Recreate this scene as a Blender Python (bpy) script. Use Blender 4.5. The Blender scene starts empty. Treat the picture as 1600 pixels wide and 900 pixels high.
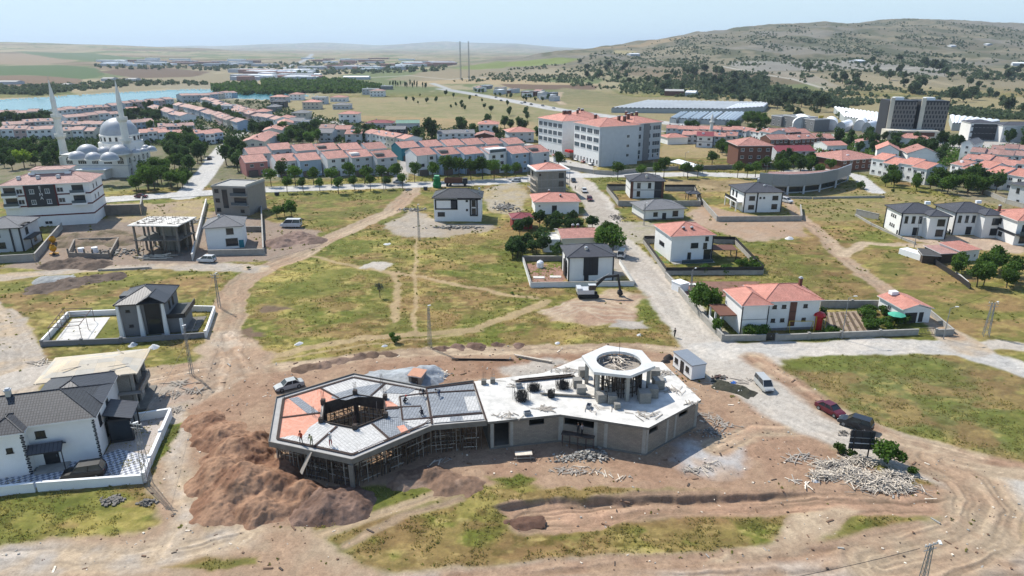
import bpy,math,random
import numpy as np
from mathutils import Vector,Matrix
random.seed(7);RS=np.random.RandomState(11)
scene=bpy.context.scene
COL=scene.collection
CAM_H,FPX,PITCH=50.0,1067.0,math.radians(19.36)
cam_d=bpy.data.cameras.new('camera');cam=bpy.data.objects.new('camera',cam_d);COL.objects.link(cam)
cam.location=(0,0,CAM_H);cam.rotation_euler=(math.radians(90)-PITCH,0,0)
cam_d.sensor_width=36.0;cam_d.lens=36.0*FPX/1600.0;cam_d.clip_start=0.5;cam_d.clip_end=60000
scene.camera=cam
SUN_EL,SUN_DIR=math.radians(50),Vector((-0.72,0.69,0)).normalized()
w=bpy.data.worlds.new("World");scene.world=w;w.use_nodes=True
nt=w.node_tree;bg=nt.nodes['Background'];sky=nt.nodes.new('ShaderNodeTexSky')
sky.sky_type='NISHITA';sky.sun_disc=False;sky.sun_elevation=SUN_EL
sky.sun_rotation=math.atan2(SUN_DIR.x,SUN_DIR.y);sky.altitude=1000;sky.air_density=1.0
sky.dust_density=0.6;sky.ozone_density=1.2
SKY_K,EXPO=0.14,0.78
capn=nt.nodes.new('ShaderNodeVectorMath');capn.operation='MINIMUM';capn.inputs[1].default_value=tuple(c/2**EXPO/SKY_K for c in(.72,.915,1.0))
nt.links.new(sky.outputs[0],capn.inputs[0]);nt.links.new(capn.outputs[0],bg.inputs[0]);bg.inputs[1].default_value=SKY_K
sl=bpy.data.lights.new('sun','SUN');so=bpy.data.objects.new('sun',sl);COL.objects.link(so)
sl.energy=3.7;sl.angle=math.radians(0.5);sl.color=(1.0,0.945,0.86)
sv=Vector((SUN_DIR.x*math.cos(SUN_EL),SUN_DIR.y*math.cos(SUN_EL),math.sin(SUN_EL)))
so.rotation_euler=(-sv).to_track_quat('-Z','Y').to_euler();so.location=(0,0,300)
vs=scene.view_settings;vs.view_transform='Standard';vs.look='None';vs.gamma=1.0
vs.use_curve_mapping=False;vs.exposure=EXPO
scene.cycles.max_bounces=5;scene.cycles.diffuse_bounces=3;scene.cycles.glossy_bounces=2
scene.cycles.transmission_bounces=2;scene.cycles.volume_bounces=0;scene.cycles.transparent_max_bounces=6
scene.cycles.use_adaptive_sampling=True;scene.cycles.adaptive_threshold=0.02
scene.cycles.use_denoising=True;scene.cycles.caustics_reflective=False;scene.cycles.caustics_refractive=False
CP,SP=math.cos(PITCH),math.sin(PITCH)
def slope(py):
 dy=(450.0-py)/FPX
 return(dy*CP-SP)/(CP+dy*SP)
def G(px,py,z=0.0):
 dx=(px-800.0)/FPX;dy=(450.0-py)/FPX
 t=(z-CAM_H)/(dy*CP-SP)
 return Vector((dx*t,(CP+dy*SP)*t,z))
def GV(px,py,Y):
 dx=(px-800.0)/FPX;dy=(450.0-py)/FPX
 t=Y/(CP+dy*SP)
 return Vector((dx*t,Y,CAM_H+(dy*CP-SP)*t))
def G2(px,py,z=0.0):
 v=G(px,py,z);return(v.x,v.y)
def srgb(r,g,b,k=0.6):
 f=lambda c:((c/255.0+0.055)/1.055)**2.4 if c>10 else c/255.0/12.92
 return(min(f(r)*k,.85),min(f(g)*k,.85),min(f(b)*k,.85),1.0)
def _h(ix,iy,s):
 n=(ix*374761393+iy*668265263+s*974634777)&0xFFFFFFFF
 n=((n^(n>>13))*1274126177)&0xFFFFFFFF
 return((n^(n>>16))&0xFFFF)/65535.0
def vnoise(x,y,s=0):
 x=np.asarray(x,float);y=np.asarray(y,float)
 ix=np.floor(x).astype(np.int64);iy=np.floor(y).astype(np.int64)
 fx=x-ix;fy=y-iy;fx=fx*fx*(3-2*fx);fy=fy*fy*(3-2*fy)
 a=_h(ix,iy,s);b=_h(ix+1,iy,s);c=_h(ix,iy+1,s);d=_h(ix+1,iy+1,s)
 return(a+(b-a)*fx)*(1-fy)+(c+(d-c)*fx)*fy
def fbm(x,y,o=4,s=0):
 t=0;a=.5;n=0
 for i in range(o):
  t=t+a*vnoise(x,y,s+i*17);n+=a;a*=.5;x=x*2.03+11.3;y=y*2.03+7.7
 return t/n
def sstep(a,b,x):
 t=np.clip((x-a)/(b-a),0,1);return t*t*(3-2*t)
_M={}
def mat(name,col,rough=0.85,var=0.12,scale=1.5,bump=0.0,bscale=8.0,metal=0.0,rnd=0.0,spec=0.3,fine=0.0):
 if name in _M:return _M[name]
 m=bpy.data.materials.new(name);m.use_nodes=True;t=m.node_tree;b=t.nodes['Principled BSDF']
 b.inputs['Roughness'].default_value=rough;b.inputs['Metallic'].default_value=metal
 b.inputs['Specular IOR Level'].default_value=spec
 L=t.links.new;N=t.nodes.new
 tc=N('ShaderNodeTexCoord')
 out=None
 rgb=N('ShaderNodeRGB');rgb.outputs[0].default_value=col;out=rgb.outputs[0]
 if var>0:
  no=N('ShaderNodeTexNoise');no.inputs['Scale'].default_value=scale;no.inputs['Detail'].default_value=6
  no.inputs['Roughness'].default_value=0.65
  L(tc.outputs['Object'],no.inputs['Vector'])
  mr=N('ShaderNodeMapRange');mr.inputs[1].default_value=.3;mr.inputs[2].default_value=.7
  mr.inputs[3].default_value=1-var;mr.inputs[4].default_value=1+var
  L(no.outputs['Fac'],mr.inputs[0])
  mx=N('ShaderNodeVectorMath');mx.operation='SCALE';L(out,mx.inputs[0]);L(mr.outputs[0],mx.inputs['Scale']);out=mx.outputs[0]
 if rnd>0:
  oi=N('ShaderNodeObjectInfo');mr=N('ShaderNodeMapRange');mr.inputs[3].default_value=1-rnd;mr.inputs[4].default_value=1+rnd
  L(oi.outputs['Random'],mr.inputs[0]);mx=N('ShaderNodeVectorMath');mx.operation='SCALE'
  L(out,mx.inputs[0]);L(mr.outputs[0],mx.inputs['Scale']);out=mx.outputs[0]
 L(out,b.inputs['Base Color'])
 if bump>0:
  n2=N('ShaderNodeTexNoise');n2.inputs['Scale'].default_value=bscale;n2.inputs['Detail'].default_value=5
  L(tc.outputs['Object'],n2.inputs['Vector'])
  bp=N('ShaderNodeBump');bp.inputs['Strength'].default_value=bump;bp.inputs['Distance'].default_value=.1
  L(n2.outputs['Fac'],bp.inputs['Height']);L(bp.outputs[0],b.inputs['Normal'])
 _M[name]=m;return m
def grid_mat(name,c1,c2,du,dv,line=0.12,rough=0.7,var=0.15,bump=0.5,offset=0.0,lc=None,rnd=0.0):
 """tiles / blocks / seams laid out in metres on the UVs of the surface"""
 if name in _M:return _M[name]
 m=bpy.data.materials.new(name);m.use_nodes=True;t=m.node_tree;b=t.nodes['Principled BSDF']
 b.inputs['Roughness'].default_value=rough;b.inputs['Specular IOR Level'].default_value=.3
 L=t.links.new;N=t.nodes.new
 uv=N('ShaderNodeUVMap');br=N('ShaderNodeTexBrick');L(uv.outputs[0],br.inputs['Vector'])
 br.inputs['Scale'].default_value=1.0;br.inputs['Brick Width'].default_value=du;br.inputs['Row Height'].default_value=dv
 br.inputs['Mortar Size'].default_value=line*min(du,dv)*.5;br.inputs['Mortar Smooth'].default_value=.3;br.offset=offset
 br.inputs['Color1'].default_value=c1;br.inputs['Color2'].default_value=c2
 br.inputs['Mortar'].default_value=lc or tuple(x*.55 for x in c1[:3])+(1,)
 no=N('ShaderNodeTexNoise');no.inputs['Scale'].default_value=.5;no.inputs['Detail'].default_value=8;no.inputs['Roughness'].default_value=.7
 L(uv.outputs[0],no.inputs['Vector'])
 mr=N('ShaderNodeMapRange');mr.inputs[1].default_value=.3;mr.inputs[2].default_value=.7;mr.inputs[3].default_value=1-var;mr.inputs[4].default_value=1+var
 L(no.outputs['Fac'],mr.inputs[0])
 mx=N('ShaderNodeVectorMath');mx.operation='SCALE';L(br.outputs['Color'],mx.inputs[0]);L(mr.outputs[0],mx.inputs['Scale'])
 out=mx.outputs[0]
 if rnd>0:
  oi=N('ShaderNodeObjectInfo');m2=N('ShaderNodeMapRange');m2.inputs[3].default_value=1-rnd;m2.inputs[4].default_value=1+rnd
  L(oi.outputs['Random'],m2.inputs[0]);m3=N('ShaderNodeVectorMath');m3.operation='SCALE'
  L(out,m3.inputs[0]);L(m2.outputs[0],m3.inputs['Scale']);out=m3.outputs[0]
 L(out,b.inputs['Base Color'])
 if bump>0:
  bp=N('ShaderNodeBump');bp.inputs['Strength'].default_value=bump;bp.inputs['Distance'].default_value=.04;bp.invert=True
  L(br.outputs['Fac'],bp.inputs['Height']);L(bp.outputs[0],b.inputs['Normal'])
 _M[name]=m;return m
def tag(o,label=None,cat=None,group=None,kind=None):
 if label:o['label']=label
 if cat:o['category']=cat
 if group:o['group']=group
 if kind:o['kind']=kind
 return o
def empty(name,loc=(0,0,0),rz=0.0):
 o=bpy.data.objects.new(name,None);COL.objects.link(o);o.location=loc;o.rotation_euler=(0,0,rz)
 o.empty_display_size=.3;return o
def link(name,me,parent=None,loc=(0,0,0),rz=0.0):
 o=bpy.data.objects.new(name,me);COL.objects.link(o);o.parent=parent;o.location=loc;o.rotation_euler=(0,0,rz);return o
KIDS={}
def copy_tree(o,parent=None,loc=None,rz=None,scale=None):
 c=o.copy();COL.objects.link(c);c.parent=parent
 if loc is not None:c.location=loc
 if rz is not None:c.rotation_euler=(0,0,rz)
 if scale is not None:c.scale=(scale,)*3 if not hasattr(scale,'__len__')else scale
 for ch in KIDS.get(o.name)or list(o.children):
  copy_tree(ch,c)
 return c
class MB:
 """collects faces (with material index and metric uvs) and links them as one mesh"""
 def __init__(s):s.v=[];s.f=[];s.mi=[];s.uv=[];s.M=Matrix.Identity(4)
 def pt(s,p):s.v.append(tuple(s.M@Vector(p)));return len(s.v)-1
 def face(s,pts,m=0,uv=None):
  P=[Vector(p)for p in pts]
  if uv is None:
   n=Vector((0,0,0))
   for i in range(len(P)):n+=P[i].cross(P[(i+1)%len(P)])
   if n.length<1e-9:n=Vector((0,0,1))
   n.normalize()
   if abs(n.z)>.98:a,b=Vector((1,0,0)),Vector((0,1,0))
   else:
    a=Vector((0,0,1)).cross(n).normalized();b=n.cross(a)
   uv=[(p.dot(a),p.dot(b))for p in P]
  s.f.append([s.pt(p)for p in P]);s.mi.append(m);s.uv+=uv
 def box(s,x0,y0,z0,x1,y1,z1,m=0,bottom=True):
  a=[(x0,y0,z0),(x1,y0,z0),(x1,y1,z0),(x0,y1,z0),(x0,y0,z1),(x1,y0,z1),(x1,y1,z1),(x0,y1,z1)]
  q=[(4,5,6,7),(0,1,5,4),(1,2,6,5),(2,3,7,6),(3,0,4,7)]+([(3,2,1,0)]if bottom else[])
  for i in q:s.face([a[j]for j in i],m)
 def prism(s,poly,z0,z1,m=0,mtop=None,hole=None,bottom=True):
  poly=[Vector((p[0],p[1],0))for p in poly]
  A=sum(poly[i].x*poly[(i+1)%len(poly)].y-poly[(i+1)%len(poly)].x*poly[i].y for i in range(len(poly)))
  if A<0:poly=poly[::-1]
  def side(pl,flip):
   for i in range(len(pl)):
    p,q=pl[i],pl[(i+1)%len(pl)]
    f=[(p.x,p.y,z0),(q.x,q.y,z0),(q.x,q.y,z1),(p.x,p.y,z1)]
    s.face(f[::-1]if flip else f,m)
  side(poly,False)
  mt=m if mtop is None else mtop
  if hole is None:
   s.face([(p.x,p.y,z1)for p in poly],mt)
   if bottom:s.face([(p.x,p.y,z0)for p in poly][::-1],m)
  else:
   h=[Vector((p[0],p[1],0))for p in hole]
   A=sum(h[i].x*h[(i+1)%len(h)].y-h[(i+1)%len(h)].x*h[i].y for i in range(len(h)))
   if A<0:h=h[::-1]
   side(h,True)
   from mathutils.geometry import tessellate_polygon
   pts=poly+h
   for z,fl,mm in((z1,False,mt),(z0,True,m)):
    for tri in tessellate_polygon([poly,h[::-1]]):
     allp=poly+h[::-1]
     t3=[allp[k]for k in tri]
     ar=(t3[1]-t3[0]).cross(t3[2]-t3[0]).z
     if(ar<0)!=fl:t3=t3[::-1]
     s.face([(p.x,p.y,z)for p in t3],mm)
 def tube(s,p,q,r,n=6,m=0,r2=None,caps=True):
  p,q=Vector(p),Vector(q);d=(q-p)
  if d.length<1e-6:return
  d.normalize();a=d.orthogonal().normalized();b=d.cross(a);r2=r if r2 is None else r2
  R=[p+(a*math.cos(t)+b*math.sin(t))*r for t in[2*math.pi*i/n for i in range(n)]]
  S=[q+(a*math.cos(t)+b*math.sin(t))*r2 for t in[2*math.pi*i/n for i in range(n)]]
  for i in range(n):s.face([R[i],R[(i+1)%n],S[(i+1)%n],S[i]],m)
  if caps:s.face(S,m);s.face(R[::-1],m)
 def beam(s,p,q,wd,ht,m=0):
  """box section from p to q (top-view width wd, height ht)"""
  p,q=Vector(p),Vector(q);d=(q-p)
  if d.length<1e-6:return
  d.normalize();up=Vector((0,0,1));a=d.cross(up)
  if a.length<1e-3:a=Vector((1,0,0))
  a.normalize();b=a.cross(d).normalized();a*=wd/2;b*=ht/2
  R=[p-a-b,p+a-b,p+a+b,p-a+b];S=[x+(q-p)for x in R]
  for i in range(4):s.face([R[i],R[(i+1)%4],S[(i+1)%4],S[i]],m)
  s.face(S,m);s.face(R[::-1],m)
 def lathe(s,prof,n=20,m=0,c=(0,0,0)):
  for i in range(len(prof)-1):
   (r0,z0),(r1,z1)=prof[i],prof[i+1]
   for k in range(n):
    t0,t1=2*math.pi*k/n,2*math.pi*(k+1)/n
    a=(c[0]+r0*math.cos(t0),c[1]+r0*math.sin(t0),c[2]+z0);b=(c[0]+r0*math.cos(t1),c[1]+r0*math.sin(t1),c[2]+z0)
    e=(c[0]+r1*math.cos(t1),c[1]+r1*math.sin(t1),c[2]+z1);d=(c[0]+r1*math.cos(t0),c[1]+r1*math.sin(t0),c[2]+z1)
    if r0<1e-5:s.face([a,e,d],m)
    elif r1<1e-5:s.face([a,b,e],m)
    else:s.face([a,b,e,d],m)
 def mesh(s,name,mats,smooth=False):
  me=bpy.data.meshes.new(name);me.from_pydata(s.v,[],s.f)
  for x in(mats if isinstance(mats,(list,tuple))else[mats]):me.materials.append(x)
  me.polygons.foreach_set('material_index',s.mi)
  u=me.uv_layers.new(name='UVMap');u.data.foreach_set('uv',[c for p in s.uv for c in p])
  if smooth:
   me.polygons.foreach_set('use_smooth',[True]*len(s.f))
   import bmesh
   b=bmesh.new();b.from_mesh(me);bmesh.ops.remove_doubles(b,verts=b.verts,dist=1e-4);b.to_mesh(me);b.free()
  me.update();return me
 def build(s,name,mats,parent=None,loc=(0,0,0),rz=0.0,smooth=False):
  return link(name,s.mesh(name,mats,smooth),parent,loc,rz)
def place2(A,B):
 """frame for a thing whose front runs from A to B: origin A, rotation, width"""
 d=B-A;return A,math.atan2(d.y,d.x),math.hypot(d.x,d.y)
ORD='first second third fourth fifth sixth seventh eighth ninth tenth eleventh twelfth thirteenth fourteenth fifteenth sixteenth seventeenth eighteenth nineteenth twentieth'.split()
ORD+=['twenty-'+o for o in ORD[:9]]+['thirtieth']+['thirty-'+o for o in ORD[:9]]+['fortieth']+['forty-'+o for o in ORD[:9]]
# TERRAIN
_cols=[(-300,[(1000,None),(1300,119),(2000,96),(3200,80),(5200,64),(9000,72)]),(0,[(1000,None),(1300,119),(2000,97),(3200,81),(5200,65),(9000,74)]),(150,[(1000,None),(1300,120),(2000,99),(3200,84),(5200,69),(9000,76)]),(300,[(1200,None),(2000,103),(3500,88),(5600,74),(9000,79),(17000,72),(24000,78)]),(400,[(1500,None),(3000,92),(6000,80),(9000,79),(15000,69),(24000,78)]),(500,[(1500,None),(3000,93),(7000,80),(12000,77),(15000,66),(24000,78)]),(580,[(1300,None),(2000,101),(6000,82),(12000,77),(16000,68),(24000,77)]),(660,[(1000,None),(1300,118),(1700,104),(6000,84),(12000,76),(16000,65),(24000,77)]),(730,[(900,None),(1150,123),(1700,100),(2100,97),(6000,84),(12000,76),(16000,66),(24000,77)]),(800,[(860,None),(1150,121),(1500,105),(1950,88),(2600,92),(8000,82),(16000,68),(24000,77)]),(880,[(820,None),(1150,118),(1500,101),(2050,80),(2700,92),(8000,82),(17000,76),(24000,78)]),(1000,[(780,None),(1000,127),(1500,98),(2000,75),(2300,66),(3200,72),(9000,80)]),(1100,[(760,None),(1000,124),(1500,93),(2000,66),(2450,50),(3300,60),(9000,80)]),(1200,[(760,None),(1000,121),(1500,88),(2000,60),(2600,38.5),(3400,50),(9000,80)]),(1300,[(760,None),(1000,119),(1500,86),(2000,58),(2700,34),(3400,50),(9000,80)]),(1430,[(760,None),(1000,119),(1500,86),(2000,56),(2800,27.5),(3600,45),(9000,80)]),(1520,[(760,None),(1000,121),(1500,88),(2000,60),(2700,34),(3500,48),(9000,80)]),(1620,[(760,None),(1000,123),(1500,90),(2000,63),(2700,40),(3500,50),(9000,80)]),(1900,[(760,None),(1000,124),(1500,94),(2000,70),(2700,52),(3500,60),(9000,80)]),]
_LY=np.linspace(math.log(400),math.log(40000),240)
_cu=np.array([(c[0]-800.0)/FPX/1.06 for c in _cols])
_ct=[]
for _,pts in _cols:
 ys=[math.log(400),math.log(pts[0][0])];zs=[0.0,0.0]
 for Y,py in pts[1:]:ys.append(math.log(Y));zs.append(CAM_H+Y*slope(py))
 ys.append(math.log(40000));zs.append(CAM_H+40000*slope(78.5))
 t=np.interp(_LY,ys,zs)
 k=np.exp(-0.5*(np.arange(-7,8)/2.2)**2);k/=k.sum()
 t=np.convolve(np.pad(t,7,mode='edge'),k,mode='valid')
 _ct.append(t)
_ct=np.array(_ct)
def zbase(X,Y):
 X=np.asarray(X,float);Y=np.maximum(np.asarray(Y,float),1.0)
 u=np.clip(X/Y,_cu[0],_cu[-1]-1e-6)
 i=np.clip(np.searchsorted(_cu,u)-1,0,len(_cu)-2)
 f=(u-_cu[i])/(_cu[i+1]-_cu[i]);f=f*f*(3-2*f)*.5+f*.5
 ly=np.clip((np.log(Y)-_LY[0])/(_LY[1]-_LY[0]),0,len(_LY)-1.001)
 j=ly.astype(int);g=ly-j
 a=_ct[i,j]*(1-g)+_ct[i,j+1]*g;b=_ct[i+1,j]*(1-g)+_ct[i+1,j+1]*g
 return a*(1-f)+b*f
def flat_px(X,Y,Z=0.0):
 dz=Z-CAM_H;dep=Y*CP-dz*SP;up=Y*SP+dz*CP
 return 800+FPX*X/dep,450-FPX*up/dep
def on_ground(px,py,y0=500,y1=9000):
 """first point of the land seen through a photo pixel"""
 Ys=np.exp(np.linspace(math.log(y0),math.log(y1),500));dx=(px-800.0)/FPX;dy=(450.0-py)/FPX
 t=Ys/(CP+dy*SP);Zr=CAM_H+(dy*CP-SP)*t;Xr=dx*t
 d=Zr-zland(Xr,Ys);k=np.argmax(d<0)
 if d[k]>=0:return None
 return Vector((float(Xr[k]),float(Ys[k]),float(Zr[k]-d[k])))
_hillw=lambda X,Y:sstep(3,30,zbase(X,Y))*sstep(-0.20,-0.05,X/Y)*(1-sstep(5000,8000,Y))
def zland(X,Y):
 X=np.asarray(X,float);Y=np.asarray(Y,float)
 z=zbase(X,Y);hw=_hillw(X,Y)
 r=1-abs(2*fbm(X/260+3,Y/420,4,5)-1)
 z=z+hw*((r-.75)*26+(fbm(X/70,Y/90,3,9)-.5)*10)
 z=z+sstep(1300,2200,Y)*(1-hw)*sstep(60,90,abs(z))*(fbm(X/700,Y/900,4,21)-.5)*30
 z=z+sstep(9000,14000,Y)*(fbm(X/2500,Y/6000,4,31)-.5)*150
 return z
def polyline(pts,z=0.0):return[G2(*p)for p in pts]
def seg_dist(X,Y,P,pad):
 """distance to a polyline, signed side and arclength; only evaluated near it"""
 P=np.array(P);d=np.full(X.shape,1e9);sd=np.zeros(X.shape);ar=np.zeros(X.shape);acc=0
 for(x0,y0),(x1,y1)in zip(P[:-1],P[1:]):
  bx=(X>min(x0,x1)-pad)&(X<max(x0,x1)+pad)&(Y>min(y0,y1)-pad)&(Y<max(y0,y1)+pad)
  L=math.hypot(x1-x0,y1-y0)
  if bx.any()and L>1e-6:
   ux,uy=(x1-x0)/L,(y1-y0)/L
   ax,ay=X[bx]-x0,Y[bx]-y0;t=np.clip(ax*ux+ay*uy,0,L)
   dd=np.hypot(ax-t*ux,ay-t*uy);s_=ax*uy-ay*ux
   cur=d[bx];c=dd<cur;cur=np.where(c,dd,cur);d[bx]=cur
   v=sd[bx];v=np.where(c,np.sign(s_)*dd,v);sd[bx]=v
   v=ar[bx];v=np.where(c,acc+t,v);ar[bx]=v
  acc+=L
 return d,sd,ar
def poly_sd(X,Y,P,pad):
 """signed distance to a polygon, negative inside"""
 P=np.array(P);x0,y0=P.min(0)-pad;x1,y1=P.max(0)+pad
 bx=(X>x0)&(X<x1)&(Y>y0)&(Y<y1);out=np.full(X.shape,1e3)
 if not bx.any():return out
 x,y=X[bx],Y[bx];ins=np.zeros(x.shape,bool);d=np.full(x.shape,1e9)
 n=len(P)
 for i in range(n):
  ax,ay=P[i];bx_,by_=P[(i+1)%n]
  c=((ay>y)!=(by_>y))&(x<(bx_-ax)*(y-ay)/((by_-ay)if abs(by_-ay)>1e-9 else 1e-9)+ax)
  ins^=c
  L2=(bx_-ax)**2+(by_-ay)**2+1e-9;t=np.clip(((x-ax)*(bx_-ax)+(y-ay)*(by_-ay))/L2,0,1)
  d=np.minimum(d,np.hypot(x-ax-t*(bx_-ax),y-ay-t*(by_-ay)))
 out[bx]=np.where(ins,-d,d);return out
NU=1080
us=np.linspace(-1.16,1.16,NU)
rows=[30+i*.8 for i in range(26)]
py_=905.0
while True:
 Y=G(800,py_).y
 if Y>640:break
 rows.append(Y);py_-=1.15 if py_>240 else .9
rows+=list(np.exp(np.linspace(math.log(rows[-1]*1.008),math.log(3600),250)))
rows+=list(np.exp(np.linspace(math.log(3680),math.log(42000),90)))
rows=np.array(rows);NR=len(rows)
Yg,Ug=np.meshgrid(rows,us,indexing='ij');Xg=Ug*Yg
Zg=zland(Xg,Yg)
PX,PY=flat_px(Xg,Yg)
far=Yg>760
dxg=Xg/(Yg*CP-(Zg-CAM_H)*SP);PXt=800+FPX*dxg;PYt=450-FPX*(Yg*SP+(Zg-CAM_H)*CP)/(Yg*CP-(Zg-CAM_H)*SP)
wx=(fbm(Xg/6,Yg/6,3,41)-.5)*4.2;wy=(fbm(Xg/6,Yg/6,3,43)-.5)*4.2
wx+=(vnoise(Xg/.9,Yg/.9,45)-.5)*.9;wy+=(vnoise(Xg/.9,Yg/.9,46)-.5)*.9
wx+=(fbm(Xg/2.1,Yg/2.1,2,47)-.5)*1.8;wy+=(fbm(Xg/2.1,Yg/2.1,2,48)-.5)*1.8
sc_=np.clip(Yg/120,.45,1.0)
XW,YW=Xg+wx*sc_,Yg+wy*sc_
def C3(r,g,b,k=.6):return np.array(srgb(r,g,b,k)[:3])
def blend(col,c,wgt):return col*(1-wgt[...,None])+c*wgt[...,None]
n1=fbm(Xg/34,Yg/34,4,1);n2=fbm(Xg/9,Yg/9,4,2);n3=fbm(Xg/2.2,Yg/2.2,3,3);n4=vnoise(Xg/.45,Yg/.45,4)
col=np.zeros(Xg.shape+(3,))+C3(150,144,84)
col=blend(col,C3(198,184,118),sstep(.48,.66,n2*.6+n1*.4))
col=blend(col,C3(114,126,56),sstep(.48,.62,fbm(Xg/16,Yg/11,4,6))*.85)
col=blend(col,C3(152,122,92),sstep(.55,.68,fbm(Xg/22,Yg/14,4,7))*.8)
col=blend(col,C3(92,104,52),sstep(.56,.74,n3)*.55)
col=blend(col,C3(200,186,124),sstep(.6,.78,1-n3)*.3)
col=blend(col,C3(104,94,48),sstep(.58,.74,fbm(Xg/1.7,Yg/1.3,3,8))*.6)
col=blend(col,C3(214,196,140),sstep(.6,.74,fbm(Xg/2.6,Yg/1.2,3,10))*.6)
cls=np.zeros(Xg.shape,np.int8)
Zd=np.zeros(Xg.shape)+.10*(n2-.5)*2+.10*(n3-.5)+.07*(n4-.5)
gw=np.ones(Xg.shape)
def paint(wgt,c,c2=None,k=0,grass=0.0,rough=.04,flat=1.0,cl=None):
 global col,Zd,gw,cls
 c=np.array(c);cc=c
 if c2 is not None:
  m=sstep(.35,.65,n2*.45+n3*.35+n1*.2)[...,None];cc=c*(1-m)+np.array(c2)*m
  col=col*(1-wgt[...,None])+cc*wgt[...,None]
 else:col=blend(col,c,wgt)
 Zd=Zd*(1-wgt*flat)+wgt*flat*rough*(n3-.5)*2
 gw=gw*(1-wgt)+grass*wgt
 if cl is not None:cls[wgt>.5]=cl
def pz(P,c,c2=None,soft=.5,**kw):
 sd=poly_sd(XW,YW,polyline(P),6+soft);wgt=sstep(soft,-soft,sd);paint(wgt,c,c2,**kw);return sd
def road(P,wd,c,c2=None,soft=.6,ruts=0.0,rc=None,cl=1,flat=1.0,warp=.5,thin=1.0):
 global col,Zd
 x,y=Xg+wx*sc_*warp,Yg+wy*sc_*warp
 d,sd,ar=seg_dist(x,y,polyline(P),wd+5);wgt=sstep(wd/2+soft,wd/2-soft,d)*thin
 paint(wgt,c,c2,cl=cl,flat=flat)
 if ruts>0:
  w2=sstep(wd/2,wd/2-1,d)
  lane=vnoise(sd/.34,ar/11,61)*.55+vnoise(sd/.8,ar/25,62)*.45
  Zd-=w2*ruts*lane*.2
  col*=(1-(w2*ruts*(lane-.5)*.75))[...,None]
 return d
DIRT,DIRT2=C3(202,180,152),C3(180,152,126)
BROWN,BROWN2=C3(184,150,124),C3(156,122,98)
GRAV,GRAV2=C3(218,209,196),C3(202,191,177)
ASPH,ASPH2=C3(226,223,217),C3(214,210,203)
STRAW,STRAW2=C3(205,182,140),C3(178,160,118)
GREY,GREY2=C3(186,178,168),C3(160,150,138)
band=sstep(232,205,PY)*(1-far*1.0)
paint(band*.8,C3(190,172,132),C3(166,156,118),flat=0)
town=poly_sd(XW,YW,polyline([(-300,300),(-300,172),(100,160),(280,150),(420,158),(470,178),(560,205),(700,215),(820,222),(840,262),(400,285),(160,300)]),20)
paint(sstep(4,-4,town)*.85,C3(156,146,124),C3(98,110,70),flat=0)
town2=poly_sd(XW,YW,polyline([(1035,225),(1035,196),(1200,190),(1400,205),(1700,215),(1700,300),(1560,330),(1440,290),(1340,270),(1190,265),(1150,245)]),20)
paint(sstep(4,-4,town2)*.85,C3(164,150,128),C3(106,114,78),flat=0)
lake=poly_sd(Xg+wx*6,Yg+wy*6,polyline([(-700,205),(-300,195),(60,176),(100,172),(200,160),(300,150),(440,156),(480,150),(470,143.5),(340,141),(300,139.5),(180,145),(0,156),(-300,172),(-700,185)]),40)
fp=sstep(700,900,Yg)
pl1=fbm(Xg/160,Yg/420,4,71);pl2=fbm(Xg/60,Yg/260,4,72)
plain=np.zeros(Xg.shape+(3,))+C3(176,160,128)
plain=blend(plain,C3(132,140,92),sstep(.5,.56,pl1));plain=blend(plain,C3(202,182,146),sstep(.52,.58,pl2)*.8)
plain=blend(plain,C3(138,112,90),sstep(.60,.64,fbm(Xg/300,Yg/500,4,73))*.7)
def pzt(Pp,c,soft=2.0,wgt=1.0):
 global plain
 x=PXt+(fbm(Xg/40,Yg/60,3,81)-.5)*10;y=PYt+(fbm(Xg/40,Yg/60,3,82)-.5)*2.2
 m=Yg>700;s_=np.full(Xg.shape,1e3);s_[m]=poly_sd(x[m],y[m]*3,[(a,b*3)for a,b in Pp],30)
 plain=blend(plain,np.array(c),sstep(soft,-soft,s_)*wgt)
pzt([(-300,104),(0,103),(90,101),(150,106),(165,118),(120,126),(60,118),(-300,119)],C3(98,122,72))
pzt([(-300,119),(60,118),(130,124),(130,134),(60,137),(-300,130)],C3(150,122,98))
pzt([(-300,82),(60,84),(120,96),(70,101),(-300,102)],C3(180,156,128))
pzt([(20,80),(150,84),(230,92),(150,96),(90,92)],C3(112,130,90))
pzt([(-300,132),(90,138),(130,150),(-300,160)],C3(96,112,66))
pzt([(150,112),(230,104),(330,112),(300,120),(210,122)],C3(132,108,88))
pzt([(230,132),(330,130),(420,137),(400,144),(280,141)],C3(180,166,138))
hw=_hillw(Xg,Yg)
h1=fbm(Xg/90,Yg/150,5,91);h2=fbm(Xg/34,Yg/60,4,92);h3=fbm(Xg/210,Yg/260,3,93)
hill=np.zeros(Xg.shape+(3,))+C3(156,145,120)
hill=blend(hill,C3(178,164,134),sstep(.48,.6,h1)*.8);hill=blend(hill,C3(110,114,84),sstep(.48,.6,h2)*.75)
hill=blend(hill,C3(176,166,152),sstep(.55,.62,h3)*.6)
plain=blend(plain,hill,np.clip(hw*1.3,0,1))if False else plain*(1-np.clip(hw*1.3,0,1)[...,None])+hill*np.clip(hw*1.3,0,1)[...,None]
pzt([(800,96),(870,90),(905,92),(880,100),(820,104),(780,104)],C3(160,170,96))
pzt([(720,110),(790,106),(800,96),(780,96),(700,108)],C3(150,160,92))
pzt([(600,125),(700,106),(800,112),(880,118),(830,126),(700,128)],C3(176,158,128),wgt=.8)
pzt([(640,128),(760,122),(860,128),(960,133),(860,138),(760,131),(650,132)],C3(206,180,140))
pzt([(780,131),(940,134),(930,140),(800,139)],C3(138,112,92))
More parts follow.
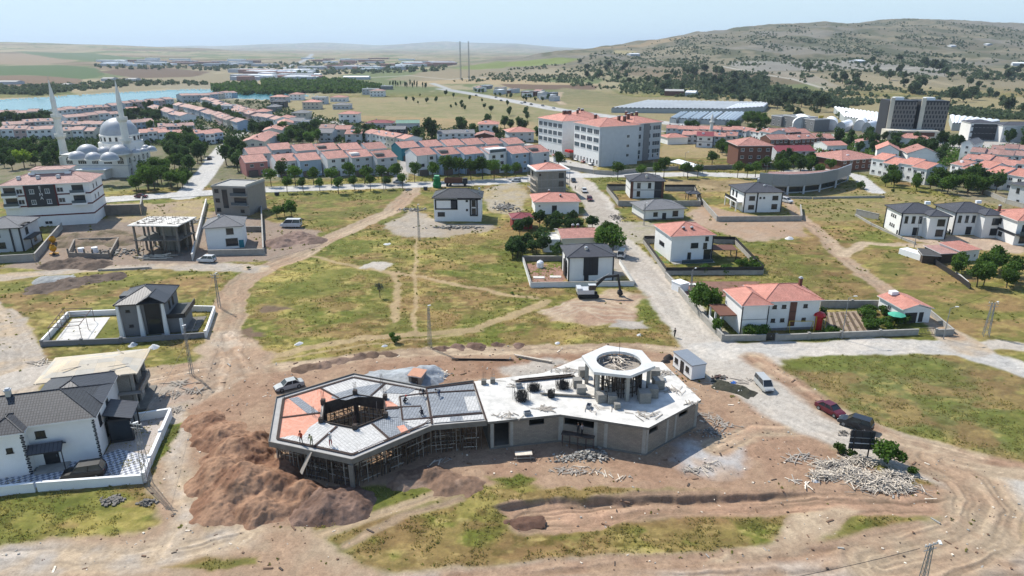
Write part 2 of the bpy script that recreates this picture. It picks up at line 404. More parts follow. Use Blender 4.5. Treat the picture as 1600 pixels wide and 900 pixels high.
pzt([(960,78),(995,80),(985,86),(960,84)],C3(206,188,142))
pzt([(880,76),(1000,70),(1010,64),(1090,55),(1060,62),(1000,74)],C3(204,176,138),wgt=.8)
pzt([(1140,96),(1340,95),(1480,108),(1480,120),(1340,108),(1180,112),(1140,104)],C3(190,182,170),wgt=.8)
pzt([(1200,112),(1260,112),(1330,142),(1380,158),(1330,168),(1260,130)],C3(196,182,162),wgt=.7)
pzt([(1320,160),(1480,178),(1600,184),(1600,192),(1430,188)],C3(205,190,168),wgt=.9)
pzt([(1500,150),(1600,140),(1640,150),(1600,158),(1500,162)],C3(186,160,128),wgt=.6)
def rdt(Pp,wpx,c,wgt=1.0):
 global plain
 m=Yg>560;d=np.full(Xg.shape,1e3);dd,_,_=seg_dist(PXt[m]+(vnoise(Xg[m]/30,Yg[m]/50,83)-.5)*3,PYt[m]*3,[(a,b*3)for a,b in Pp],12)
 d[m]=dd;return sstep(wpx*1.6+1.2,wpx*1.6-1.2,d)*wgt
wt=np.zeros(Xg.shape)
for Pp,wp in[([(1130,104),(1180,114),(1240,124),(1290,139),(1340,154),(1380,160)],1.5),([(1270,107),(1330,106),(1440,107),(1470,109)],.8),([(1600,162),(1560,168),(1520,178),(1490,182)],1.3),([(560,122),(640,118),(700,124),(760,121)],.5)]:
 wt=np.maximum(wt,rdt(Pp,wp,None))
plain=blend(plain,C3(222,212,196),wt)
hwy=np.maximum(rdt([(394,130),(410,119),(440,108),(465,99),(480,92),(487,85)],2.0,None),0)
plain=blend(plain,C3(205,205,205),hwy)
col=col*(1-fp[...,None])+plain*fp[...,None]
cls[Yg>900]=6;cls[(hw>.25)]=5
shore=sstep(26,6,lake)*(1-sstep(0,-6,lake));col=blend(col,C3(205,196,176),shore*.8)
# near ground, laid out in plan
pz([(560,215),(560,178),(700,172),(830,188),(840,212),(780,216)],C3(204,176,134),C3(166,150,108),soft=4,grass=.4,flat=0)
pz([(560,165),(700,150),(830,160),(1010,178),(1000,190),(830,190),(560,180)],C3(186,172,132),C3(150,148,104),soft=6,grass=.4,flat=0)
pz([(880,140),(980,150),(1060,160),(960,166),(820,160)],C3(172,158,118),C3(140,138,96),soft=6,flat=0)
pz([(1030,225),(1150,228),(1150,248),(1030,246)],STRAW,STRAW2,soft=2,grass=.5,flat=0)
pz([(1040,280),(1180,282),(1180,292),(1150,300),(1040,300)],STRAW,C3(150,130,96),soft=2,grass=.4,flat=0)
pz([(1240,295),(1380,292),(1560,320),(1560,345),(1440,340),(1280,350),(1230,320)],STRAW2,C3(150,142,96),soft=3,grass=.6,flat=0)
pz([(1190,390),(1290,385),(1400,470),(1280,470),(1200,440)],C3(150,124,90),C3(134,128,80),soft=3,grass=.8,flat=0)
pz([(1330,385),(1440,390),(1600,470),(1600,560),(1500,510),(1400,450)],C3(176,150,110),C3(150,136,90),soft=3,grass=.8,flat=0)
pz([(1200,570),(1430,550),(1600,590),(1600,720),(1430,680),(1280,640)],C3(148,134,98),C3(122,128,82),soft=3,grass=.8,flat=0)
pz([(500,240+100),(640,345),(640,300),(420,300),(420,345)],C3(150,134,94),C3(134,136,78),soft=2,grass=.8,flat=0)
for P,wd_ in[([(490,400),(560,418),(660,432),(800,462),(840,465)],1.6),([(400,566),(470,545),(560,530),(670,522),(740,515),(800,495),(850,470)],2.4),([(400,572),(480,552),(580,538),(680,528),(760,515)],.7),([(655,330),(650,420),(648,500),(650,522)],1.0),([(620,425),(622,500)],1.6)]:
 road(P,wd_,C3(196,170,132),soft=.5,cl=None,flat=.4,thin=.8)
road([(650,286),(640,305),(610,330),(565,350),(510,375),(470,398),(425,414),(385,432),(362,460),(355,500),(350,540),(345,590)],6.5,DIRT,DIRT2,ruts=1.0)
road([(480,365),(440,372),(410,378)],5,DIRT,DIRT2,ruts=.4)
road([(-60,440),(0,434),(60,427),(140,420),(240,415),(330,416),(400,420)],6,GRAV2,DIRT,ruts=.5)
road([(365,540),(385,580),(430,600)],8,DIRT,DIRT2,ruts=.8)
road([(-40,480),(0,500),(25,540),(38,585),(10,640),(-60,680)],7,GRAV2,DIRT,ruts=.6)
road([(35,590),(70,580)],8,GRAV,GRAV2)
road([(215,586),(290,580),(360,572),(400,560)],6,DIRT,DIRT2,ruts=.6)
pz([(300,545),(345,520),(420,590),(440,600),(420,680),(330,660),(285,650),(250,640),(225,620),(230,600),(300,590)],DIRT,C3(196,172,148),soft=1.2)
for P in([(352,530),(345,590),(300,650),(272,720)],[(356,520),(385,585),(440,605)],[(220,600),(300,585),(350,570)],[(350,560),(330,620),(300,690)]):road(P,4.2,C3(214,196,174),DIRT2,ruts=1.3,soft=1.2,cl=None)
pz([(370,600),(440,572),(560,552),(680,545),(800,545),(900,540),(1000,535),(1060,545),(1110,585),(1190,640),(1280,690),(1330,715),(1420,762),(1300,768),(1100,768),(950,772),(860,764),(800,748),(700,776),(640,765),(560,782),(500,812),(420,832),(330,822),(300,785),(280,720),(275,650),(320,625)],BROWN,DIRT2,soft=1.0,rough=.10)
pz([(560,575),(690,562),(800,560),(900,552),(1000,548),(900,560),(700,600),(560,600)],BROWN,BROWN2,soft=1.0,rough=.05)
pz([(770,575),(860,560),(900,568),(850,590),(790,592)],GREY,GRAV2,soft=1.0)
road([(430,575),(560,556),(680,548),(820,546),(980,542),(1060,550)],3.5,DIRT2,DIRT,ruts=.8,cl=None)
pz([(1060,690),(1160,690),(1170,725),(1120,745),(1060,735)],C3(212,208,204),C3(190,170,152),soft=1.2)
road([(1120,700),(1180,670),(1260,672),(1330,690)],4,DIRT,BROWN,ruts=1.0,cl=None)
pz([(560,762),(620,755),(680,760),(640,790),(560,800),(520,812)],C3(122,130,66),C3(150,140,84),soft=.8,grass=1,rough=.1,cl=0)
pz([(760,748),(800,738),(830,744),(790,758)],C3(122,130,66),C3(160,148,90),soft=.6,grass=1,cl=0)
pz([(830,765),(880,758),(980,768),(1240,762),(1250,770),(980,776),(850,778)],C3(126,132,70),C3(165,152,98),soft=.5,grass=1,cl=0)
pz([(228,770),(262,640),(300,640),(300,790),(335,822),(480,822),(520,850),(560,880),(660,905),(700,940),(-200,940),(-200,870),(0,852),(60,836),(130,842),(220,830),(255,812),(240,790)],DIRT,DIRT2,soft=1.0)
road([(-200,880),(0,874),(200,872),(320,850),(380,835)],4.5,C3(216,206,194),DIRT,ruts=1.0,soft=1.2,cl=None)
road([(262,860),(300,800),(275,720),(270,640)],2.6,C3(214,202,188),DIRT,ruts=.8,soft=1.0,cl=None)
pz([(265,882),(330,866),(400,872),(400,884),(330,888)],C3(178,156,108),C3(150,130,92),soft=.5,grass=.7,cl=0)
pz([(640,905),(700,892),(1000,890),(1180,868),(1290,850),(1340,858),(1500,800),(1540,800),(1560,870),(1700,865),(1700,960),(500,960)],DIRT,DIRT2,soft=1.2)
road([(600,930),(900,905),(1200,895),(1400,880),(1700,878)],6,C3(208,190,172),DIRT2,ruts=1.2,soft=1.0,cl=None)
road([(700,905),(1000,880),(1200,868),(1300,858),(1380,838),(1440,822)],2.2,BROWN,DIRT2,ruts=1.5,soft=.6,cl=None)
cut=pz([(765,792),(850,778),(980,776),(1240,768),(1300,772),(1420,766),(1500,770),(1510,792),(1400,802),(1290,802),(1130,796),(1000,802),(930,832),(870,836),(835,822),(785,806)],DIRT2,BROWN,soft=.5)
road([(830,812),(1000,790),(1200,782),(1400,782),(1500,780)],5.5,DIRT2,BROWN,ruts=1.4,soft=.8,cl=1)
pz([(1240,806),(1330,792),(1320,830),(1270,862),(1180,880),(1100,880),(1200,850)],DIRT2,DIRT,soft=.8)
road([(500,835),(600,800),(680,772)],1.6,C3(196,172,140),ruts=1,cl=None);road([(540,850),(640,800),(720,778)],1.3,C3(180,156,128),ruts=1,cl=None)
pz([(-60,790),(0,778),(222,766),(245,790),(228,822),(130,838),(0,850),(-60,856)],C3(116,130,58),C3(164,154,92),soft=.8,grass=1,rough=.1,cl=0)
pz([(232,720),(262,662),(285,660),(262,705),(240,740)],C3(112,128,62),soft=.5,grass=1,cl=0)
road([(868,262),(905,285),(930,310),(948,345),(965,380),(990,410),(1030,445),(1068,490),(1108,540),(1160,590),(1230,635),(1320,675),(1400,703),(1480,728),(1620,785)],10.2,GRAV,GRAV2,ruts=.6,cl=2,soft=.8)
pz([(1060,520),(1130,530),(1250,560),(1180,575),(1250,640),(1180,620),(1110,580)],GRAV,GRAV2,soft=1.0,cl=2)
road([(1110,548),(1250,546),(1400,540),(1500,545),(1640,590)],6.6,ASPH2,GRAV,ruts=.3,cl=2)
road([(1490,545),(1560,538),(1640,548)],4.5,GRAV,GRAV2,cl=2)
road([(1480,520),(1500,532),(1520,545)],7,GRAV2,DIRT,cl=2)
road([(1450,715),(1520,750),(1548,790),(1530,835),(1450,870),(1380,884)],8,DIRT,DIRT2,ruts=1.2,soft=1.2,cl=1)
road([(1180,560),(1240,600),(1300,645),(1420,692),(1520,715),(1700,760)],4,BROWN,DIRT,ruts=1,soft=1,cl=None)
road([(1480,722),(1600,742),(1700,765)],3,DIRT,DIRT2,ruts=1,cl=1)
road([(1220,300),(1245,335),(1290,372),(1315,400),(1345,425),(1410,470),(1490,525)],4.2,DIRT,DIRT2,ruts=.9)
road([(1318,398),(1350,380),(1420,383),(1520,388),(1640,392)],3.6,C3(198,176,146),DIRT,ruts=.5)
pz([(1100,318),(1130,330),(1250,345),(1260,370),(1170,378),(1090,352),(1070,335)],C3(200,176,152),DIRT2,soft=1.2)
pz([(1395,372),(1440,365),(1600,372),(1600,396),(1470,386)],C3(205,180,158),DIRT,soft=1.2)
pz([(840,480),(890,468),(960,450),(1010,462),(1000,478),(985,500),(930,512),(860,502)],C3(186,152,128),C3(200,178,150),soft=1.2)
for k in range(5):
 road([(846+k*9,486+k*2),(880+k*8,472+k*3),(940,470+k*7),(985,478+k*5)],.5,C3(206,186,162),cl=None,soft=.3)
pz([(955,498),(1000,500),(1010,512),(960,514)],GREY,GRAV2,soft=.6)
pz([(0,420),(60,400),(90,350),(180,340),(300,345),(330,330),(420,345),(500,360),(495,385),(420,408),(300,412),(120,418)],C3(176,154,136),C3(156,140,124),soft=1.2)
pz([(160,318),(170,345),(330,352),(320,312),(250,318)],C3(190,168,142),STRAW2,soft=1.0)
pz([(600,350),(650,325),(690,350),(770,350),(770,362),(680,372),(620,366)],C3(196,184,168),C3(176,160,138),soft=1.0)
pz([(740,300),(800,285),(830,300),(810,340),(770,330)],C3(196,184,164),STRAW2,soft=1.2)
pz([(905,290),(935,300),(1000,420),(960,440),(940,400),(915,340)],GRAV2,C3(180,170,156),soft=1.2,cl=2)
pz([(955,350),(1010,345),(1070,360),(1040,376),(1000,380),(970,372)],C3(196,184,166),C3(150,146,104),soft=1)
pz([(560,418),(580,410),(610,412),(600,422)],GRAV,GRAV2,soft=.5)
pz([(400,480),(450,476),(460,482),(410,490)],C3(128,108,88),soft=.6);pz([(376,515),(405,510),(412,522),(385,528)],C3(132,110,90),soft=.6)
pz([(130,436),(180,426),(110,452),(60,448)],C3(140,120,100),BROWN2,soft=.8)
pz([(225,605),(300,590),(310,625),(240,640)],GRAV2,BROWN,soft=.8)
STR=[([(160,312),(300,303),(400,297),(520,293),(650,289),(760,285),(840,279),(900,274),(1000,273),(1100,272),(1200,276)],10.5),([(288,308),(318,275),(338,248),(352,228)],8.5),([(895,272),(868,258),(842,243),(822,226)],8),([(1195,274),(1280,262),(1340,275),(1370,300)],6),([(330,250),(352,230),(372,212),(395,200)],7),([(495,184),(545,197),(580,205)],6)]
for P,wd_ in STR:road(P,wd_,ASPH,ASPH2,cl=3,warp=.1,soft=.4)
HW=[(690,139),(740,147),(800,157.5),(870,171),(960,183),(1060,194),(1140,204),(1300,212)]
d=road(HW,17,C3(206,204,200),cl=3,warp=.0,soft=1.5)
road([(880,163),(868,156),(875,145)],8,DIRT,cl=None);road([(675,131),(700,139)],9,ASPH2,cl=3)
for P in([(960,196),(1100,213),(1200,222)],[(0,230),(120,222)],[(60,190),(250,178),(330,170)],[(240,188),(300,192),(360,215)],[(620,292),(640,240)],[(1240,240),(1400,232),(1600,240)],[(1380,214),(1600,224)]):
 road(P,6,C3(205,198,188),cl=None,warp=.2,soft=1)
pz([(1440,222),(1500,214),(1620,226),(1620,236),(1480,232)],C3(220,214,204),ASPH2,soft=2,flat=0)
pz([(850,262),(930,268),(925,258),(860,245)],ASPH,ASPH2,soft=.6,flat=0)
cut2=poly_sd(Xg+wx*.18,Yg+wy*.18,polyline([(765,792),(850,778),(980,776),(1240,768),(1300,772),(1420,766),(1500,770),(1510,792),(1400,802),(1290,802),(1130,796),(1000,802),(930,832),(870,836),(835,822),(785,806)]),8)
Zd-=(.6+.45*vnoise(Xg/5,Yg/9,333))*sstep(.2,-.45,cut2+(n3-.5)*.35)*sstep(1300,1180,PX*1.0)*sstep(838,800,PY)*sstep(752,800,PX)
Zg2=Zg+Zd*(1-fp)
lk=sstep(1.5,-1.5,lake);Zg2=Zg2*(1-lk)-1.2*lk;cls[lake<0]=4
spk=vnoise(Xg/.33,Yg/.33,55);sp2=vnoise(Xg/1.3,Yg/1.3,56)
m_=(gw<.4)&(Yg<260)
col[m_&(spk>.93)&(sp2>.45)]*=1.28;col[m_&(spk<.05)]*=.74
gk=sstep(.3,.8,gw)*(1-fp);cl1=fbm(Xg/1.5,Yg/1.1,4,201);cl2=fbm(Xg/7,Yg/4.5,4,202)
col=blend(col,C3(96,92,50),sstep(.56,.72,cl1)*gk*.6);col=blend(col,C3(200,184,124),sstep(.57,.72,1-cl1)*gk*.45)
col=blend(col,C3(112,124,60),sstep(.48,.62,cl2)*gk*.6);col=blend(col,C3(166,134,104),sstep(.56,.66,1-cl2)*gk*.5)
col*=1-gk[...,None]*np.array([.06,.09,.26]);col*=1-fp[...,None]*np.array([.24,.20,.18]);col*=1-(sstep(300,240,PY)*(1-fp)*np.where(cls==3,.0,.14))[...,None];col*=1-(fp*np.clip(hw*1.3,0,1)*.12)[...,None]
col*=(1+(n4-.5)*.3*(Yg<300))[...,None]*(1+(n3-.5)*.4*(1-fp))[...,None]*(1+(n2-.5)*.25*(1-fp))[...,None]
col=np.clip(col,.012,.8)
def ground_material():
 m=bpy.data.materials.new('land');m.use_nodes=True;t=m.node_tree;b=t.nodes['Principled BSDF']
 L=t.links.new;N=t.nodes.new;b.inputs['Roughness'].default_value=.95;b.inputs['Specular IOR Level'].default_value=.15
 at=N('ShaderNodeAttribute');at.attribute_name='land';tc=N('ShaderNodeTexCoord')
 no=N('ShaderNodeTexNoise');no.inputs['Scale'].default_value=4.0;no.inputs['Detail'].default_value=5;no.inputs['Roughness'].default_value=.7
 L(tc.outputs['Object'],no.inputs['Vector'])
 mr=N('ShaderNodeMapRange');mr.inputs[1].default_value=.3;mr.inputs[2].default_value=.7;mr.inputs[3].default_value=.80;mr.inputs[4].default_value=1.2
 L(no.outputs['Fac'],mr.inputs[0]);mx=N('ShaderNodeVectorMath');mx.operation='SCALE'
 L(at.outputs['Color'],mx.inputs[0]);L(mr.outputs[0],mx.inputs['Scale']);L(mx.outputs[0],b.inputs['Base Color'])
 bp=N('ShaderNodeBump');bp.inputs['Strength'].default_value=.6;bp.inputs['Distance'].default_value=.12
 L(no.outputs['Fac'],bp.inputs['Height']);L(bp.outputs[0],b.inputs['Normal'])
 return m
LAND=ground_material();_M['land']=LAND
def water_material():
 m=bpy.data.materials.new('water');m.use_nodes=True;t=m.node_tree;b=t.nodes['Principled BSDF'];L=t.links.new;N=t.nodes.new
 b.inputs['Base Color'].default_value=srgb(70,150,170,.6);b.inputs['Roughness'].default_value=.22
 tc=N('ShaderNodeTexCoord');no=N('ShaderNodeTexNoise');no.inputs['Scale'].default_value=.25;no.inputs['Detail'].default_value=4
 L(tc.outputs['Object'],no.inputs['Vector']);bp=N('ShaderNodeBump');bp.inputs['Strength'].default_value=.5;L(no.outputs['Fac'],bp.inputs['Height']);L(bp.outputs[0],b.inputs['Normal'])
 return m
WATER=water_material()
def land_mesh(name,faces,pts,cols,m):
 used,inv=np.unique(faces,return_inverse=True);inv=inv.reshape(faces.shape)
 me=bpy.data.meshes.new(name);me.vertices.add(len(used));me.vertices.foreach_set('co',pts[used].astype(np.float32).ravel())
 n=len(inv);me.loops.add(n*4);me.loops.foreach_set('vertex_index',inv.astype(np.int32).ravel())
 me.polygons.add(n);me.polygons.foreach_set('loop_start',np.arange(0,n*4,4,dtype=np.int32));me.polygons.foreach_set('loop_total',np.full(n,4,np.int32))
 me.polygons.foreach_set('use_smooth',np.ones(n,bool));me.update(calc_edges=True)
 a=me.color_attributes.new('land','FLOAT_COLOR','POINT');c4=np.ones((len(used),4),np.float32);c4[:,:3]=cols[used];a.data.foreach_set('color',c4.ravel())
 me.materials.append(m);me.update();return me
idx=np.arange(NR*NU).reshape(NR,NU)
quads=np.stack([idx[:-1,:-1],idx[:-1,1:],idx[1:,1:],idx[1:,:-1]],-1).reshape(-1,4)
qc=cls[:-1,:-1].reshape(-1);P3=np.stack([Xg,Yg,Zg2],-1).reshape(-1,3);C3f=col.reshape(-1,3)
for k,nm in enumerate(['ground','dirt_road','gravel_road','street','lake','hill','plain']):
 q=quads[qc==k]
 if len(q):o=link(nm,land_mesh(nm,q,P3,C3f,WATER if k==4 else LAND));tag(o,kind='structure')
def zat(x,y):
 """height of the ground sheet at a near point"""
 u=x/y;i=int(np.clip(np.searchsorted(rows,y),1,NR-1));j=int(np.clip(round((u-us[0])/(us[1]-us[0])),0,NU-1))
 return float(Zg2[i,j])
def gpos(px,py):
 v=G(px,py);v.z=zat(v.x,v.y);return v
hb=MB();hb.box(-26000,-300,-400,26000,30000,420);ho=hb.build('haze',[])
hm=bpy.data.materials.new('haze');hm.use_nodes=True;ht=hm.node_tree;ht.nodes.remove(ht.nodes['Principled BSDF'])
pv=ht.nodes.new('ShaderNodeVolumePrincipled');pv.inputs['Color'].default_value=(.70,.84,1,1);pv.inputs['Density'].default_value=0.00007;pv.inputs['Anisotropy'].default_value=.2
ht.links.new(pv.outputs[0],ht.nodes['Material Output'].inputs['Volume']);ho.data.materials.clear();ho.data.materials.append(hm);tag(ho,kind='stuff')
# MATERIALS
WHITE=mat('white_plaster',srgb(238,238,236,.82),var=.05,scale=.6,rnd=.05)
OFFW=mat('cream_plaster',srgb(222,214,198,.75),var=.08,scale=.5,rnd=.06)
LGREY=mat('pale_grey_plaster',srgb(200,204,208,.75),var=.07,scale=.5,rnd=.08)
MGREY=mat('grey_plaster',srgb(150,150,152,.6),var=.06,scale=.7)
DGREY=mat('dark_grey_paint',srgb(62,64,70,.6),var=.08,scale=.9,rough=.6)
TEAL=mat('teal_plaster',srgb(60,140,156,.6),var=.06,scale=.5)
PINKW=mat('pink_plaster',srgb(206,142,136,.65),var=.06,scale=.5)
BRICKW=mat('brown_plaster',srgb(128,88,74,.6),var=.1,scale=.6)
REDW=mat('red_plaster',srgb(160,70,62,.6),var=.08)
MAROON=mat('maroon_band',srgb(110,42,44,.6),var=.06)
CONC=mat('bare_concrete',srgb(186,182,174,.62),var=.18,scale=.9,bump=.3,bscale=3)
CONCD=mat('weathered_concrete',srgb(142,136,128,.6),var=.22,scale=.7,bump=.3,bscale=4)
CONCL=mat('fresh_concrete',srgb(236,232,224,.66),var=.26,scale=.45,bump=.2,bscale=3)
SCREED=mat('roof_screed',srgb(196,194,188,.6),var=.14,scale=.6)
PINKL=mat('pale_pink_plaster',srgb(222,190,180,.7),var=.08,scale=.5,rnd=.08)
BLUEL=mat('pale_blue_plaster',srgb(176,196,214,.7),var=.08,scale=.5,rnd=.08)
GLASS=mat('dark_glass',(.025,.03,.035,1),rough=.12,var=0,spec=.6)
GLASSB=mat('bluish_glass',srgb(92,112,124,.5),rough=.2,var=.1,scale=.3,spec=.6)
FRAMEW=mat('white_frame',srgb(225,225,225,.8),var=0,rough=.5)
FRAMED=mat('dark_frame',srgb(45,44,48,.6),var=0,rough=.5)
WOOD=mat('raw_timber',srgb(236,222,202,.74),var=.25,scale=3,rnd=.15)
WOODG=mat('grey_timber',srgb(190,180,168,.6),var=.25,scale=2.5,rnd=.2)
WOODD=mat('dark_timber',srgb(96,84,76,.55),var=.3,scale=2)
STEELD=mat('rusty_steel',srgb(110,84,78,.55),var=.2,rough=.7)
STEEL=mat('galvanised_steel',srgb(172,176,180,.6),var=.08,rough=.45,metal=.35)
BLACK=mat('black_metal',(.025,.025,.028,1),var=.1,rough=.5)
RUBBER=mat('rubber',(.02,.02,.02,1),var=0,rough=.8)
STONEW=mat('mosque_stone',srgb(236,233,226,.78),var=.07,scale=.5)
LEAD=mat('lead_dome',srgb(196,200,206,.6),var=.14,scale=.5,rough=.5,metal=.05)
WPLAS=mat('white_sheet',srgb(244,246,248,.82),var=.05,scale=.2,rough=.5)
ALU=mat('aluminium_panel',srgb(168,174,182,.6),var=.06,rough=.4,metal=.3)
RTILE=grid_mat('red_clay_tiles',srgb(220,160,144,.68),srgb(196,138,124,.64),.32,.38,.18,var=.26,rnd=.16,bump=.6)
RTILE2=grid_mat('new_red_tiles',srgb(230,162,144,.70),srgb(214,144,126,.68),.32,.38,.18,var=.20,rnd=.12,bump=.6)
RTILE3=grid_mat('faded_pink_tiles',srgb(206,164,152,.64),srgb(186,142,132,.6),.32,.38,.18,var=.24,rnd=.16,bump=.6)
MTILE=grid_mat('maroon_sheet',srgb(158,72,80,.6),srgb(150,68,76,.6),.5,6,.1,var=.06)
BTILE=grid_mat('anthracite_tiles',srgb(88,90,96,.6),srgb(78,80,86,.6),.33,.40,.20,var=.12,bump=.9,rough=.5,lc=srgb(40,40,44,.6))
BSEAM=grid_mat('anthracite_seamed_sheet',srgb(92,94,102,.6),srgb(86,88,96,.6),.45,30,.14,var=.08,bump=.9,rough=.45,lc=srgb(40,40,46,.6))
SHING=grid_mat('grey_shingle',srgb(96,98,106,.6),srgb(84,86,94,.6),.5,.25,.12,var=.15,offset=.5,rough=.8)
SHING2=grid_mat('mid_grey_shingle',srgb(150,150,152,.6),srgb(140,140,142,.6),.5,.25,.10,var=.12,offset=.5,rough=.8)
BLOCKW=grid_mat('grey_block_wall',srgb(178,166,152,.58),srgb(164,152,140,.58),.5,.22,.10,var=.16,offset=.5,bump=.5)
BLOCKC=grid_mat('concrete_block_wall',srgb(176,172,164,.6),srgb(166,162,156,.6),.45,.22,.12,var=.12,offset=.5,bump=.5)
ASMW=grid_mat('white_infill_blocks',srgb(232,230,226,.70),srgb(212,210,206,.68),.42,.25,.16,var=.10,bump=.5,lc=srgb(150,146,140,.6))
ASMG=grid_mat('grey_infill_blocks',srgb(178,184,190,.62),srgb(156,162,170,.6),.42,.25,.2,var=.12,bump=.5,lc=srgb(90,92,96,.6))
ASMO=grid_mat('orange_infill_blocks',srgb(240,172,146,.7),srgb(234,152,122,.68),.42,.25,.14,var=.10,bump=.5,lc=srgb(220,190,170,.6))
CHECK=None
def checker():
 m=bpy.data.materials.new('checkered_pavers');m.use_nodes=True;t=m.node_tree;b=t.nodes['Principled BSDF'];L=t.links.new;N=t.nodes.new
 uv=N('ShaderNodeUVMap');c=N('ShaderNodeTexChecker');c.inputs['Scale'].default_value=1/.42
 mp=N('ShaderNodeMapping');mp.inputs['Rotation'].default_value=(0,0,math.radians(8));L(uv.outputs[0],mp.inputs[0]);L(mp.outputs[0],c.inputs['Vector'])
 c.inputs['Color1'].default_value=srgb(228,230,234,.66);c.inputs['Color2'].default_value=srgb(140,146,160,.6);L(c.outputs['Color'],b.inputs['Base Color'])
 b.inputs['Roughness'].default_value=.8;return m
CHECK=checker()
PAVEP=grid_mat('tan_pavers',srgb(212,200,190,.62),srgb(204,190,178,.62),.4,.2,.1,var=.06,offset=.5,bump=.2)
LEAF={}
for nm,c,in(('street_leaf',(92,122,50)),('garden_leaf',(92,122,52)),('dark_leaf',(78,104,56)),('bright_leaf',(150,176,60)),('hill_leaf',(96,112,80)),('silver_leaf',(118,128,112)),('weed_leaf',(158,156,84))):
 LEAF[nm]=m_=mat(nm,srgb(*c,.70),var=.4,scale=.9,rough=.8,rnd=.32,spec=.2)
 t_=m_.node_tree;tl_=t_.nodes.new('ShaderNodeBsdfTranslucent');ms_=t_.nodes.new('ShaderNodeMixShader');ms_.inputs[0].default_value=.42;pb_=t_.nodes['Principled BSDF']
 t_.links.new(pb_.inputs['Base Color'].links[0].from_socket,tl_.inputs[0]);t_.links.new(pb_.outputs[0],ms_.inputs[1]);t_.links.new(tl_.outputs[0],ms_.inputs[2]);t_.links.new(ms_.outputs[0],t_.nodes['Material Output'].inputs[0])
BARK=mat('bark',srgb(110,94,80,.5),var=.3,scale=3)
# WINDOWS, DOORS, HOUSES
_wc={}
def window_mesh(w,h,fr,muntins=1,glass=None):
 k=(round(w,2),round(h,2),fr.name,muntins,glass.name if glass else '')
 if k in _wc:return _wc[k]
 f=MB();t=.09;y0,y1=-.07,.02
 f.box(-w/2,y0,0,w/2,y1,t);f.box(-w/2,y0,h-t,w/2,y1,h)
 f.box(-w/2,y0,t,-w/2+t,y1,h-t);f.box(w/2-t,y0,t,w/2,y1,h-t)
 for i in range(muntins):
  x=-w/2+w*(i+1)/(muntins+1);f.box(x-.035,y0+.01,t,x+.035,y1,h-t)
 f.box(-w/2-.08,-.14,-.07,w/2+.08,.02,0)
 g=MB();g.box(-w/2+t,-.025,t,w/2-t,.02,h-t)
 _wc[k]=(f.mesh('window',[fr]),g.mesh('pane',[glass or GLASS]));return _wc[k]
def add_window(root,face,u,z,w,h,W,D,fr,muntins=1,glass=None,name='window'):
 """face F/B/L/R; u measured along the face from its own left end as seen from outside"""
 x,y,r={'F':(u,0,0),'B':(W-u,D,math.pi),'L':(0,D-u,-math.pi/2),'R':(W,u,math.pi/2)}[face]
 fm,gm=window_mesh(w,h,fr,muntins,glass)
 o=link(name,fm,root,(x,y,z),r);link('pane',gm,o);return o
_dc={}
def add_door(root,face,u,w,h,W,D,m=None,z=.12):
 k=(w,h,m.name if m else '')
 if k not in _dc:
  d=MB();d.box(-w/2,-.05,0,w/2,.02,h);d.box(-w/2-.08,-.07,0,-w/2,.02,h+.08);d.box(w/2,-.07,0,w/2+.08,.02,h+.08);d.box(-w/2,-.07,h,w/2,.02,h+.08)
  hd=MB();hd.box(w/2-.18,-.1,h*.42,w/2-.13,-.05,h*.55)
  _dc[k]=(d.mesh('door',[m or BLACK]),hd.mesh('handle',[STEEL]))
 x,y,r={'F':(u,0,0),'B':(W-u,D,math.pi),'L':(0,D-u,-math.pi/2),'R':(W,u,math.pi/2)}[face]
 o=link('door',_dc[k][0],root,(x,y,z),r);link('handle',_dc[k][1],o);return o
def hip_roof(mb,x0,y0,x1,y1,z,rh,m=0,me=1,ridge=.0,th=.18,caps=True,mc=None):
 """hipped roof on a rectangle, ridge along the longer side; me = edge material"""
 W,D=x1-x0,y1-y0
 if W>=D:a,b=(x0+D/2,(y0+y1)/2),(x1-D/2,(y0+y1)/2)
 else:a,b=((x0+x1)/2,y0+W/2),((x0+x1)/2,y1-W/2)
 mb.box(x0,y0,z-th,x1,y1,z,me)
 A,B=(a[0],a[1],z+rh),(b[0],b[1],z+rh);z+=.004
 c=[(x0,y0,z),(x1,y0,z),(x1,y1,z),(x0,y1,z)]
 if W>=D:fs=[[c[0],c[1],B,A],[c[1],c[2],B],[c[2],c[3],A,B],[c[3],c[0],A]];hips=[(c[0],A),(c[3],A),(c[1],B),(c[2],B)]
 else:fs=[[c[0],c[1],A],[c[1],c[2],B,A],[c[2],c[3],B],[c[3],c[0],A,B]];hips=[(c[0],A),(c[1],A),(c[2],B),(c[3],B)]
 for f in fs:mb.face(f,m)
 if caps:
  for p,q in hips+[(A,B)]:
   if(Vector(p)-Vector(q)).length>.2:mb.tube((p[0],p[1],p[2]+.02),(q[0],q[1],q[2]+.02),.09,5,m if mc is None else mc)
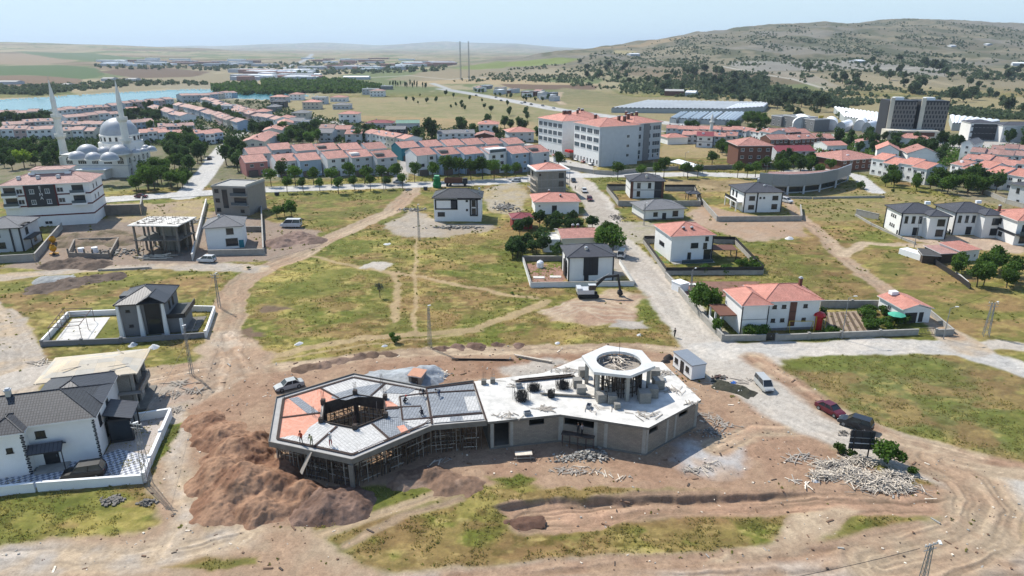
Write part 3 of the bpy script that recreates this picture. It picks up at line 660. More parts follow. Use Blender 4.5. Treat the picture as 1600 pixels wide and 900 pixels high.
def gable_roof(mb,x0,y0,x1,y1,z,rh,along='x',m=0,me=1,th=.16,mg=2,wall=None,off=.5):
 """gable roof; ridge along x or y; gable triangles use material mg on rectangle wall"""
 if along=='x':
  ym=y0+(y1-y0)*off;r0,r1=(x0,ym,z+rh),(x1,ym,z+rh)
  lo=[((x0,y0,z),(x1,y0,z)),((x1,y1,z),(x0,y1,z))]
  fs=[[lo[0][0],lo[0][1],r1,r0],[lo[1][0],lo[1][1],r0,r1]]
 else:
  xm=x0+(x1-x0)*off;r0,r1=(xm,y0,z+rh),(xm,y1,z+rh)
  fs=[[(x0,y1,z),(x0,y0,z),r0,r1],[(x1,y0,z),(x1,y1,z),r1,r0]]
 for f in fs:
  mb.face(f,m)
  g=[(p[0],p[1],p[2]-th)for p in f];mb.face(g[::-1],me)
  for i in range(len(f)):
   j=(i+1)%len(f);mb.face([g[i],g[j],f[j],f[i]],me)
 if wall:
  X0,Y0,X1,Y1=wall;zz=z-th-.05
  if along=='x':
   for x in(X0,X1):mb.face([(x,Y0,zz),(x,Y1,zz),(x,(ym),z+rh-th-.12)][::1 if x==X1 else-1],mg)
  else:
   for y in(Y0,Y1):mb.face([(X0,y,zz),(X1,y,zz),(xm,y,z+rh-th-.12)][::1 if y==Y0 else-1],mg)
 mb.tube((r0[0],r0[1],r0[2]+.02),(r1[0],r1[1],r1[2]+.02),.09,5,m)
def chimney_mesh(m1,m2,h=1.1,s=.55):
 k=('ch',m1.name,h,s)
 if k not in _wc:
  c=MB();c.box(-s/2,-s/2,-.8,s/2,s/2,h,0);c.box(-s/2-.08,-s/2-.08,h,s/2+.08,s/2+.08,h+.12,1)
  c.box(-s/2+.05,-s/2+.05,h+.12,s/2-.05,s/2-.05,h+.3,1);_wc[k]=c.mesh('chimney',[m1,m2])
 return _wc[k]
def auto_windows(W,h,floors,n,fr,ww=1.3,wh=1.3,faces='F',D=8,glass=None,sill=.95):
 out=[];fh=h/floors
 for fc in faces:
  L=W if fc in 'FB'else D;k=n if fc in 'FB'else max(1,int(round(n*D/W)))
  for f_ in range(floors):
   for i in range(k):out.append((fc,L*(i+.5)/k,f_*fh+sill,ww,wh))
 return out
def house(A,B,D,h,roof='hip',rh=1.6,wall=WHITE,tile=RTILE,over=.5,name='house',label='',cat='house',group=None,wins=(),doors=(),fr=FRAMEW,edge=None,chim=(),z0=None,muntins=1,glass=None,plinth=None,corner=None,band=None,gable_along='x',mgw=None,root=None,extra=None,ridge_off=.5,mc=None,depthneg=False):
 A3=G(*A)if isinstance(A,tuple)else A;B3=G(*B)if isinstance(B,tuple)else B
 _,rz,W=place2(A3,B3)
 r=empty(name,(A3.x,A3.y,zland(A3.x,A3.y)if z0 is None else z0),rz)
 tag(r,label,cat,group)
 wb=MB();wb.box(0,0,-.8,W,D,h,0)
 wb.build('wall',[wall],r)
 if plinth:p=MB();p.box(-.03,-.03,-.5,W+.03,D+.03,.5);p.build('plinth',[plinth],r)
 if corner:
  for cx,cy in((0,0),(W,0),(0,D),(W,D)):
   c=MB();c.box(cx-.14,cy-.14,0,cx+.14,cy+.14,h-.02);c.build('corner_trim',[corner],r)
 if band:bb=MB();bb.box(-.04,-.04,h*.5-.12,W+.04,D+.04,h*.5+.12);bb.build('floor_band',[band],r)
 rb=MB();ed=edge or FRAMEW;zt=h+.18
 if roof=='hip':hip_roof(rb,-over,-over,W+over,D+over,zt,rh,mc=mc)
 elif roof=='gable':
  box=(-over*.4,-over,W+over*.4,D+over)if gable_along=='x'else(-over,-over*.4,W+over,D+over*.4)
  gable_roof(rb,*box[:4],zt-.0,rh,gable_along,wall=(0,0,W,D),off=ridge_off)
 elif roof=='flat':
  rb.box(-over*.3,-over*.3,h+.002,W+over*.3,D+over*.3,h+.2,1)
  for q in((-over*.3,-over*.3,W+over*.3,.0),(-over*.3,D-.0,W+over*.3,D+over*.3),(-over*.3,0,0,D),(W,0,W+over*.3,D)):
   rb.box(q[0],q[1],h+.2,q[2],q[3],h+.55,1)
  rb.face([(.02,.02,h+.21),(W-.02,.02,h+.21),(W-.02,D-.02,h+.21),(.02,D-.02,h+.21)],0)
 elif roof=='shed':
  P=[(-over,-over,zt),(W+over,-over,zt),(W+over,D+over,zt+rh),(-over,D+over,zt+rh)];Q=[(p[0],p[1],p[2]-.15)for p in P]
  rb.face(P,0);rb.face(Q[::-1],1)
  for i in range(4):rb.face([Q[i],Q[(i+1)%4],P[(i+1)%4],P[i]],1)
  rb.face([(0,D,h),(0,0,h),(0,D,h+rh)],2);rb.face([(W,0,h),(W,D,h),(W,D,h+rh)],2);rb.face([(W,D,h),(0,D,h),(0,D,h+rh),(W,D,h+rh)],2)
 ro=rb.build('roof',[tile,ed,mgw or wall],r)
 for(cx,cy,cz)in chim:link('chimney',chimney_mesh(BRICKW if tile in(RTILE,RTILE2)else OFFW,LGREY),ro,(cx*W,cy*D,zt+cz),0)
 for q in wins:add_window(r,q[0],q[1]*(W if q[0]in 'FB'else D)if q[1]<=1 else q[1],q[2],q[3],q[4],W,D,fr,q[5]if len(q)>5 else muntins,glass)
 for q in doors:add_door(r,q[0],q[1]*(W if q[0]in 'FB'else D)if q[1]<=1 else q[1],q[2],q[3],W,D,q[4]if len(q)>4 else None)
 r['_w']=W
 if extra:extra(r,W,D,h)
 del r['_w']
 return r
def yard_wall(name,pts,h=1.6,th=.25,m=CONC,cap=None,label='',posts=0,pm=None,group=None,panel=None,cat='wall',closed=False):
 P=[gpos(*p)for p in pts]
 if closed:P.append(P[0])
 r=empty(name,P[0]);tag(r,label,cat,group);O=P[0]
 for i,(p,q)in enumerate(zip(P[:-1],P[1:])):
  p0,q0=p-O,q-O;p0.z=q0.z=0;d=(q0-p0);L=d.length;d.normalize()
  zb=min(p.z,q.z)-O.z
  b=MB();a=p0+d*(th*.0);e=q0-d*(th if i<len(P)-2 else 0)
  b.beam((a.x,a.y,(h+zb-.5)/2),(e.x,e.y,(h+zb-.5)/2),th,h-zb+.5)
  b.build('wall_panel',[m],r)
  if cap:
   c=MB();c.beam((a.x,a.y,h+zb*0+.04),(e.x,e.y,h+.04),th+.12,.08);c.build('coping',[cap],r)
  if panel:
   c=MB();c.beam((a.x,a.y,h+.45),(e.x,e.y,h+.45),.05,.9);c.build('fence_panel',[panel],r)
  if posts:
   n=max(1,int(L/posts))
   for k in range(n):
    t=p0+d*(L*k/n);c=MB();s=th*.75
    c.box(-s,-s,-.4,s,s,h+.22,0);c.box(-s-.05,-s-.05,h+.22,s+.05,s+.05,h+.3,1)
    c.build('post',[pm or m,cap or m],r,(t.x,t.y,0),math.atan2(d.y,d.x))
 return r
_crowns={}
def crown_mesh(key,rx,rz,n,leaf,m,seed,lobes=9,lift=0.0):
 if key in _crowns:return _crowns[key]
 R=np.random.RandomState(seed)
 c=R.normal(size=(lobes,3));c/=np.linalg.norm(c,axis=1)[:,None];c*=(R.rand(lobes,1)**.5)*.62;c[:,2]*=.8
 lr=.30+R.rand(lobes)*.24
 k=R.randint(0,lobes,n);d=R.normal(size=(n,3));d/=np.linalg.norm(d,axis=1)[:,None]
 rr=lr[k]*(R.rand(n)**.33);p=c[k]+d*rr[:,None]
 p*=np.array([rx,rx,rz]);p[:,2]+=lift
 a=R.normal(size=(n,3))+d*.6;a/=np.linalg.norm(a,axis=1)[:,None]
 t=np.cross(a,R.normal(size=(n,3)));t/=np.linalg.norm(t,axis=1)[:,None]+1e-9;b=np.cross(a,t)
 s=(leaf*(.6+R.rand(n)*.8))[:,None]
 V=np.stack([p-t*s-b*s*.6,p+t*s-b*s*.5,p+t*s*.8+b*s*.6,p-t*s*.7+b*s*.7],1).reshape(-1,3)
 me=bpy.data.meshes.new('crown');me.vertices.add(4*n);me.vertices.foreach_set('co',V.astype(np.float32).ravel())
 me.loops.add(4*n);me.loops.foreach_set('vertex_index',np.arange(4*n,dtype=np.int32));me.polygons.add(n)
 me.polygons.foreach_set('loop_start',np.arange(0,4*n,4,dtype=np.int32));me.polygons.foreach_set('loop_total',np.full(n,4,np.int32))
 me.update(calc_edges=True);me.materials.append(m);_crowns[key]=me;return me
def trunk_mesh(key,h,r,seed,limbs=5,spread=1.0):
 if key in _crowns:return _crowns[key]
 R=random.Random(seed);t=MB();top=(R.uniform(-.15,.15),R.uniform(-.15,.15),h)
 t.tube((0,0,-.3),top,r,7,0,r*.7)
 for i in range(limbs):
  a=2*math.pi*i/limbs+R.uniform(-.4,.4);s=R.uniform(.5,1)*spread
  mid=(top[0]+math.cos(a)*s*.6,top[1]+math.sin(a)*s*.6,h+s*.7)
  t.tube(top,mid,r*.55,5,0,r*.35);t.tube(mid,(mid[0]+math.cos(a)*s*.7,mid[1]+math.sin(a)*s*.7,mid[2]+s*.9),r*.35,4,0,r*.12)
 _crowns[key]=t.mesh('trunk',[BARK]);return _crowns[key]
KINDS_T={'street_tree':(2.6,2.2,1500,.17,'street_leaf',11,2.6,.14),'garden_tree':(2.4,2.4,1300,.19,'garden_leaf',10,1.4,.13),'dark_tree':(2.4,3.0,1100,.22,'dark_leaf',10,1.6,.16),'bright_tree':(2.2,2.2,1200,.18,'bright_leaf',10,1.4,.12),'conifer':(1.5,3.4,900,.18,'dark_leaf',12,1.0,.12),'bush':(1.2,.95,700,.11,'garden_leaf',8,.2,.06),'orchard_tree':(2.1,1.9,900,.2,'dark_leaf',8,1.3,.1),'hillside_tree':(2.6,2.6,240,.45,'hill_leaf',8,1.2,.15),'poplar':(1.2,4.4,420,.3,'dark_leaf',10,1.4,.14)}
def make_tree(kind,loc,s=1.0,label='',group=None,var=None,sz=None,name=None,parts=True,cat=None):
 rx,rz,n,lf,m,lob,th,tr=KINDS_T[kind];v=random.randint(0,3)if var is None else var
 z=loc.z if isinstance(loc,Vector)else 0
 r=empty(name or kind,(loc[0],loc[1],z),random.uniform(0,6.28));r.scale=(s,s,s*(sz or random.uniform(.9,1.12)))
 tag(r,label,cat or('bush'if 'bush'in kind else 'tree'),group)
 link('crown',crown_mesh((kind,v),rx,rz,n,lf,LEAF[m],hash(kind)%1+v*13+len(kind),lob),r,(0,0,th+rz*.72))
 if parts:link('trunk',trunk_mesh((kind,'t',v),th,tr,v+len(kind),5,rx*.5),r)
 return r
def lattice(name,base,h,w0,w1,label,n=None,head='arm',bar=.035,group=None,cat='pylon',lean=0,rz=None):
 r=empty(name,base,random.uniform(-.5,.5)if rz is None else rz);tag(r,label,cat,group);n=n or int(h/.8)
 L=MB()
 def cn(t):s=(w0+(w1-w0)*t)/2;return[Vector((sx*s,sy*s,h*t))for sx,sy in((-1,-1),(1,-1),(1,1),(-1,1))]
 c0,c1=cn(0),cn(1)
 for a,b in zip(c0,c1):L.beam(a-Vector((0,0,.3)),b,bar*1.7,bar*1.7)
 L.build('leg_frame',[STEEL],r)
 X=MB()
 for i in range(n):
  p,q=cn(i/n),cn((i+1)/n)
  for k in range(4):
   X.beam(p[k],q[(k+1)%4],bar*.6,bar*.6)
   if i%2:X.beam(p[k],p[(k+1)%4],bar*.6,bar*.6)
 X.build('bracing',[STEEL],r)
 if head=='arm':
  a=MB();a.beam((-.8,0,h),(.8,0,h),.08,.08);a.beam((-.8,0,h-.5),(.8,0,h-.5),.06,.06)
  a.build('crossarm',[STEEL],r)
  for x in(-.7,-.25,.25,.7):
   i_=MB();i_.tube((x,0,h+.03),(x,0,h+.25),.05,6);i_.build('insulator',[FRAMEW],r)
 if head in('lamp','arm'):
  a=MB();a.tube((0,0,h),(.35,-.3,h+.55),.03,5);a.build('lamp_arm',[STEEL],r)
  b=MB();b.box(-.12,-.28,-.05,.12,.28,.06);b.build('lamp_head',[FRAMEW],r,(.42,-.45,h+.56),-.6)
 return r
def street_lamp(base,h,label,group='street lamps along the roads',arms=1,rz=0.0):
 r=empty('street_lamp',base,rz);tag(r,label,'street lamp',group)
 p=MB();p.tube((0,0,-.2),(0,0,h),.09,8,0,.05);p.build('pole',[STEEL],r)
 for s in((1,)if arms==1 else(1,-1)):
  a=MB();a.tube((0,0,h),(s*.9,0,h+.3),.035,5);a.build('arm',[STEEL],r)
  b=MB();b.box(-.3,-.12,-.06,.3,.12,.05);b.build('lamp_head',[FRAMEW],r,(s*1.15,0,h+.33))
 return r
_cars={}
PAINT={}
def paint_mat(nm,c,rough=.3):return mat('paint_'+nm,srgb(*c,.6),rough=rough,var=.03,spec=.5,scale=.5)
def car_parts(kind,paint):
 k=(kind,paint.name)
 if k in _cars:return _cars[k]
 S={'sedan':([(-2.2,.72,.42,.80),(-2.05,.80,.30,.92),(-1.2,.86,.24,.96),(0,.88,.24,.94),(1.0,.87,.24,.92),(1.7,.84,.26,.82),(2.1,.76,.34,.68),(2.2,.66,.42,.58)],(-1.55,-.95,.35,1.05,1.42)),'hatch':([(-1.95,.74,.42,.85),(-1.85,.82,.30,.98),(-1.0,.86,.24,1.0),(0,.87,.24,.97),(.9,.86,.24,.95),(1.5,.84,.26,.86),(1.85,.76,.34,.70),(1.95,.66,.42,.6)],(-1.85,-1.5,.35,1.1,1.5)),'suv':([(-2.2,.80,.45,1.0),(-2.1,.88,.36,1.1),(-1.2,.92,.34,1.12),(0,.93,.34,1.1),(1.0,.92,.34,1.08),(1.7,.90,.36,1.0),(2.15,.84,.42,.86),(2.25,.74,.5,.7)],(-2.1,-1.8,.4,1.15,1.75)),'van':([(-2.45,.88,.45,1.15),(-2.35,.94,.36,1.22),(-1.2,.96,.34,1.22),(0,.96,.34,1.2),(1.2,.96,.34,1.16),(1.9,.93,.36,1.05),(2.3,.86,.42,.85),(2.4,.78,.5,.7)],(-2.4,-2.3,.85,1.65,2.0))}
 st,cab=S['sedan'if kind=='sedan'else kind]
 b=MB();ring=[]
 for x,hw,z0,z1 in st:
  ring.append([(x,-hw,z0),(x,-hw,(z0+z1)/2),(x,-hw*.93,z1),(x,hw*.93,z1),(x,hw,(z0+z1)/2),(x,hw,z0)])
 for a,c in zip(ring[:-1],ring[1:]):
  for i in range(6):
   j=(i+1)%6;b.face([a[i],c[i],c[j],a[j]][::-1],0)
 b.face(ring[0],0);b.face(ring[-1][::-1],0)
 xb,xr,xf,xg,zr=cab;hb=st[3][1]*.93;zb=st[3][3]-.01;hr=hb*.82
 lo=[(xb,-hb,zb),(xg,-hb,zb-.03),(xg,hb,zb-.03),(xb,hb,zb)];hi=[(xr,-hr,zr),(xf,-hr,zr),(xf,hr,zr),(xr,hr,zr)]
 g=MB()
 for i in range(4):g.face([lo[i],lo[(i+1)%4],hi[(i+1)%4],hi[i]],0)
 g.face(hi,0)
 rf=MB();rf.box(xr-.03,-hr-.02,zr,xf+.05,hr+.02,zr+.05,0)
 for i in range(4):rf.beam(lo[i],hi[i],.09,.09)
 mid0=((lo[0][0]+lo[1][0])/2-.1,-hb-.0,zb);rf.beam(mid0,((hi[0][0]+hi[1][0])/2-.1,-hr,zr),.08,.08);rf.beam((mid0[0],hb,zb),((hi[0][0]+hi[1][0])/2-.1,hr,zr),.08,.08)
 ty=MB();R=.33 if kind in('sedan','hatch')else .38
 ty.tube((0,-.1,0),(0,.1,0),R,14,0);rim=MB();rim.tube((0,-.115,0),(0,.115,0),R*.6,10,0)
 hl=MB();hl.box(-.05,-.16,-.07,.04,.16,.07,0);tl=MB();tl.box(-.03,-.14,-.1,.04,.14,.1,0)
 bump=MB();bump.box(-.07,-.7,-.1,.07,.7,.1,0)
 _cars[k]=dict(body=b.mesh('body',[paint],False),glass=g.mesh('window_glass',[GLASS]),roof=rf.mesh('roof_panel',[paint]),tyre=ty.mesh('tyre',[RUBBER]),rim=rim.mesh('rim',[STEEL]),hl=hl.mesh('headlight',[FRAMEW]),tl=tl.mesh('tail_light',[MAROON]),bump=bump.mesh('bumper',[DGREY]),st=st,R=R)
 return _cars[k]
def vehicle(kind,paint,base,rz,label,name='parked_car',cat='car',group=None,s=1.0):
 p=car_parts(kind,paint);r=empty(name,base,rz);r.scale=(s,)*3;tag(r,label,cat,group)
 link('body',p['body'],r);link('window_glass',p['glass'],r);link('roof_panel',p['roof'],r);R=p['R'];st=p['st']
 for x in(-1.3,1.35):
  for y in(-.80,.80):
   w_=link('wheel',p['tyre'],r,(x,y,R));link('rim',p['rim'],w_)
 for y in(-.55,.55):
  link('headlight',p['hl'],r,(st[-1][0]-.03,y,st[-1][3]-.02));link('tail_light',p['tl'],r,(st[0][0],y,st[0][3]-.1))
 link('bumper',p['bump'],r,(st[-1][0]-.02,0,st[-1][2]));link('bumper',p['bump'],r,(st[0][0]+.02,0,st[0][2]))
 return r
def person(loc,rz,pose,shirt,trousers,label,helmet=None,group=None):
 """one skinned body; pose: stand, bend, crouch, sit"""
 J={'pelvis':(0,0,.95),'chest':(0,.02,1.32),'neck':(0,.02,1.50),'head':(0,.05,1.66)}
 L=dict(hip=.10,knee=(.11,.03,.50),foot=(.12,0,.06),toe=(.13,.16,.04))
 hipz=.92
 if pose=='bend':J={'pelvis':(0,-.15,.92),'chest':(0,.22,1.10),'neck':(0,.36,1.14),'head':(0,.50,1.12)};hipz=.88
 if pose=='crouch':J={'pelvis':(0,-.12,.38),'chest':(0,.14,.70),'neck':(0,.24,.84),'head':(0,.32,.96)};hipz=.36;L['knee']=(.16,.32,.46)
 arms={'stand':[(.19,0,1.42),(.27,.04,1.15),(.27,.16,.92)],'reach':[(.19,0,1.42),(.26,.16,1.2),(.2,.42,1.12)],'bend':[(.19,.28,1.1),(.24,.36,.82),(.2,.46,.58)],'crouch':[(.19,.2,.76),(.26,.36,.56),(.16,.52,.36)]}[pose]
 if pose=='reach':pose='stand'
 V=[];E=[];Rr=[]
 def add(p,r,par=None):
  V.append(p);Rr.append(r);i=len(V)-1
  if par is not None:E.append((par,i))
  return i
 pv_=add(J['pelvis'],.145);ch=add(J['chest'],.16,pv_);nk=add(J['neck'],.06,ch);hd=add(J['head'],.095,nk)
 hp=J['head'];add((hp[0],hp[1]+(.02 if pose!='bend'else .03),hp[2]+.10),.085,hd)
 for s in(-1,1):
  h_=add((s*.10,J['pelvis'][1],hipz),.095,pv_);k_=add((s*L['knee'][0],L['knee'][1]+(0 if pose!='stand'else s*.06),L['knee'][2]),.07,h_)
  f_=add((s*L['foot'][0],L['foot'][1]+(s*.10 if pose=='stand'else-.05),L['foot'][2]+.06),.048,k_);add((s*L['toe'][0],L['toe'][1]+(s*.10 if pose=='stand'else 0),L['toe'][2]),.042,f_)
  a0=add((s*arms[0][0],arms[0][1],arms[0][2]),.07,ch);a1=add((s*arms[1][0],arms[1][1],arms[1][2]),.05,a0);a2=add((s*arms[2][0],arms[2][1],arms[2][2]),.035,a1)
  d=(Vector(arms[2])-Vector(arms[1])).normalized();pm=add((s*(arms[2][0]+d.x*.06),arms[2][1]+d.y*.06,arms[2][2]+d.z*.06),.034,a2)
  for q in range(4):add((s*(arms[2][0]+d.x*.14)+(q-1.5)*.02,arms[2][1]+d.y*.14+.02,arms[2][2]+d.z*.14),.010,pm)
  add((s*(arms[2][0]+d.x*.08),arms[2][1]+d.y*.08+.05,arms[2][2]+d.z*.08),.011,a2)
 me=bpy.data.meshes.new('tmp');me.from_pydata(V,E,[]);o=bpy.data.objects.new('tmp',me);COL.objects.link(o)
 sk=o.modifiers.new('s','SKIN');
 for i,r in enumerate(Rr):me.skin_vertices[0].data[i].radius=(r,r*(.72 if i in(0,1)else 1))
 me.skin_vertices[0].data[0].use_root=True
 ss=o.modifiers.new('d','SUBSURF');ss.levels=1;ss.render_levels=1
 dg=bpy.context.evaluated_depsgraph_get();m2=bpy.data.meshes.new_from_object(o.evaluated_get(dg));bpy.data.objects.remove(o)
 m2.materials.clear();SK=mat('skin',srgb(190,140,112,.6),var=.05)
 for x in(shirt,trousers,SK):m2.materials.append(x)
 nk_=Vector(J['neck']);hands=[Vector((s*arms[2][0],arms[2][1],arms[2][2]))for s in(-1,1)];pl=Vector(J['pelvis']);chv=Vector(J['chest']);ax=(chv-pl).normalized()
 for f in m2.polygons:
  c=Vector(f.center);k=0
  if(c-Vector(J['head'])).length<.17 and(c-chv).dot((nk_-chv).normalized())>(nk_-chv).length*.9:k=2
  elif min((c-h).length for h in hands)<.05 or any((c-h).dot((h-Vector((h.x/arms[2][0]*arms[1][0]if arms[2][0]else 0,arms[1][1],arms[1][2]))).normalized())>0 and(c-h).length<.22 for h in hands):k=2
  elif(c-pl).dot(ax)<.02 or(abs(c.x)>.05 and c.z<J['pelvis'][2]-.02 and(c-pl).dot(ax)<.06):k=1
  f.material_index=k;f.use_smooth=True
 r=link('person',m2,None,loc,rz);m2.name='person';tag(r,label,'person',group)
 hh=MB();hx=Vector(J['head']);
 hh.lathe([(.115,-.01),(.118,.04),(.10,.10),(.06,.14),(0,.155)],10,0,(hx.x,hx.y,hx.z+.05))
 if helmet:hh.lathe([(.15,-.012),(.118,0),(.118,.012),(.15,-.004)],10,0,(hx.x,hx.y+.02,hx.z+.05))
 hh.build('helmet'if helmet else 'hair',[helmet or mat('dark_hair',(.02,.016,.013,1),var=0)],r,smooth=True)
 return r
def heap(name,cones,label,cat,c1,c2,res=.22,rough=.35,group=None,clods=.5,seed=1,edge=1.0,lump=1.0,k=.6,sharp=1.25,z0=0.0,shr=1.0):
 """loose material tipped in cones: (photo x, photo y, radius m, height m)"""
 cc=[(G(a,b),r,h)for a,b,r,h in cones];x0=min(p.x-r for p,r,h in cc)-1;x1=max(p.x+r for p,r,h in cc)+1
 y0=min(p.y-r for p,r,h in cc)-1;y1=max(p.y+r for p,r,h in cc)+1
 nx,ny=int((x1-x0)/res),int((y1-y0)/res);X,Y=np.meshgrid(np.linspace(x0,x1,nx),np.linspace(y0,y1,ny))
 Xw=X+(fbm(X/2.5,Y/2.5,3,seed)-.5)*2.6*edge;Yw=Y+(fbm(X/2.5,Y/2.5,3,seed+5)-.5)*2.6*edge
 Z=np.full(X.shape,-.35)
 for p,r,h in cc:
  d=np.hypot(Xw-p.x,Yw-p.y)/(r*shr);q=h*(1-d**sharp)
  Z=np.logaddexp(Z*7,q*7)/7
 n=fbm(X/1.6,Y/1.6,4,seed+9);nf=fbm(X/.5,Y/.5,4,seed+12);ng=vnoise(X/.2,Y/.2,seed+15);ins=sstep(-.1,.5,Z)
 Z=Z+ins*((n-.5)*1.4*rough*lump+(nf-.5)*.9*rough+(ng-.5)*.16*rough)
 sp=vnoise(X/.38,Y/.38,seed+20);Z=Z+ins*(sp>.8)*clods*.22+z0
 cl=np.zeros(X.shape+(3,))+C3(*c1,k);m_=sstep(.4,.62,fbm(X/3,Y/3,4,seed+30));cl=blend(cl,C3(*c2,k),m_)
 cl*=(.74+.52*nf)[...,None]
 idx=np.arange(nx*ny).reshape(ny,nx);q=np.stack([idx[:-1,:-1],idx[:-1,1:],idx[1:,1:],idx[1:,:-1]],-1).reshape(-1,4)
 zf=Z.reshape(-1);q=q[(zf[q].max(1)>z0-.12)]
 P=np.stack([X,Y,Z],-1).reshape(-1,3);me=land_mesh(name,q,P,cl.reshape(-1,3),LAND)
 o=link(name,me);tag(o,label,cat,group);return o
def planks(name,spots,label,cat,m=WOOD,n=40,rad=(3,2),L=(1.5,3.5),hgt=.5,seed=3,group=None,kind=None,wd=.12,th=.04,rz=None,z=None,loose=1.0):
 """a tangle of boards"""
 R=random.Random(seed);mb=MB();O=gpos(*spots[0][:2])if z is None else G(*spots[0][:2],z)
 for(px,py,w_)in[(s[0],s[1],s[2]if len(s)>2 else 1)for s in spots]:
  c=(gpos(px,py)if z is None else G(px,py,z))-O
  for i in range(int(n*w_)):
   a=R.gauss(0,.5)*rad[0]*w_**.5;b=R.gauss(0,.5)*rad[1]*w_**.5;d=min(1,math.hypot(a/rad[0],b/rad[1]));ang=R.uniform(0,math.pi)if rz is None else rz+R.gauss(0,.35)*loose
   l=R.uniform(*L)/2;zc=hgt*(1-d)*R.random()+.06+th;tl=R.gauss(0,.10)*min(1,hgt*2)
   v=Vector((math.cos(ang),math.sin(ang),tl))*l;p=Vector((c.x+a,c.y+b,c.z+zc))
   mb.beam(p-v,p+v,wd*R.uniform(.6,1.4),th,R.randint(0,1))
 o=mb.build(name,[m,WOODG if m is WOOD else m],None,O);tag(o,label,cat,group,kind);return o
def rubble(name,px,py,n,rad,size,m,label,cat='rubble',seed=1,group=None,hgt=.4,kind=None):
 R=random.Random(seed);mb=MB();O=gpos(px,py)
 for i in range(n):
  a,b=R.gauss(0,.45)*rad[0],R.gauss(0,.45)*rad[1];s=size*R.uniform(.4,1.5);d=min(1,math.hypot(a/rad[0],b/rad[1]))
  mb.M=Matrix.Translation((a,b,hgt*(1-d)*R.random()+s*.2))@Matrix.Rotation(R.uniform(0,6),4,'Z')@Matrix.Rotation(R.uniform(-.5,.5),4,'X')
  u,v,w_=s*R.uniform(.5,1),s*R.uniform(.4,.8),s*R.uniform(.2,.5);mb.box(-u/2,-v/2,-w_/2,u/2,v/2,w_/2,R.randint(0,1))
 mb.M=Matrix.Identity(4);o=mb.build(name,[m,CONCD],None,O);tag(o,label,cat,group,kind);return o
ZD=4.3
def D2(px,py,z=ZD):v=G(px,py,z);return Vector((v.x,v.y,0))
HEX=[D2(553,585),D2(432,622),D2(420,692),D2(550,720),D2(675,667),D2(665,606)]
LNK=[D2(740,596),D2(761,659.6)]
HOLE=[D2(*p)for p in((555,618),(507,632),(504,660),(555,670),(601,652),(600,625))]
cb=empty('community_building',(-6,80,0));tag(cb,'long unfinished concrete building with a hexagonal wing at each end','building')
OB=Vector((-6,80,0));rel=lambda v:(v.x+6,v.y-80)
deck=MB();outer=[HEX[0],HEX[1],HEX[2],HEX[3],HEX[4],LNK[1],LNK[0],HEX[5]]
deck.prism([rel(p)for p in outer],ZD-.28,ZD,0,1,hole=[rel(p)for p in HOLE])
dk=deck.build('formwork_deck',[WOODG,mat('deck_boards',srgb(196,194,190,.62),var=.12,scale=.8)],cb);dk['label']='boarded deck with rows of infill blocks and open hexagonal well'
mid=lambda a,b,t=.5:a+(b-a)*t
cen=sum(HOLE,Vector((0,0,0)))/6
def inset(P,d):
 n=len(P);out=[];ar=sum(P[i].x*P[(i+1)%n].y-P[(i+1)%n].x*P[i].y for i in range(n));o=1 if ar>0 else-1
 for i in range(n):
  a,b,c=P[i-1],P[i],P[(i+1)%n];e1,e2=(b-a).normalized(),(c-b).normalized()
  n1_,n2_=Vector((-e1.y,e1.x,0))*o,Vector((-e2.y,e2.x,0))*o;s=(n1_+n2_).normalized()
  out.append(b+s*(d/max(.3,s.dot(n1_))))
 return out
HI=inset(HEX,1.0);HH=[cen+(p-cen)*1.10 for p in HOLE]
_pn=[0]
def patch(P,m,z,name='infill_blocks',ang=0.0):
 _pn[0]+=1;z+=_pn[0]*.0035;mb=MB();ca,sa=math.cos(ang),math.sin(ang)
 mb.prism([rel(p)for p in P],z-.02,z,0)
 mb.uv=[(x*ca-y*sa,x*sa+y*ca)for x,y in mb.uv]
 return mb.build(name,[m],cb)
cols6=[ASMW,ASMO,ASMO,ASMW,ASMG,ASMW]
for i in range(6):
 pm,nm_=(i-1)%6,(i+1)%6
 P=[mid(HI[pm],HI[i]),HI[i],mid(HI[i],HI[nm_]),mid(HH[i],HH[nm_]),HH[i],mid(HH[pm],HH[i])]
 e=(HEX[nm_]-HEX[i]);patch(P,cols6[i],ZD+.05,ang=-math.atan2(e.y,e.x)if i!=5 else 0)
zq=lambda x,y:D2(400+x/4,560+y/4,ZD+.1)
for P,m,k in[([(205,250),(262,238),(400,340),(330,352)],ASMG,0),([(330,432),(402,384),(498,430),(372,548),(210,520),(300,478)],ASMW,0),([(130,500),(230,480),(320,500),(280,530),(170,512)],ASMW,0),([(480,225),(625,182),(800,152),(715,242),(640,240),(560,262),(470,248)],ASMG,0),([(880,425),(925,415),(962,462),(912,470)],ASMO,0),([(990,395),(1080,415),(1000,440),(930,408)],ASMW,0),([(808,268),(880,250),(884,300),(812,305)],ASMO,0),([(815,325),(886,320),(890,365),(822,372)],ASMG,0),([(850,172),(1000,190),(950,222),(800,215)],ASMG,0),([(640,540),(760,490),(800,520),(640,590)],ASMW,0)]:
 patch([zq(*p)for p in P],m,ZD+.075,ang=.4)
for P,m in[([(912,246),(1052,232),(1084,366),(922,378)],ASMG),([(1075,222),(1365,206),(1410,334),(1104,358)],ASMG),([(1058,196),(1358,162),(1362,196),(1062,214)],ASMG),([(1104,376),(1416,350),(1426,380),(1112,404)],ASMW),([(1300,240),(1375,236),(1400,325),(1325,330)],ASMW),([(1210,368),(1290,362),(1296,388),(1214,394)],ASMG),([(812,225),(888,240),(892,300),(812,250)],ASMW),([(905,392),(1090,378),(1090,400),(1010,412)],ASMW)]:
 patch([zq(*p)for p in P],m,ZD+.05,ang=.15)
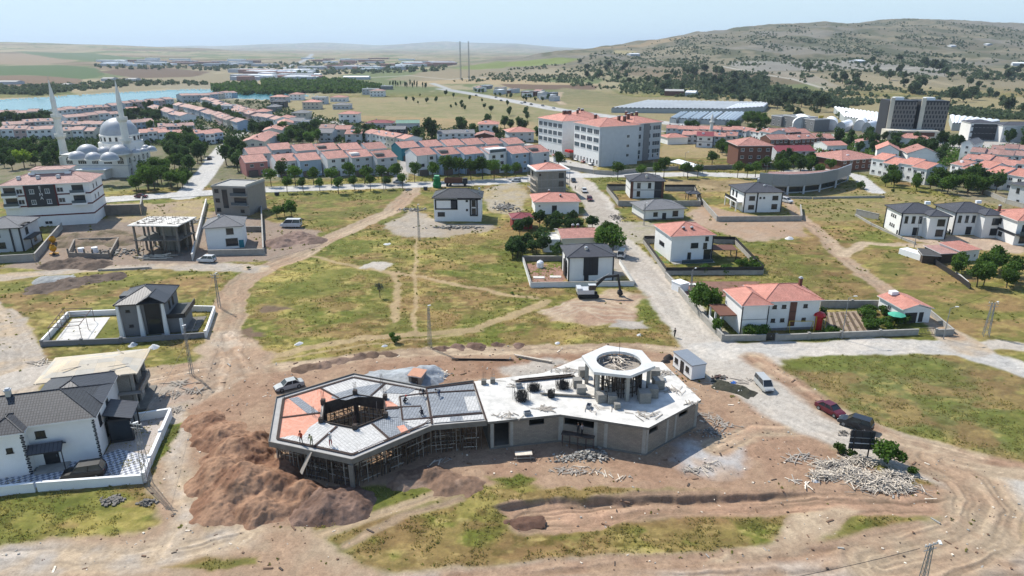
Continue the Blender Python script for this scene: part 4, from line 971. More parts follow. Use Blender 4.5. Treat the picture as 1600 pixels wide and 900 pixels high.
def channel(a,b,w_=.32):
 mb=MB();mb.beam((*rel(a),ZD+.10),(*rel(b),ZD+.10),w_*.8,.05,0)
 d=(b-a);n=int(d.length/.3);s=Vector((-d.y,d.x,0)).normalized()*w_*.5
 for k in range(n):
  p=a+d*((k+.5)/n);q,r_=p-s,p+s;mb.beam((*rel(q),ZD+.17),(*rel(r_),ZD+.17),.03,.03,1)
 for t in(-.7,.7):mb.beam((*rel(a+s*t),ZD+.17),(*rel(b+s*t),ZD+.17),.03,.03,1)
 mb.build('rebar_channel',[WOODD,STEELD],cb)
for i in range(6):
 if i!=4:channel(HI[i],HI[(i+1)%6],.42)
 else:channel(HI[4],zq(1104,370));channel(HI[5],zq(1060,205))
 channel(mid(HI[i],HI[(i+1)%6]),mid(HH[i],HH[(i+1)%6]))
for a,b in[((898,238),(1062,216)),((1062,216),(1368,200)),((1064,190),(1100,410)),((898,238),(916,388)),((916,388),(1098,370)),((1098,368),(1416,342)),((1362,155),(1438,385)),((806,318),(892,312)),((1060,186),(1360,150))]:channel(zq(*a),zq(*b),.26)
def edge_board(a,b,z0,z1,t=.08,m=WOODG,name='edge_board'):
 mb=MB();mb.beam((*rel(a),(z0+z1)/2),(*rel(b),(z0+z1)/2),t,z1-z0);return mb.build(name,[m],cb)
for i in range(len(outer)):
 a,b=outer[i],outer[(i+1)%len(outer)]
 if{i,(i+1)%len(outer)}=={5,6}:continue
 edge_board(a,b,ZD-.5,ZD+.22,.09,CONCD)
hole_out=[cen+(p-cen)*1.01 for p in HOLE]
for i in range(6):
 a,b=hole_out[i],hole_out[(i+1)%6];edge_board(a,b,ZD-1.5,ZD+.25,.1,WOODD)
for p in hole_out:
 mb=MB();x,y=rel(cen+(p-cen)*1.03);mb.box(x-.28,y-.28,0,x+.28,y+.28,ZD+.75)
 c=mb.build('column_form',[WOODD],cb)
 rb=MB()
 for a in range(6):rb.tube((x+.2*math.cos(a),y+.2*math.sin(a),ZD+.7),(x+.2*math.cos(a),y+.2*math.sin(a),ZD+2.0),.018,4)
 rb.build('starter_bars',[STEELD],c)
for q in((596,598),(425,637),(490,650),(597,612),(420,655)):
 p=D2(*q)if q[0]>430 else HI[1];x,y=rel(p);rb=MB()
 for a in range(5):rb.tube((x+.15*math.cos(a),y+.15*math.sin(a),ZD),(x+.15*math.cos(a),y+.15*math.sin(a),ZD+1.4),.018,4)
 rb.build('starter_bars',[STEELD],cb)
RR=random.Random(5)
def frame_bay(a,b,top,m=WOODD,step=.55,off=.35,name='formwork_frame'):
 mb=MB();d=(b-a);L=d.length;d.normalize();nrm=Vector((-d.y,d.x,0));n=int(L/step)
 for k in range(n+1):
  p=a+d*(L*k/max(1,n))+nrm*(RR.uniform(-.1,.1));x,y=rel(p);mb.beam((x,y,-.6),(x+RR.uniform(-.08,.08),y+RR.uniform(-.05,.05),top),.09,.07,RR.randint(0,1))
 for z in(.5,1.15,1.8,2.45,3.1,3.7):
  o=nrm*RR.uniform(-.12,.12);s0,s1=sorted((RR.uniform(0,.3),RR.uniform(.7,1)));p,q=a+d*L*s0+o,a+d*L*s1+o
  mb.beam((*rel(p),z),(*rel(q),z+RR.uniform(-.1,.1)),.05,.11,RR.randint(0,1))
 for k in range(3):
  s0=RR.uniform(0,.7);p,q=a+d*L*s0-nrm*.15,a+d*L*(s0+.25);mb.beam((*rel(p),.1),(*rel(q),top-.3),.06,.09,0)
 return mb.build(name,[WOODD,WOODG],cb)
IN=inset(outer,.7)
for i in(0,1,2,3,4,7):
 a,b=IN[i],IN[(i+1)%8];n=max(2,int((b-a).length/3.4))
 for k in range(n):frame_bay(mid(a,b,k/n),mid(a,b,(k+1)/n),ZD-.3)
IN2=inset(outer,2.4)
for i in(1,2,3,4):frame_bay(IN2[i],IN2[i+1],ZD-.3,step=.8)
for i in range(6):frame_bay(hole_out[i],hole_out[(i+1)%6],ZD-.4,step=.6)
pr=MB();pr.tube((0,0,-.6),(0,0,ZD-.3),.07,5);prop_me=pr.mesh('prop',[WOODD]);cnt=0
from mathutils.geometry import intersect_point_line
def inside(p,P):
 c=False
 for i in range(len(P)):
  a,b=P[i],P[(i+1)%len(P)]
  if(a.y>p.y)!=(b.y>p.y)and p.x<(b.x-a.x)*(p.y-a.y)/(b.y-a.y)+a.x:c=not c
 return c
for ix in range(22):
 for iy in range(18):
  p=Vector((-34+ix*1.6+RR.uniform(-.3,.3),68+iy*1.35+RR.uniform(-.3,.3),0))
  if cnt<95 and inside(p,IN2)and not inside(p,hole_out)and p.y<82:link('prop',prop_me,cb,(*rel(p),0));cnt+=1
rp=MB();a,b=G(486,706,ZD),G(470,736,2.2);rp.beam((*rel(a),ZD+.1),(*rel(b),1.9),.75,.06);rp.build('ramp_board',[WOODG],cb)
for s in(.0,):
 q=MB();q.beam((*rel(G(548,720,ZD)),.0),(*rel(G(548,720,ZD)),ZD-.5),.45,.45);q.build('corner_column',[CONCD],cb)
RW=[Vector((-5.52,89.1,0)),Vector((-3.12,77.7,0)),Vector((6.39,79.61,0)),Vector((17.42,76.24,0)),Vector((26.03,83.56,0)),Vector((23.19,95.53,0)),Vector((10.92,97.27,0)),Vector((4.67,91.8,0))]
rs=MB();rs.prism([rel(p)for p in RW],ZD-.32,ZD+.02,1,0)
rso=rs.build('roof_slab',[CONCL,CONCD],cb)
WI=inset(RW,.38);WI[0],WI[1]=Vector((-5.1,88.7,0)),Vector((-2.8,78.1,0))
def wall_run(a,b,z0,z1,ops,m,root,relf,t=.25,name='block_wall',colm=CONC,cols=(0,1),cw=.4,dark=True):
 """wall from a to b with real openings [(s0, s1, z0, z1)]"""
 d=b-a;L=d.length;mb=MB();ang=math.atan2(d.y,d.x)
 x,y=relf(a);xs=0.0
 for s0,s1,o0,o1 in sorted(ops):
  mb.box(xs,0,z0,s0*L,t,z1)
  if o0>z0+.01:mb.box(s0*L,0,z0,s1*L,t,o0)
  if o1<z1-.01:mb.box(s0*L,0,o1,s1*L,t,z1)
  xs=s1*L
 mb.box(xs,0,z0,L,t,z1)
 w_=mb.build(name,[m],root,(x,y,0),ang)
 for s in cols:
  c=MB();c.box(s*L-cw/2,-.04,z0,s*L+cw/2,t+.04,z1-.01);c.build('column',[colm],root,(x,y,0),ang)
 return w_
zt=ZD-.33
wall_run(WI[1],WI[2],-.4,zt,[(.05,.26,.3,zt-.15),(.55,.77,2.9,3.85)],BLOCKW,cb,rel,cols=(.02,.30,1))
wall_run(WI[2],WI[3],-.4,zt,[(.05,.40,2.75,3.8)],BLOCKW,cb,rel,cols=(.02,.42,.54,.975),cw=.45)
wall_run(WI[3],WI[4],-.4,zt,[(.035,.21,2.9,3.8),(.62,.80,2.95,3.8)],BLOCKW,cb,rel,cols=(.018,.40,.56,.98),cw=.4)
wall_run(WI[4],WI[5],-.4,zt,[(.3,.5,2.9,3.8)],BLOCKW,cb,rel);wall_run(WI[5],WI[6],-.4,zt,[],BLOCKW,cb,rel);wall_run(WI[6],WI[7],-.4,zt,[],BLOCKW,cb,rel);wall_run(WI[7],WI[0],-.4,zt,[(.2,.4,2.6,3.8)],BLOCKW,cb,rel)
wall_run(WI[0],WI[1],-.4,zt,[(.2,.8,0,3.4)],CONCD,cb,rel,cols=())
ft=MB();ft.prism([rel(p)for p in inset(RW,.22)],-.5,.18);ft.build('foundation',[CONCD],cb)
ZR=8.55
RP=[G(x,y,ZR)for x,y in((947,539.5),(1003,547.5),(1024,571.6),(985,587),(928,581),(909,556))];rc=sum(RP,Vector((0,0,0)))/6
hc=G(967,563.5,ZR);circ=[(hc.x-rc.x+3.15*math.cos(t),hc.y-rc.y+3.15*math.sin(t))for t in[2*math.pi*k/28 for k in range(28)]]
rg=empty('canopy_ring',(rc.x,rc.y,ZD),0);rg.parent=cb;rg.location=(rc.x+6,rc.y-80,ZD)
r_=MB();r_.prism([(p.x-rc.x,p.y-rc.y)for p in RP],ZR-ZD-.4,ZR-ZD,0,0,hole=circ);r_.build('ring_slab',[mat('ring_concrete',srgb(226,226,224,.7),var=.12,scale=.6)],rg)
for i,p in enumerate(RP):
 q=(p-rc)*.84;c=MB();c.box(-.24,-.24,.02,.24,.24,ZR-ZD-.4);c.build('column',[CONC],rg,(q.x,q.y,0),math.atan2(q.y,q.x))
pf=MB();pf.lathe([(0,2.9),(2.4,2.95),(3.3,3.2),(3.45,3.6)],20);pf.build('formwork_dish',[WOODG],rg,(hc.x-rc.x,hc.y-rc.y,0))
fp_=MB();R6=random.Random(9)
for k in range(60):
 a,r0=R6.uniform(0,6.28),3.2*math.sqrt(R6.random());fp_.beam((r0*math.cos(a),r0*math.sin(a),0),(r0*math.cos(a)+R6.uniform(-.1,.1),r0*math.sin(a),2.95),.1,.1,R6.randint(0,1))
for k in range(24):
 a=2*math.pi*k/24;b_=a+.27;fp_.beam((3.3*math.cos(a),3.3*math.sin(a),.1),(3.3*math.cos(a),3.3*math.sin(a),3.4),.16,.08,R6.randint(0,1))
 for z in(.8,1.6,2.5):fp_.beam((3.35*math.cos(a),3.35*math.sin(a),z),(3.35*math.cos(b_),3.35*math.sin(b_),z),.06,.12,0)
fp_.build('shoring',[WOODD,WOODD],rg,(hc.x-rc.x,hc.y-rc.y,0))
mpost=MB();mpost.tube((0,0,3),(0,0,7.0),.03,5);mpost.build('pole',[STEELD],rg,(hc.x-rc.x,hc.y-rc.y,0))
planks('board_heap',[(962,560)],'loose boards lying inside the round opening of the raised ring','boards',n=60,rad=(2.2,2.2),L=(.8,2.2),hgt=.5,z=ZD+3.3,seed=8,group=None)
def pallet(px,py,s,label,h=None):
 v=G(px,py,ZD+.03);r=empty('block_stack',v,.12+random.uniform(-.2,.2));tag(r,label,'block stack','block stacks on the concrete roof');h=h or s
 p=MB()
 for k in(-1,0,1):p.box(-s/2,k*s*.4-.05,0,s/2,k*s*.4+.05,.1)
 p.build('pallet',[WOODG],r);b=MB();b.box(-s/2+.03,-s/2+.03,.1,s/2-.03,s/2-.03,h);b.build('blocks',[BLOCKC],r)
for a in[(902,604,1.25,'grey block stack just behind the twin stack west of the ring'),(908,616,1.3,'grey block stack standing clear on the slab west of the ring'),(939,627,1.3,'grey block stack before the ring columns, nearer the site roof edge twin'),(956,629,1.3,'grey block stack before the ring, paired with one beside a small cube'),(964,638,.8,'small low cube of grey blocks in front of the ring'),(1006,627,1.6,'large shaded block stack under the east side of the ring'),(1019,619,1.5,'shaded block stack wedged behind the largest one east of the ring'),(1028,606,1.5,'block stack at the far east side of the ring, beside open slab'),(1023,590,1.4,'block stack behind the ring by the east column'),(911,588,1.3,'block stack behind the ring beside the timber bundle')]:
 pallet(a[0],a[1],a[2],a[3])
def rebar(px,py,w_,h,n,label,flat=False):
 v=G(px,py,ZD+.03);mb=MB();R=random.Random(int(px))
 for k in range(n):
  a,b=R.gauss(0,w_*.4),R.gauss(0,w_*.3);mb.tube((a,b,0),(a+R.gauss(0,.12),b+R.gauss(0,.12),h*R.uniform(.6,1)),.022,4)
 for z in(.3,.7):mb.tube((-w_*.8,0,z*h),(w_*.8,0,z*h),.02,4)
 tag(mb.build('rebar_cage',[BLACK],None,v),label,'rebar','rebar cages on the concrete roof')
rebar(815,626,1.0,1.8,230,'largest rust dark rebar cage, nearest the deck');rebar(834,610,1.1,1.2,220,'low wide rebar bundle behind the largest cage');rebar(879,607,1.0,1.5,220,'rebar cage near the pair of block stacks');rebar(861,621,.6,1.4,130,'narrow rebar cage in the middle of the slab')
def bundle(a,b,n,m,label,z=None,name='timber_bundle',wd=.14):
 p,q=(gpos(*a),gpos(*b))if z is None else(G(*a,z),G(*b,z));mb=MB();d=(q-p);R=random.Random(int(a[0]))
 for k in range(n):
  o=Vector((R.uniform(-.3,.3),R.uniform(-.25,.25),.08+.3*R.random()));s=R.uniform(0,.12);mb.beam(d*s+o,d*R.uniform(.85,1)+o,wd,wd*.7,0)
 tag(mb.build(name,[m],None,p),label,'timber')
bundle((805,597),(899,588),16,WOODD,'long dark bundle of timbers along the back edge of the slab',ZD+.03)
bundle((842,617),(930,622),5,WOODG,'few loose battens between the rebar cages',ZD+.03)
for i,(px,py,n,rx,lab)in enumerate([(852,640,26,1.1,'small tangle of offcuts near the front edge of the slab'),(790,650,14,1.6,'scatter of short offcuts at the slab corner by the deck'),(1005,650,14,2.2,'long thin battens strewn before the ring'),(1050,610,26,2.6,'pale battens strewn on the east end of the slab'),(1040,583,26,1.6,'offcuts strewn behind the ring near the cabin'),(885,580,20,1.6,'offcuts at the far edge of the slab behind the rebar'),(815,600,10,2.0,'a few boards lying behind the rebar cages'),(1078,630,8,1.2,'few boards at the sharp east corner of the slab'),(930,640,12,2.2,'thin sticks lying along the front of the slab')]):
 planks('offcut_pile',[(px,py)],lab,'offcuts',m=WOODG,n=n,rad=(rx,rx*.6),L=(.5,1.9),hgt=.08,z=ZD+.02,seed=20+i,wd=.09)
for px,py,lab in((811,605,'low grey trough standing near the back of the slab'),(824,648,'grey tub tipped near the front edge of the slab'),(920,637,'pale mixer tub in front of the ring')):
 v=G(px,py,ZD+.03);t=MB();t.box(-.45,-.3,.05,.45,.3,.12)
 for q in((-.45,-.3,.45,-.24),(-.45,.24,.45,.3),(-.45,-.24,-.39,.24),(.39,-.24,.45,.24)):t.box(q[0],q[1],.12,q[2],q[3],.5)
 tag(t.build('mortar_tub',[ALU],None,v,random.uniform(0,3)),lab,'tub')
for px,py,lab in((770,598,'short column stub with blocks beyond the slab, beside the deck'),(756,600,'shorter column stub with starter bars near the deck corner')):
 v=G(px,py,ZD);t=MB();t.box(-.35,-.35,-1,.35,.35,.7)
 for a in range(4):t.tube((.2*math.cos(a*1.57),.2*math.sin(a*1.57),.6),(.2*math.cos(a*1.57),.2*math.sin(a*1.57),2.0),.02,4)
 tag(t.build('column_stub',[CONCD],None,v),lab,'column stub')
sc=empty('scaffold',G(905,697));tag(sc,'low trestle scaffold standing against the block wall under the window','scaffold')
p0=G(905,697);A_,B_=WI[2]+Vector((.2,-.9,0)),WI[2]+(WI[3]-WI[2])*.40+Vector((0,-.9,0));d_=(B_-A_)
mb=MB();mb.beam(((A_-p0).x,(A_-p0).y,1.9),((B_-p0).x,(B_-p0).y,1.9),1.0,.08);mb.build('platform',[WOODD],sc)
for s in(0.02,.25,.5,.75,.98):
 for o in(-.4,.4):mb=MB();q=A_+d_*s-p0;mb.tube((q.x,q.y+o,0),(q.x,q.y+o,1.88),.04,5);mb.build('leg',[STEELD],sc)
SH=lambda n,c:mat('cloth_'+n,srgb(*c,.6),var=.1,scale=6)
wh,gy,rd_,dk_,bl,or_,ol=SH('white',(225,225,222)),SH('grey',(140,140,145)),SH('red',(170,40,50)),SH('dark',(40,42,50)),SH('blue',(60,80,120)),SH('orange',(215,90,60)),SH('olive',(150,150,120))
HW_=mat('helmet_white',srgb(235,235,235,.8),var=0,rough=.4);HR_=mat('helmet_red',srgb(200,40,40,.7),var=0,rough=.4)
g_='workers on the building'
person(G(471,693,ZD+.08),2.8,'stand',or_,dk_,'worker in an orange red top standing on the blocks near the deck edge',None,g_)
person(G(487,696,ZD+.08),.6,'bend',ol,ol,'worker in pale olive clothes bending over the blocks',None,g_)
person(G(517,697,ZD+.08),.3,'reach',wh,rd_,'worker in white top and dark red trousers standing on white blocks',HW_,g_)
person(G(661,618,ZD+.08),2.6,'bend',gy,dk_,'worker in grey stooping where the deck narrows',None,g_)
person(G(686,619,ZD+.08),2.2,'bend',gy,bl,'worker in grey and blue stooping over the far grey blocks',None,g_)
person(G(632,630,ZD+.08),-.8,'crouch',dk_,dk_,'worker in dark clothes with a red cap crouching',HR_,g_)
person(G(660,650,ZD+.08),.5,'crouch',dk_,gy,'worker in dark clothes crouching alone on the pale grid',None,g_)
v=A_+d_*.5;person(Vector((v.x,v.y,1.94)),0,'reach',dk_,dk_,'worker in dark clothes on the trestle facing the block wall',None,g_)
v=A_+d_*.62;person(Vector((v.x,v.y,1.94)),.4,'stand',gy,dk_,'worker in grey top on the trestle beside the dark one',None,g_)
person(gpos(229,597),1.2,'stand',wh,dk_,'person in white shirt and dark trousers behind the plywood roofed house')
person(gpos(1054,527),.4,'stand',dk_,dk_,'person in black standing on the gravel behind the site cabin')
person(gpos(899,297),2.4,'stand',dk_,dk_,'person in dark clothes at the kerb by the scaffolded block')
heap('soil_heap',[(318,660,4.2,1.2),(345,685,5,1.8),(375,712,6,2.6),(352,750,6,2.7),(385,765,6.6,3.3),(428,765,5.2,2.6),(350,790,4.5,1.6),(410,795,4.5,1.7),(445,735,4,2.2),(400,690,3.5,1.8),(478,775,3.8,2.0)],'great heap of red brown soil piled against the deck','soil heap',(184,146,118),(156,118,94),res=.13,rough=.36,seed=3,shr=.77)
heap('soil_heap',[(510,796,3.8,1.9),(545,788,3.2,1.4)],'smaller brown soil heap at the foot of the great one, by the grass','soil heap',(156,128,112),(128,102,88),res=.16,rough=.5,seed=13)
heap('soil_heap',[(630,752,2.6,.9),(668,744,3.2,1.2),(700,756,3,.9),(735,758,2.6,.6)],'low ridge of soil along the shaded front of the building','soil heap',(180,152,130),(150,122,102),res=.16,rough=.4,seed=14,shr=.75)
heap('soil_heap',[(806,820,.8,.2),(820,824,.6,.22),(838,820,.7,.2)],'dark clods heaped at the blunt end of the cut','soil heap',(120,92,78),(98,76,66),res=.14,rough=.6,seed=15)
heap('gravel_heap',[(664,590,3.8,2.1),(635,592,4.4,1.4),(600,598,4.6,.9),(575,603,3.5,.5)],'pale blue grey gravel heap behind the hexagonal deck','gravel heap',(196,202,206),(180,184,186),res=.18,rough=.15,clods=.1,seed=4)
heap('soil_heap',[(438,380,5,1.5),(462,372,5,1.9),(486,376,4,1.2)],'grey brown heap beside the parked minibus','soil heap',(168,142,128),(140,118,106),res=.3,rough=.5,seed=5)
heap('soil_heap',[(90,415,4,1.4),(120,412,4,1.6),(150,414,4,1.2)],'dark spoil heap in front of the walled foundation','soil heap',(136,118,104),(112,98,88),res=.3,rough=.6,seed=6)
heap('soil_heap',[(120,376,8,2.0),(160,372,8,2.2),(195,376,6,1.6)],'broad earth bank behind the walled foundation','soil heap',(160,140,120),(128,116,92),res=.4,rough=.5,seed=7)
heap('soil_heap',[(70,450,4,.8),(110,443,4,1.0),(140,438,3.5,.9),(178,432,3,.6)],'dark low spoil heap on the meadow side of the pale lane','soil heap',(128,112,100),(108,94,84),res=.3,rough=.6,seed=8)
heap('gravel_heap',[(75,438,3.2,.9),(92,436,2.6,.7)],'small pale gravel heap at the edge of the lane','gravel heap',(190,192,190),(170,172,170),res=.25,rough=.15,clods=.1,seed=9)
heap('soil_heap',[(470,578,1.3,.4),(490,574,1.4,.5),(512,570,1.3,.5),(535,564,1.2,.5),(560,559,1.2,.5),(585,555,1.2,.45),(610,552,1.1,.4)],'low bank of soil pushed up along the meadow edge','soil heap',(150,126,110),(126,104,88),res=.2,rough=.5,seed=10)
heap('soil_heap',[(690,546,1.2,.4),(715,542,1.2,.45),(745,540,1.3,.45),(775,539,1.2,.5),(805,540,1.2,.4)],'dark soil ridge at the meadow edge behind the long track','soil heap',(150,124,110),(126,102,88),res=.2,rough=.5,seed=11)
planks('timber_heap',[(1300,728,.7),(1325,738,1.1),(1350,750,1.1),(1375,757,1.1),(1400,760,.9),(1395,745,.9),(1340,722,.6),(1285,745,.5)],'sprawling heap of pale broken boards beside the billboard','timber heap',n=300,rad=(2.5,1.35),L=(.35,1.7),hgt=.7,seed=31,wd=.085,th=.03)
planks('timber_heap',[(1240,718),(1262,714)],'a few long grey boards lying apart from the timber heap','timber',m=WOODG,n=9,rad=(1.5,.6),L=(1.5,3),hgt=.15,seed=32)
planks('timber_heap',[(1248,752),(1258,758)],'three short pale boards dropped on the bare soil','timber',n=4,rad=(.8,.5),L=(1.2,2),hgt=.05,seed=33)
planks('timber_heap',[(1085,735,1),(1110,728,.6)],'splintered boards on the chalky patch past the shaded corner','timber',n=26,rad=(1.5,.9),L=(.5,1.6),hgt=.1,seed=34,wd=.08)
planks('timber_heap',[(880,735,1),(900,738,1)],'pale litter of short boards before the concrete wing','timber',m=WOODG,n=40,rad=(1.8,.8),L=(.3,1.0),hgt=.1,seed=35,wd=.07)
planks('timber_heap',[(925,738),(960,745)],'upright looking sticks scattered on the bare soil','timber',n=9,rad=(2.2,.9),L=(.6,1.5),hgt=.05,seed=36,wd=.09)
planks('timber_heap',[(1130,665,1),(1115,655,1),(1095,648,.6)],'scattered boards beyond the east wall of the building','timber',m=WOODG,n=36,rad=(2.0,1.1),L=(.3,1.3),hgt=.1,seed=37,wd=.08)
planks('timber_heap',[(688,586,1),(680,592,.7)],'jumble of pale offcuts beside the gravel heap','timber',n=40,rad=(1.3,.9),L=(.8,1.8),hgt=.8,seed=38)
planks('timber_heap',[(1170,596),(1120,598)],'low litter of boards near the gravel road verge','timber',m=WOODG,n=10,rad=(2,1),L=(.6,1.8),hgt=.1,seed=39)
planks('timber_heap',[(278,600),(262,618),(300,612)],'grey boards dropped along the soil near the small mast','timber',m=WOODG,n=12,rad=(2.0,.6),L=(1.5,3.5),hgt=.15,seed=40)
planks('timber_heap',[(270,640),(255,644)],'pale boards and sheets lying behind the white boundary wall','timber',m=WOODG,n=20,rad=(1.6,.7),L=(.8,2.4),hgt=.2,seed=41)
planks('board_row',[(700,722,1),(665,735,.7)],'few boards propped on the soil ridge','timber',n=8,rad=(1.5,.8),L=(.8,2.0),hgt=.2,seed=42)
rubble('rubble_heap',922,712,240,(2.6,1.3),.38,CONC,'heap of pale broken blocks before the scaffold',seed=1,hgt=.5)
rubble('rubble_heap',888,718,120,(2.6,1.2),.25,CONC,'thin spread of broken concrete before the shaded wall',seed=2,hgt=.12)
rubble('rubble_heap',1112,675,160,(2.6,1.6),.22,CONC,'chips of concrete spread along the east shadow',seed=3,hgt=.12)
rubble('rubble_heap',1050,595,60,(1.6,1),.3,WOODD,'dark rubble beside the site cabin door',seed=4,hgt=.4)
rubble('rubble_heap',178,782,80,(1.5,.8),.4,CONCD,'grey slabs dumped on the grass outside the white wall',seed=5,hgt=.35)
rubble('rubble_heap',230,787,60,(1.0,.6),.4,CONCD,'rounder pile of grey slabs by the foot of the tall mast',seed=6,hgt=.5)
rubble('rubble_heap',712,356,160,(9,1.6),.6,CONC,'line of pale rubble under the white and black house',seed=7,hgt=.5)
rubble('rubble_heap',645,328,120,(5,3),.5,CONC,'scattered pale rubble beside the bend of the dirt road',seed=8,hgt=.2)
rubble('rubble_heap',292,350,220,(3,7),.6,CONC,'rubble strewn between the concrete skeleton and the white house',seed=9,hgt=.3)
rubble('rubble_heap',180,395,160,(6,4),.6,CONC,'pale rubble strewn before the concrete skeleton',seed=10,hgt=.25)
rubble('rubble_heap',790,325,240,(4,7),.6,CONC,'rubble spread beside the scaffolded block',seed=11,hgt=.3)
rubble('rubble_heap',965,340,120,(2.5,6),.45,CONCD,'rubble along the verge of the gravel road',seed=12,hgt=.2)
rubble('rubble_heap',1320,677,40,(1.6,.8),.3,CONCD,'stones at the verge near the dark car',seed=13,hgt=.15)
for px,py,s,lab in((465,538,1.0,'crumpled white plastic sheet lying on the meadow track'),(205,541,1.2,'white sheet crumpled behind the plywood roof'),(240,543,1.4,'bulging white sack near the grey walled plot'),(605,382,1.2,'white boulder like sack in the middle of the meadow'),(1152,612,1.0,'white sack on the verge near the minivan'),(601,541,.7,'small grey white sheet beside the meadow track'),(1272,752,.5,'white scrap on the soil'),(997,524,.8,'orange white board lying flat on the grass'),(868,536,.7,'pale scrap at the edge of the upper track'),(1232,373,1.6,'pale slab dumped on the eastern meadow')):
 heap('plastic_sheet'if s<1.3 else 'sack',[(px,py,s*.62,s*.4),(px+3,py-1,s*.5,s*.3)],lab,'sheet'if s<1.3 else 'sack',(235,235,232),(215,216,218),res=.12,rough=.3,clods=0,seed=int(px),edge=.3,k=.75)
wb_=empty('work_bench',gpos(818,716),.1);tag(wb_,'timber trestle bench in front of the shaded block wall','bench')
mb=MB();mb.box(-1.1,-.45,.75,1.1,.45,.82);mb.build('bench_top',[WOOD],wb_)
for x in(-.9,.9):
 for y in(-.35,.35):mb=MB();mb.box(x-.05,y-.05,0,x+.05,y+.05,.75);mb.build('leg',[WOODG],wb_)
for z in(.3,):mb=MB();mb.box(-1.3,-.5,z,1.3,-.42,z+.12);mb.build('rail',[WOODG],wb_)
a_,b_=G(1050,575),G(1081,600);_,rz_,W_=place2(a_,b_)
cbn=empty('site_cabin',G(1051,572),rz_);W_=5.6;tag(cbn,'small white flat roofed site cabin between the building and the gravel road','cabin')
mb=MB();mb.box(0,0,.12,W_,2.5,2.55);mb.build('wall',[WPLAS],cbn);mb=MB();mb.box(-.12,-.12,2.56,W_+.12,2.62,2.7,0);mb.build('roof',[ALU],cbn)
mb=MB();mb.box(-.04,-.04,0,W_+.04,2.54,.14);mb.build('base_frame',[DGREY],cbn)
for u in(1.0,4.3):add_window(cbn,'F',u,1.1,.9,.8,W_,2.5,FRAMED)
add_door(cbn,'F',2.75,.8,1.95,W_,2.5,BLACK)
sh=house((639,603),(658,606),2.0,1.7,'shed',.3,WOODG,mat('orange_board',srgb(226,170,140,.62),var=.1),.15,'tool_shed','tiny timber shed with an orange board roof beside the gravel heap','shed',doors=(('F',.5,.9,1.7,WOODD),))
rubble('scrap_heap',1125,590,40,(1.4,.8),.4,STEELD,'scrap metal piled beside the east end of the cabin','scrap',14,hgt=.4)
heap('tarpaulin',[(1044,560,1.0,.9),(1040,566,.8,.6)],'dark tarpaulin covered pile at the cabin corner','tarpaulin',(70,66,66),(52,50,52),res=.12,rough=.4,clods=0,seed=77,edge=.3)
heap('tarpaulin',[(1148,605,1.6,.5),(1132,602,1.6,.5),(1165,612,1.4,.35)],'dark scrubby spoil along the road verge','verge heap',(96,90,84),(78,78,66),res=.18,rough=.5,seed=78)
heap('tarpaulin',[(1148,597,.5,.2)],'bright blue sheet dropped on the verge','tarpaulin',(60,110,190),(50,100,170),res=.1,rough=.3,clods=0,seed=79,edge=.3)
bundle((706,562),(806,563),14,BLACK,'long dark bundle of reinforcing bars on the soil track',None,'rebar_bundle',.09)
bundle((804,557),(866,568),6,WOOD,'long pale planks lying behind the concrete wing',None,'plank_bundle',.2)
bbp=gpos(1342,712);bbr=empty('billboard',bbp,-.12);tag(bbr,'grey billboard seen from its framed back beside the gravel road','billboard')
mb=MB();mb.box(-1.5,-.03,1.0,1.5,.03,3.7);mb.build('board',[DGREY],bbr)
for x in(-1.0,1.0):mb=MB();mb.box(x-.07,-.2,-.3,x+.07,-.06,3.85);mb.build('post',[BLACK],bbr)
for z in(1.85,2.65):mb=MB();mb.box(-1.5,-.13,z,1.5,-.04,z+.08);mb.build('rail',[FRAMEW if z<2 else STEEL],bbr)
mb=MB();mb.box(-.04,-.12,1.0,.04,-.04,3.7);mb.build('rail',[BLACK],bbr)
make_tree('bush',gpos(1385,724),2.0,'tall dark green bush between the billboard and the timber heap',sz=1.1,name='bush',var=1)
for px,py,s,lab in((1312,708,.95,'small bush at the foot of the billboard, road side'),(1330,714,.7,'low weed clump under the billboard'),(1425,740,.7,'weed clump past the tall bush')):make_tree('bush',gpos(px,py),s,lab,name='bush')
P_={n:paint_mat(n,c)for n,c in dict(silver=(206,208,206),white=(238,240,242),maroon=(110,34,48),dark=(44,48,56),black=(26,28,32),red=(170,40,40),grey=(130,134,140),navy=(40,52,80)).items()}
def car2(kind,col,a,b,label,**kw):
 """centred between two ground points, nose at b"""
 A3,B3=gpos(*a),gpos(*b);c=(A3+B3)/2;c.z=zat(c.x,c.y)+.02;d=B3-A3;return vehicle(kind,P_[col],c,math.atan2(d.y,d.x),label,**kw)
car2('sedan','silver',(470,602),(434,611),'old silver saloon with an open boot parked behind the deck')
car2('van','silver',(1184,596),(1203,617),'silver grey minivan standing on the wide gravel road',s=.86)
car2('sedan','maroon',(1281,635),(1313,652),'dark red saloon parked at the road verge')
dc=car2('suv','dark',(1352,672),(1320,662),'dark grey car with its door open beside the billboard')
mb=MB();mb.box(0,-.03,.4,.95,.03,1.15);mb.build('open_door',[P_['dark']],dc,(.1,-.95,0),-1.1)
car2('suv','white',(338,410),(309,409),'white car parked by the wall of the white house')
car2('suv','black',(160,741),(106,749),'glossy black car parked on the checkered paving',s=1.08)
car2('hatch','silver',(632,286),(612,286),'silver hatchback on the tree lined avenue')
car2('sedan','maroon',(210,309),(232,309),'dark red car parked on the avenue near the apartment block')
car2('sedan','dark',(893,280),(899,288),'dark saloon on the crossroads beside the scaffolded block')
car2('hatch','white',(910,296),(916,305),'white car at the kerb of the gravel road')
car2('hatch','maroon',(919,309),(924,318),'dark red car behind the white one on the gravel road')
car2('hatch','white',(815,284),(798,284),'white car on the avenue behind the rubble',)
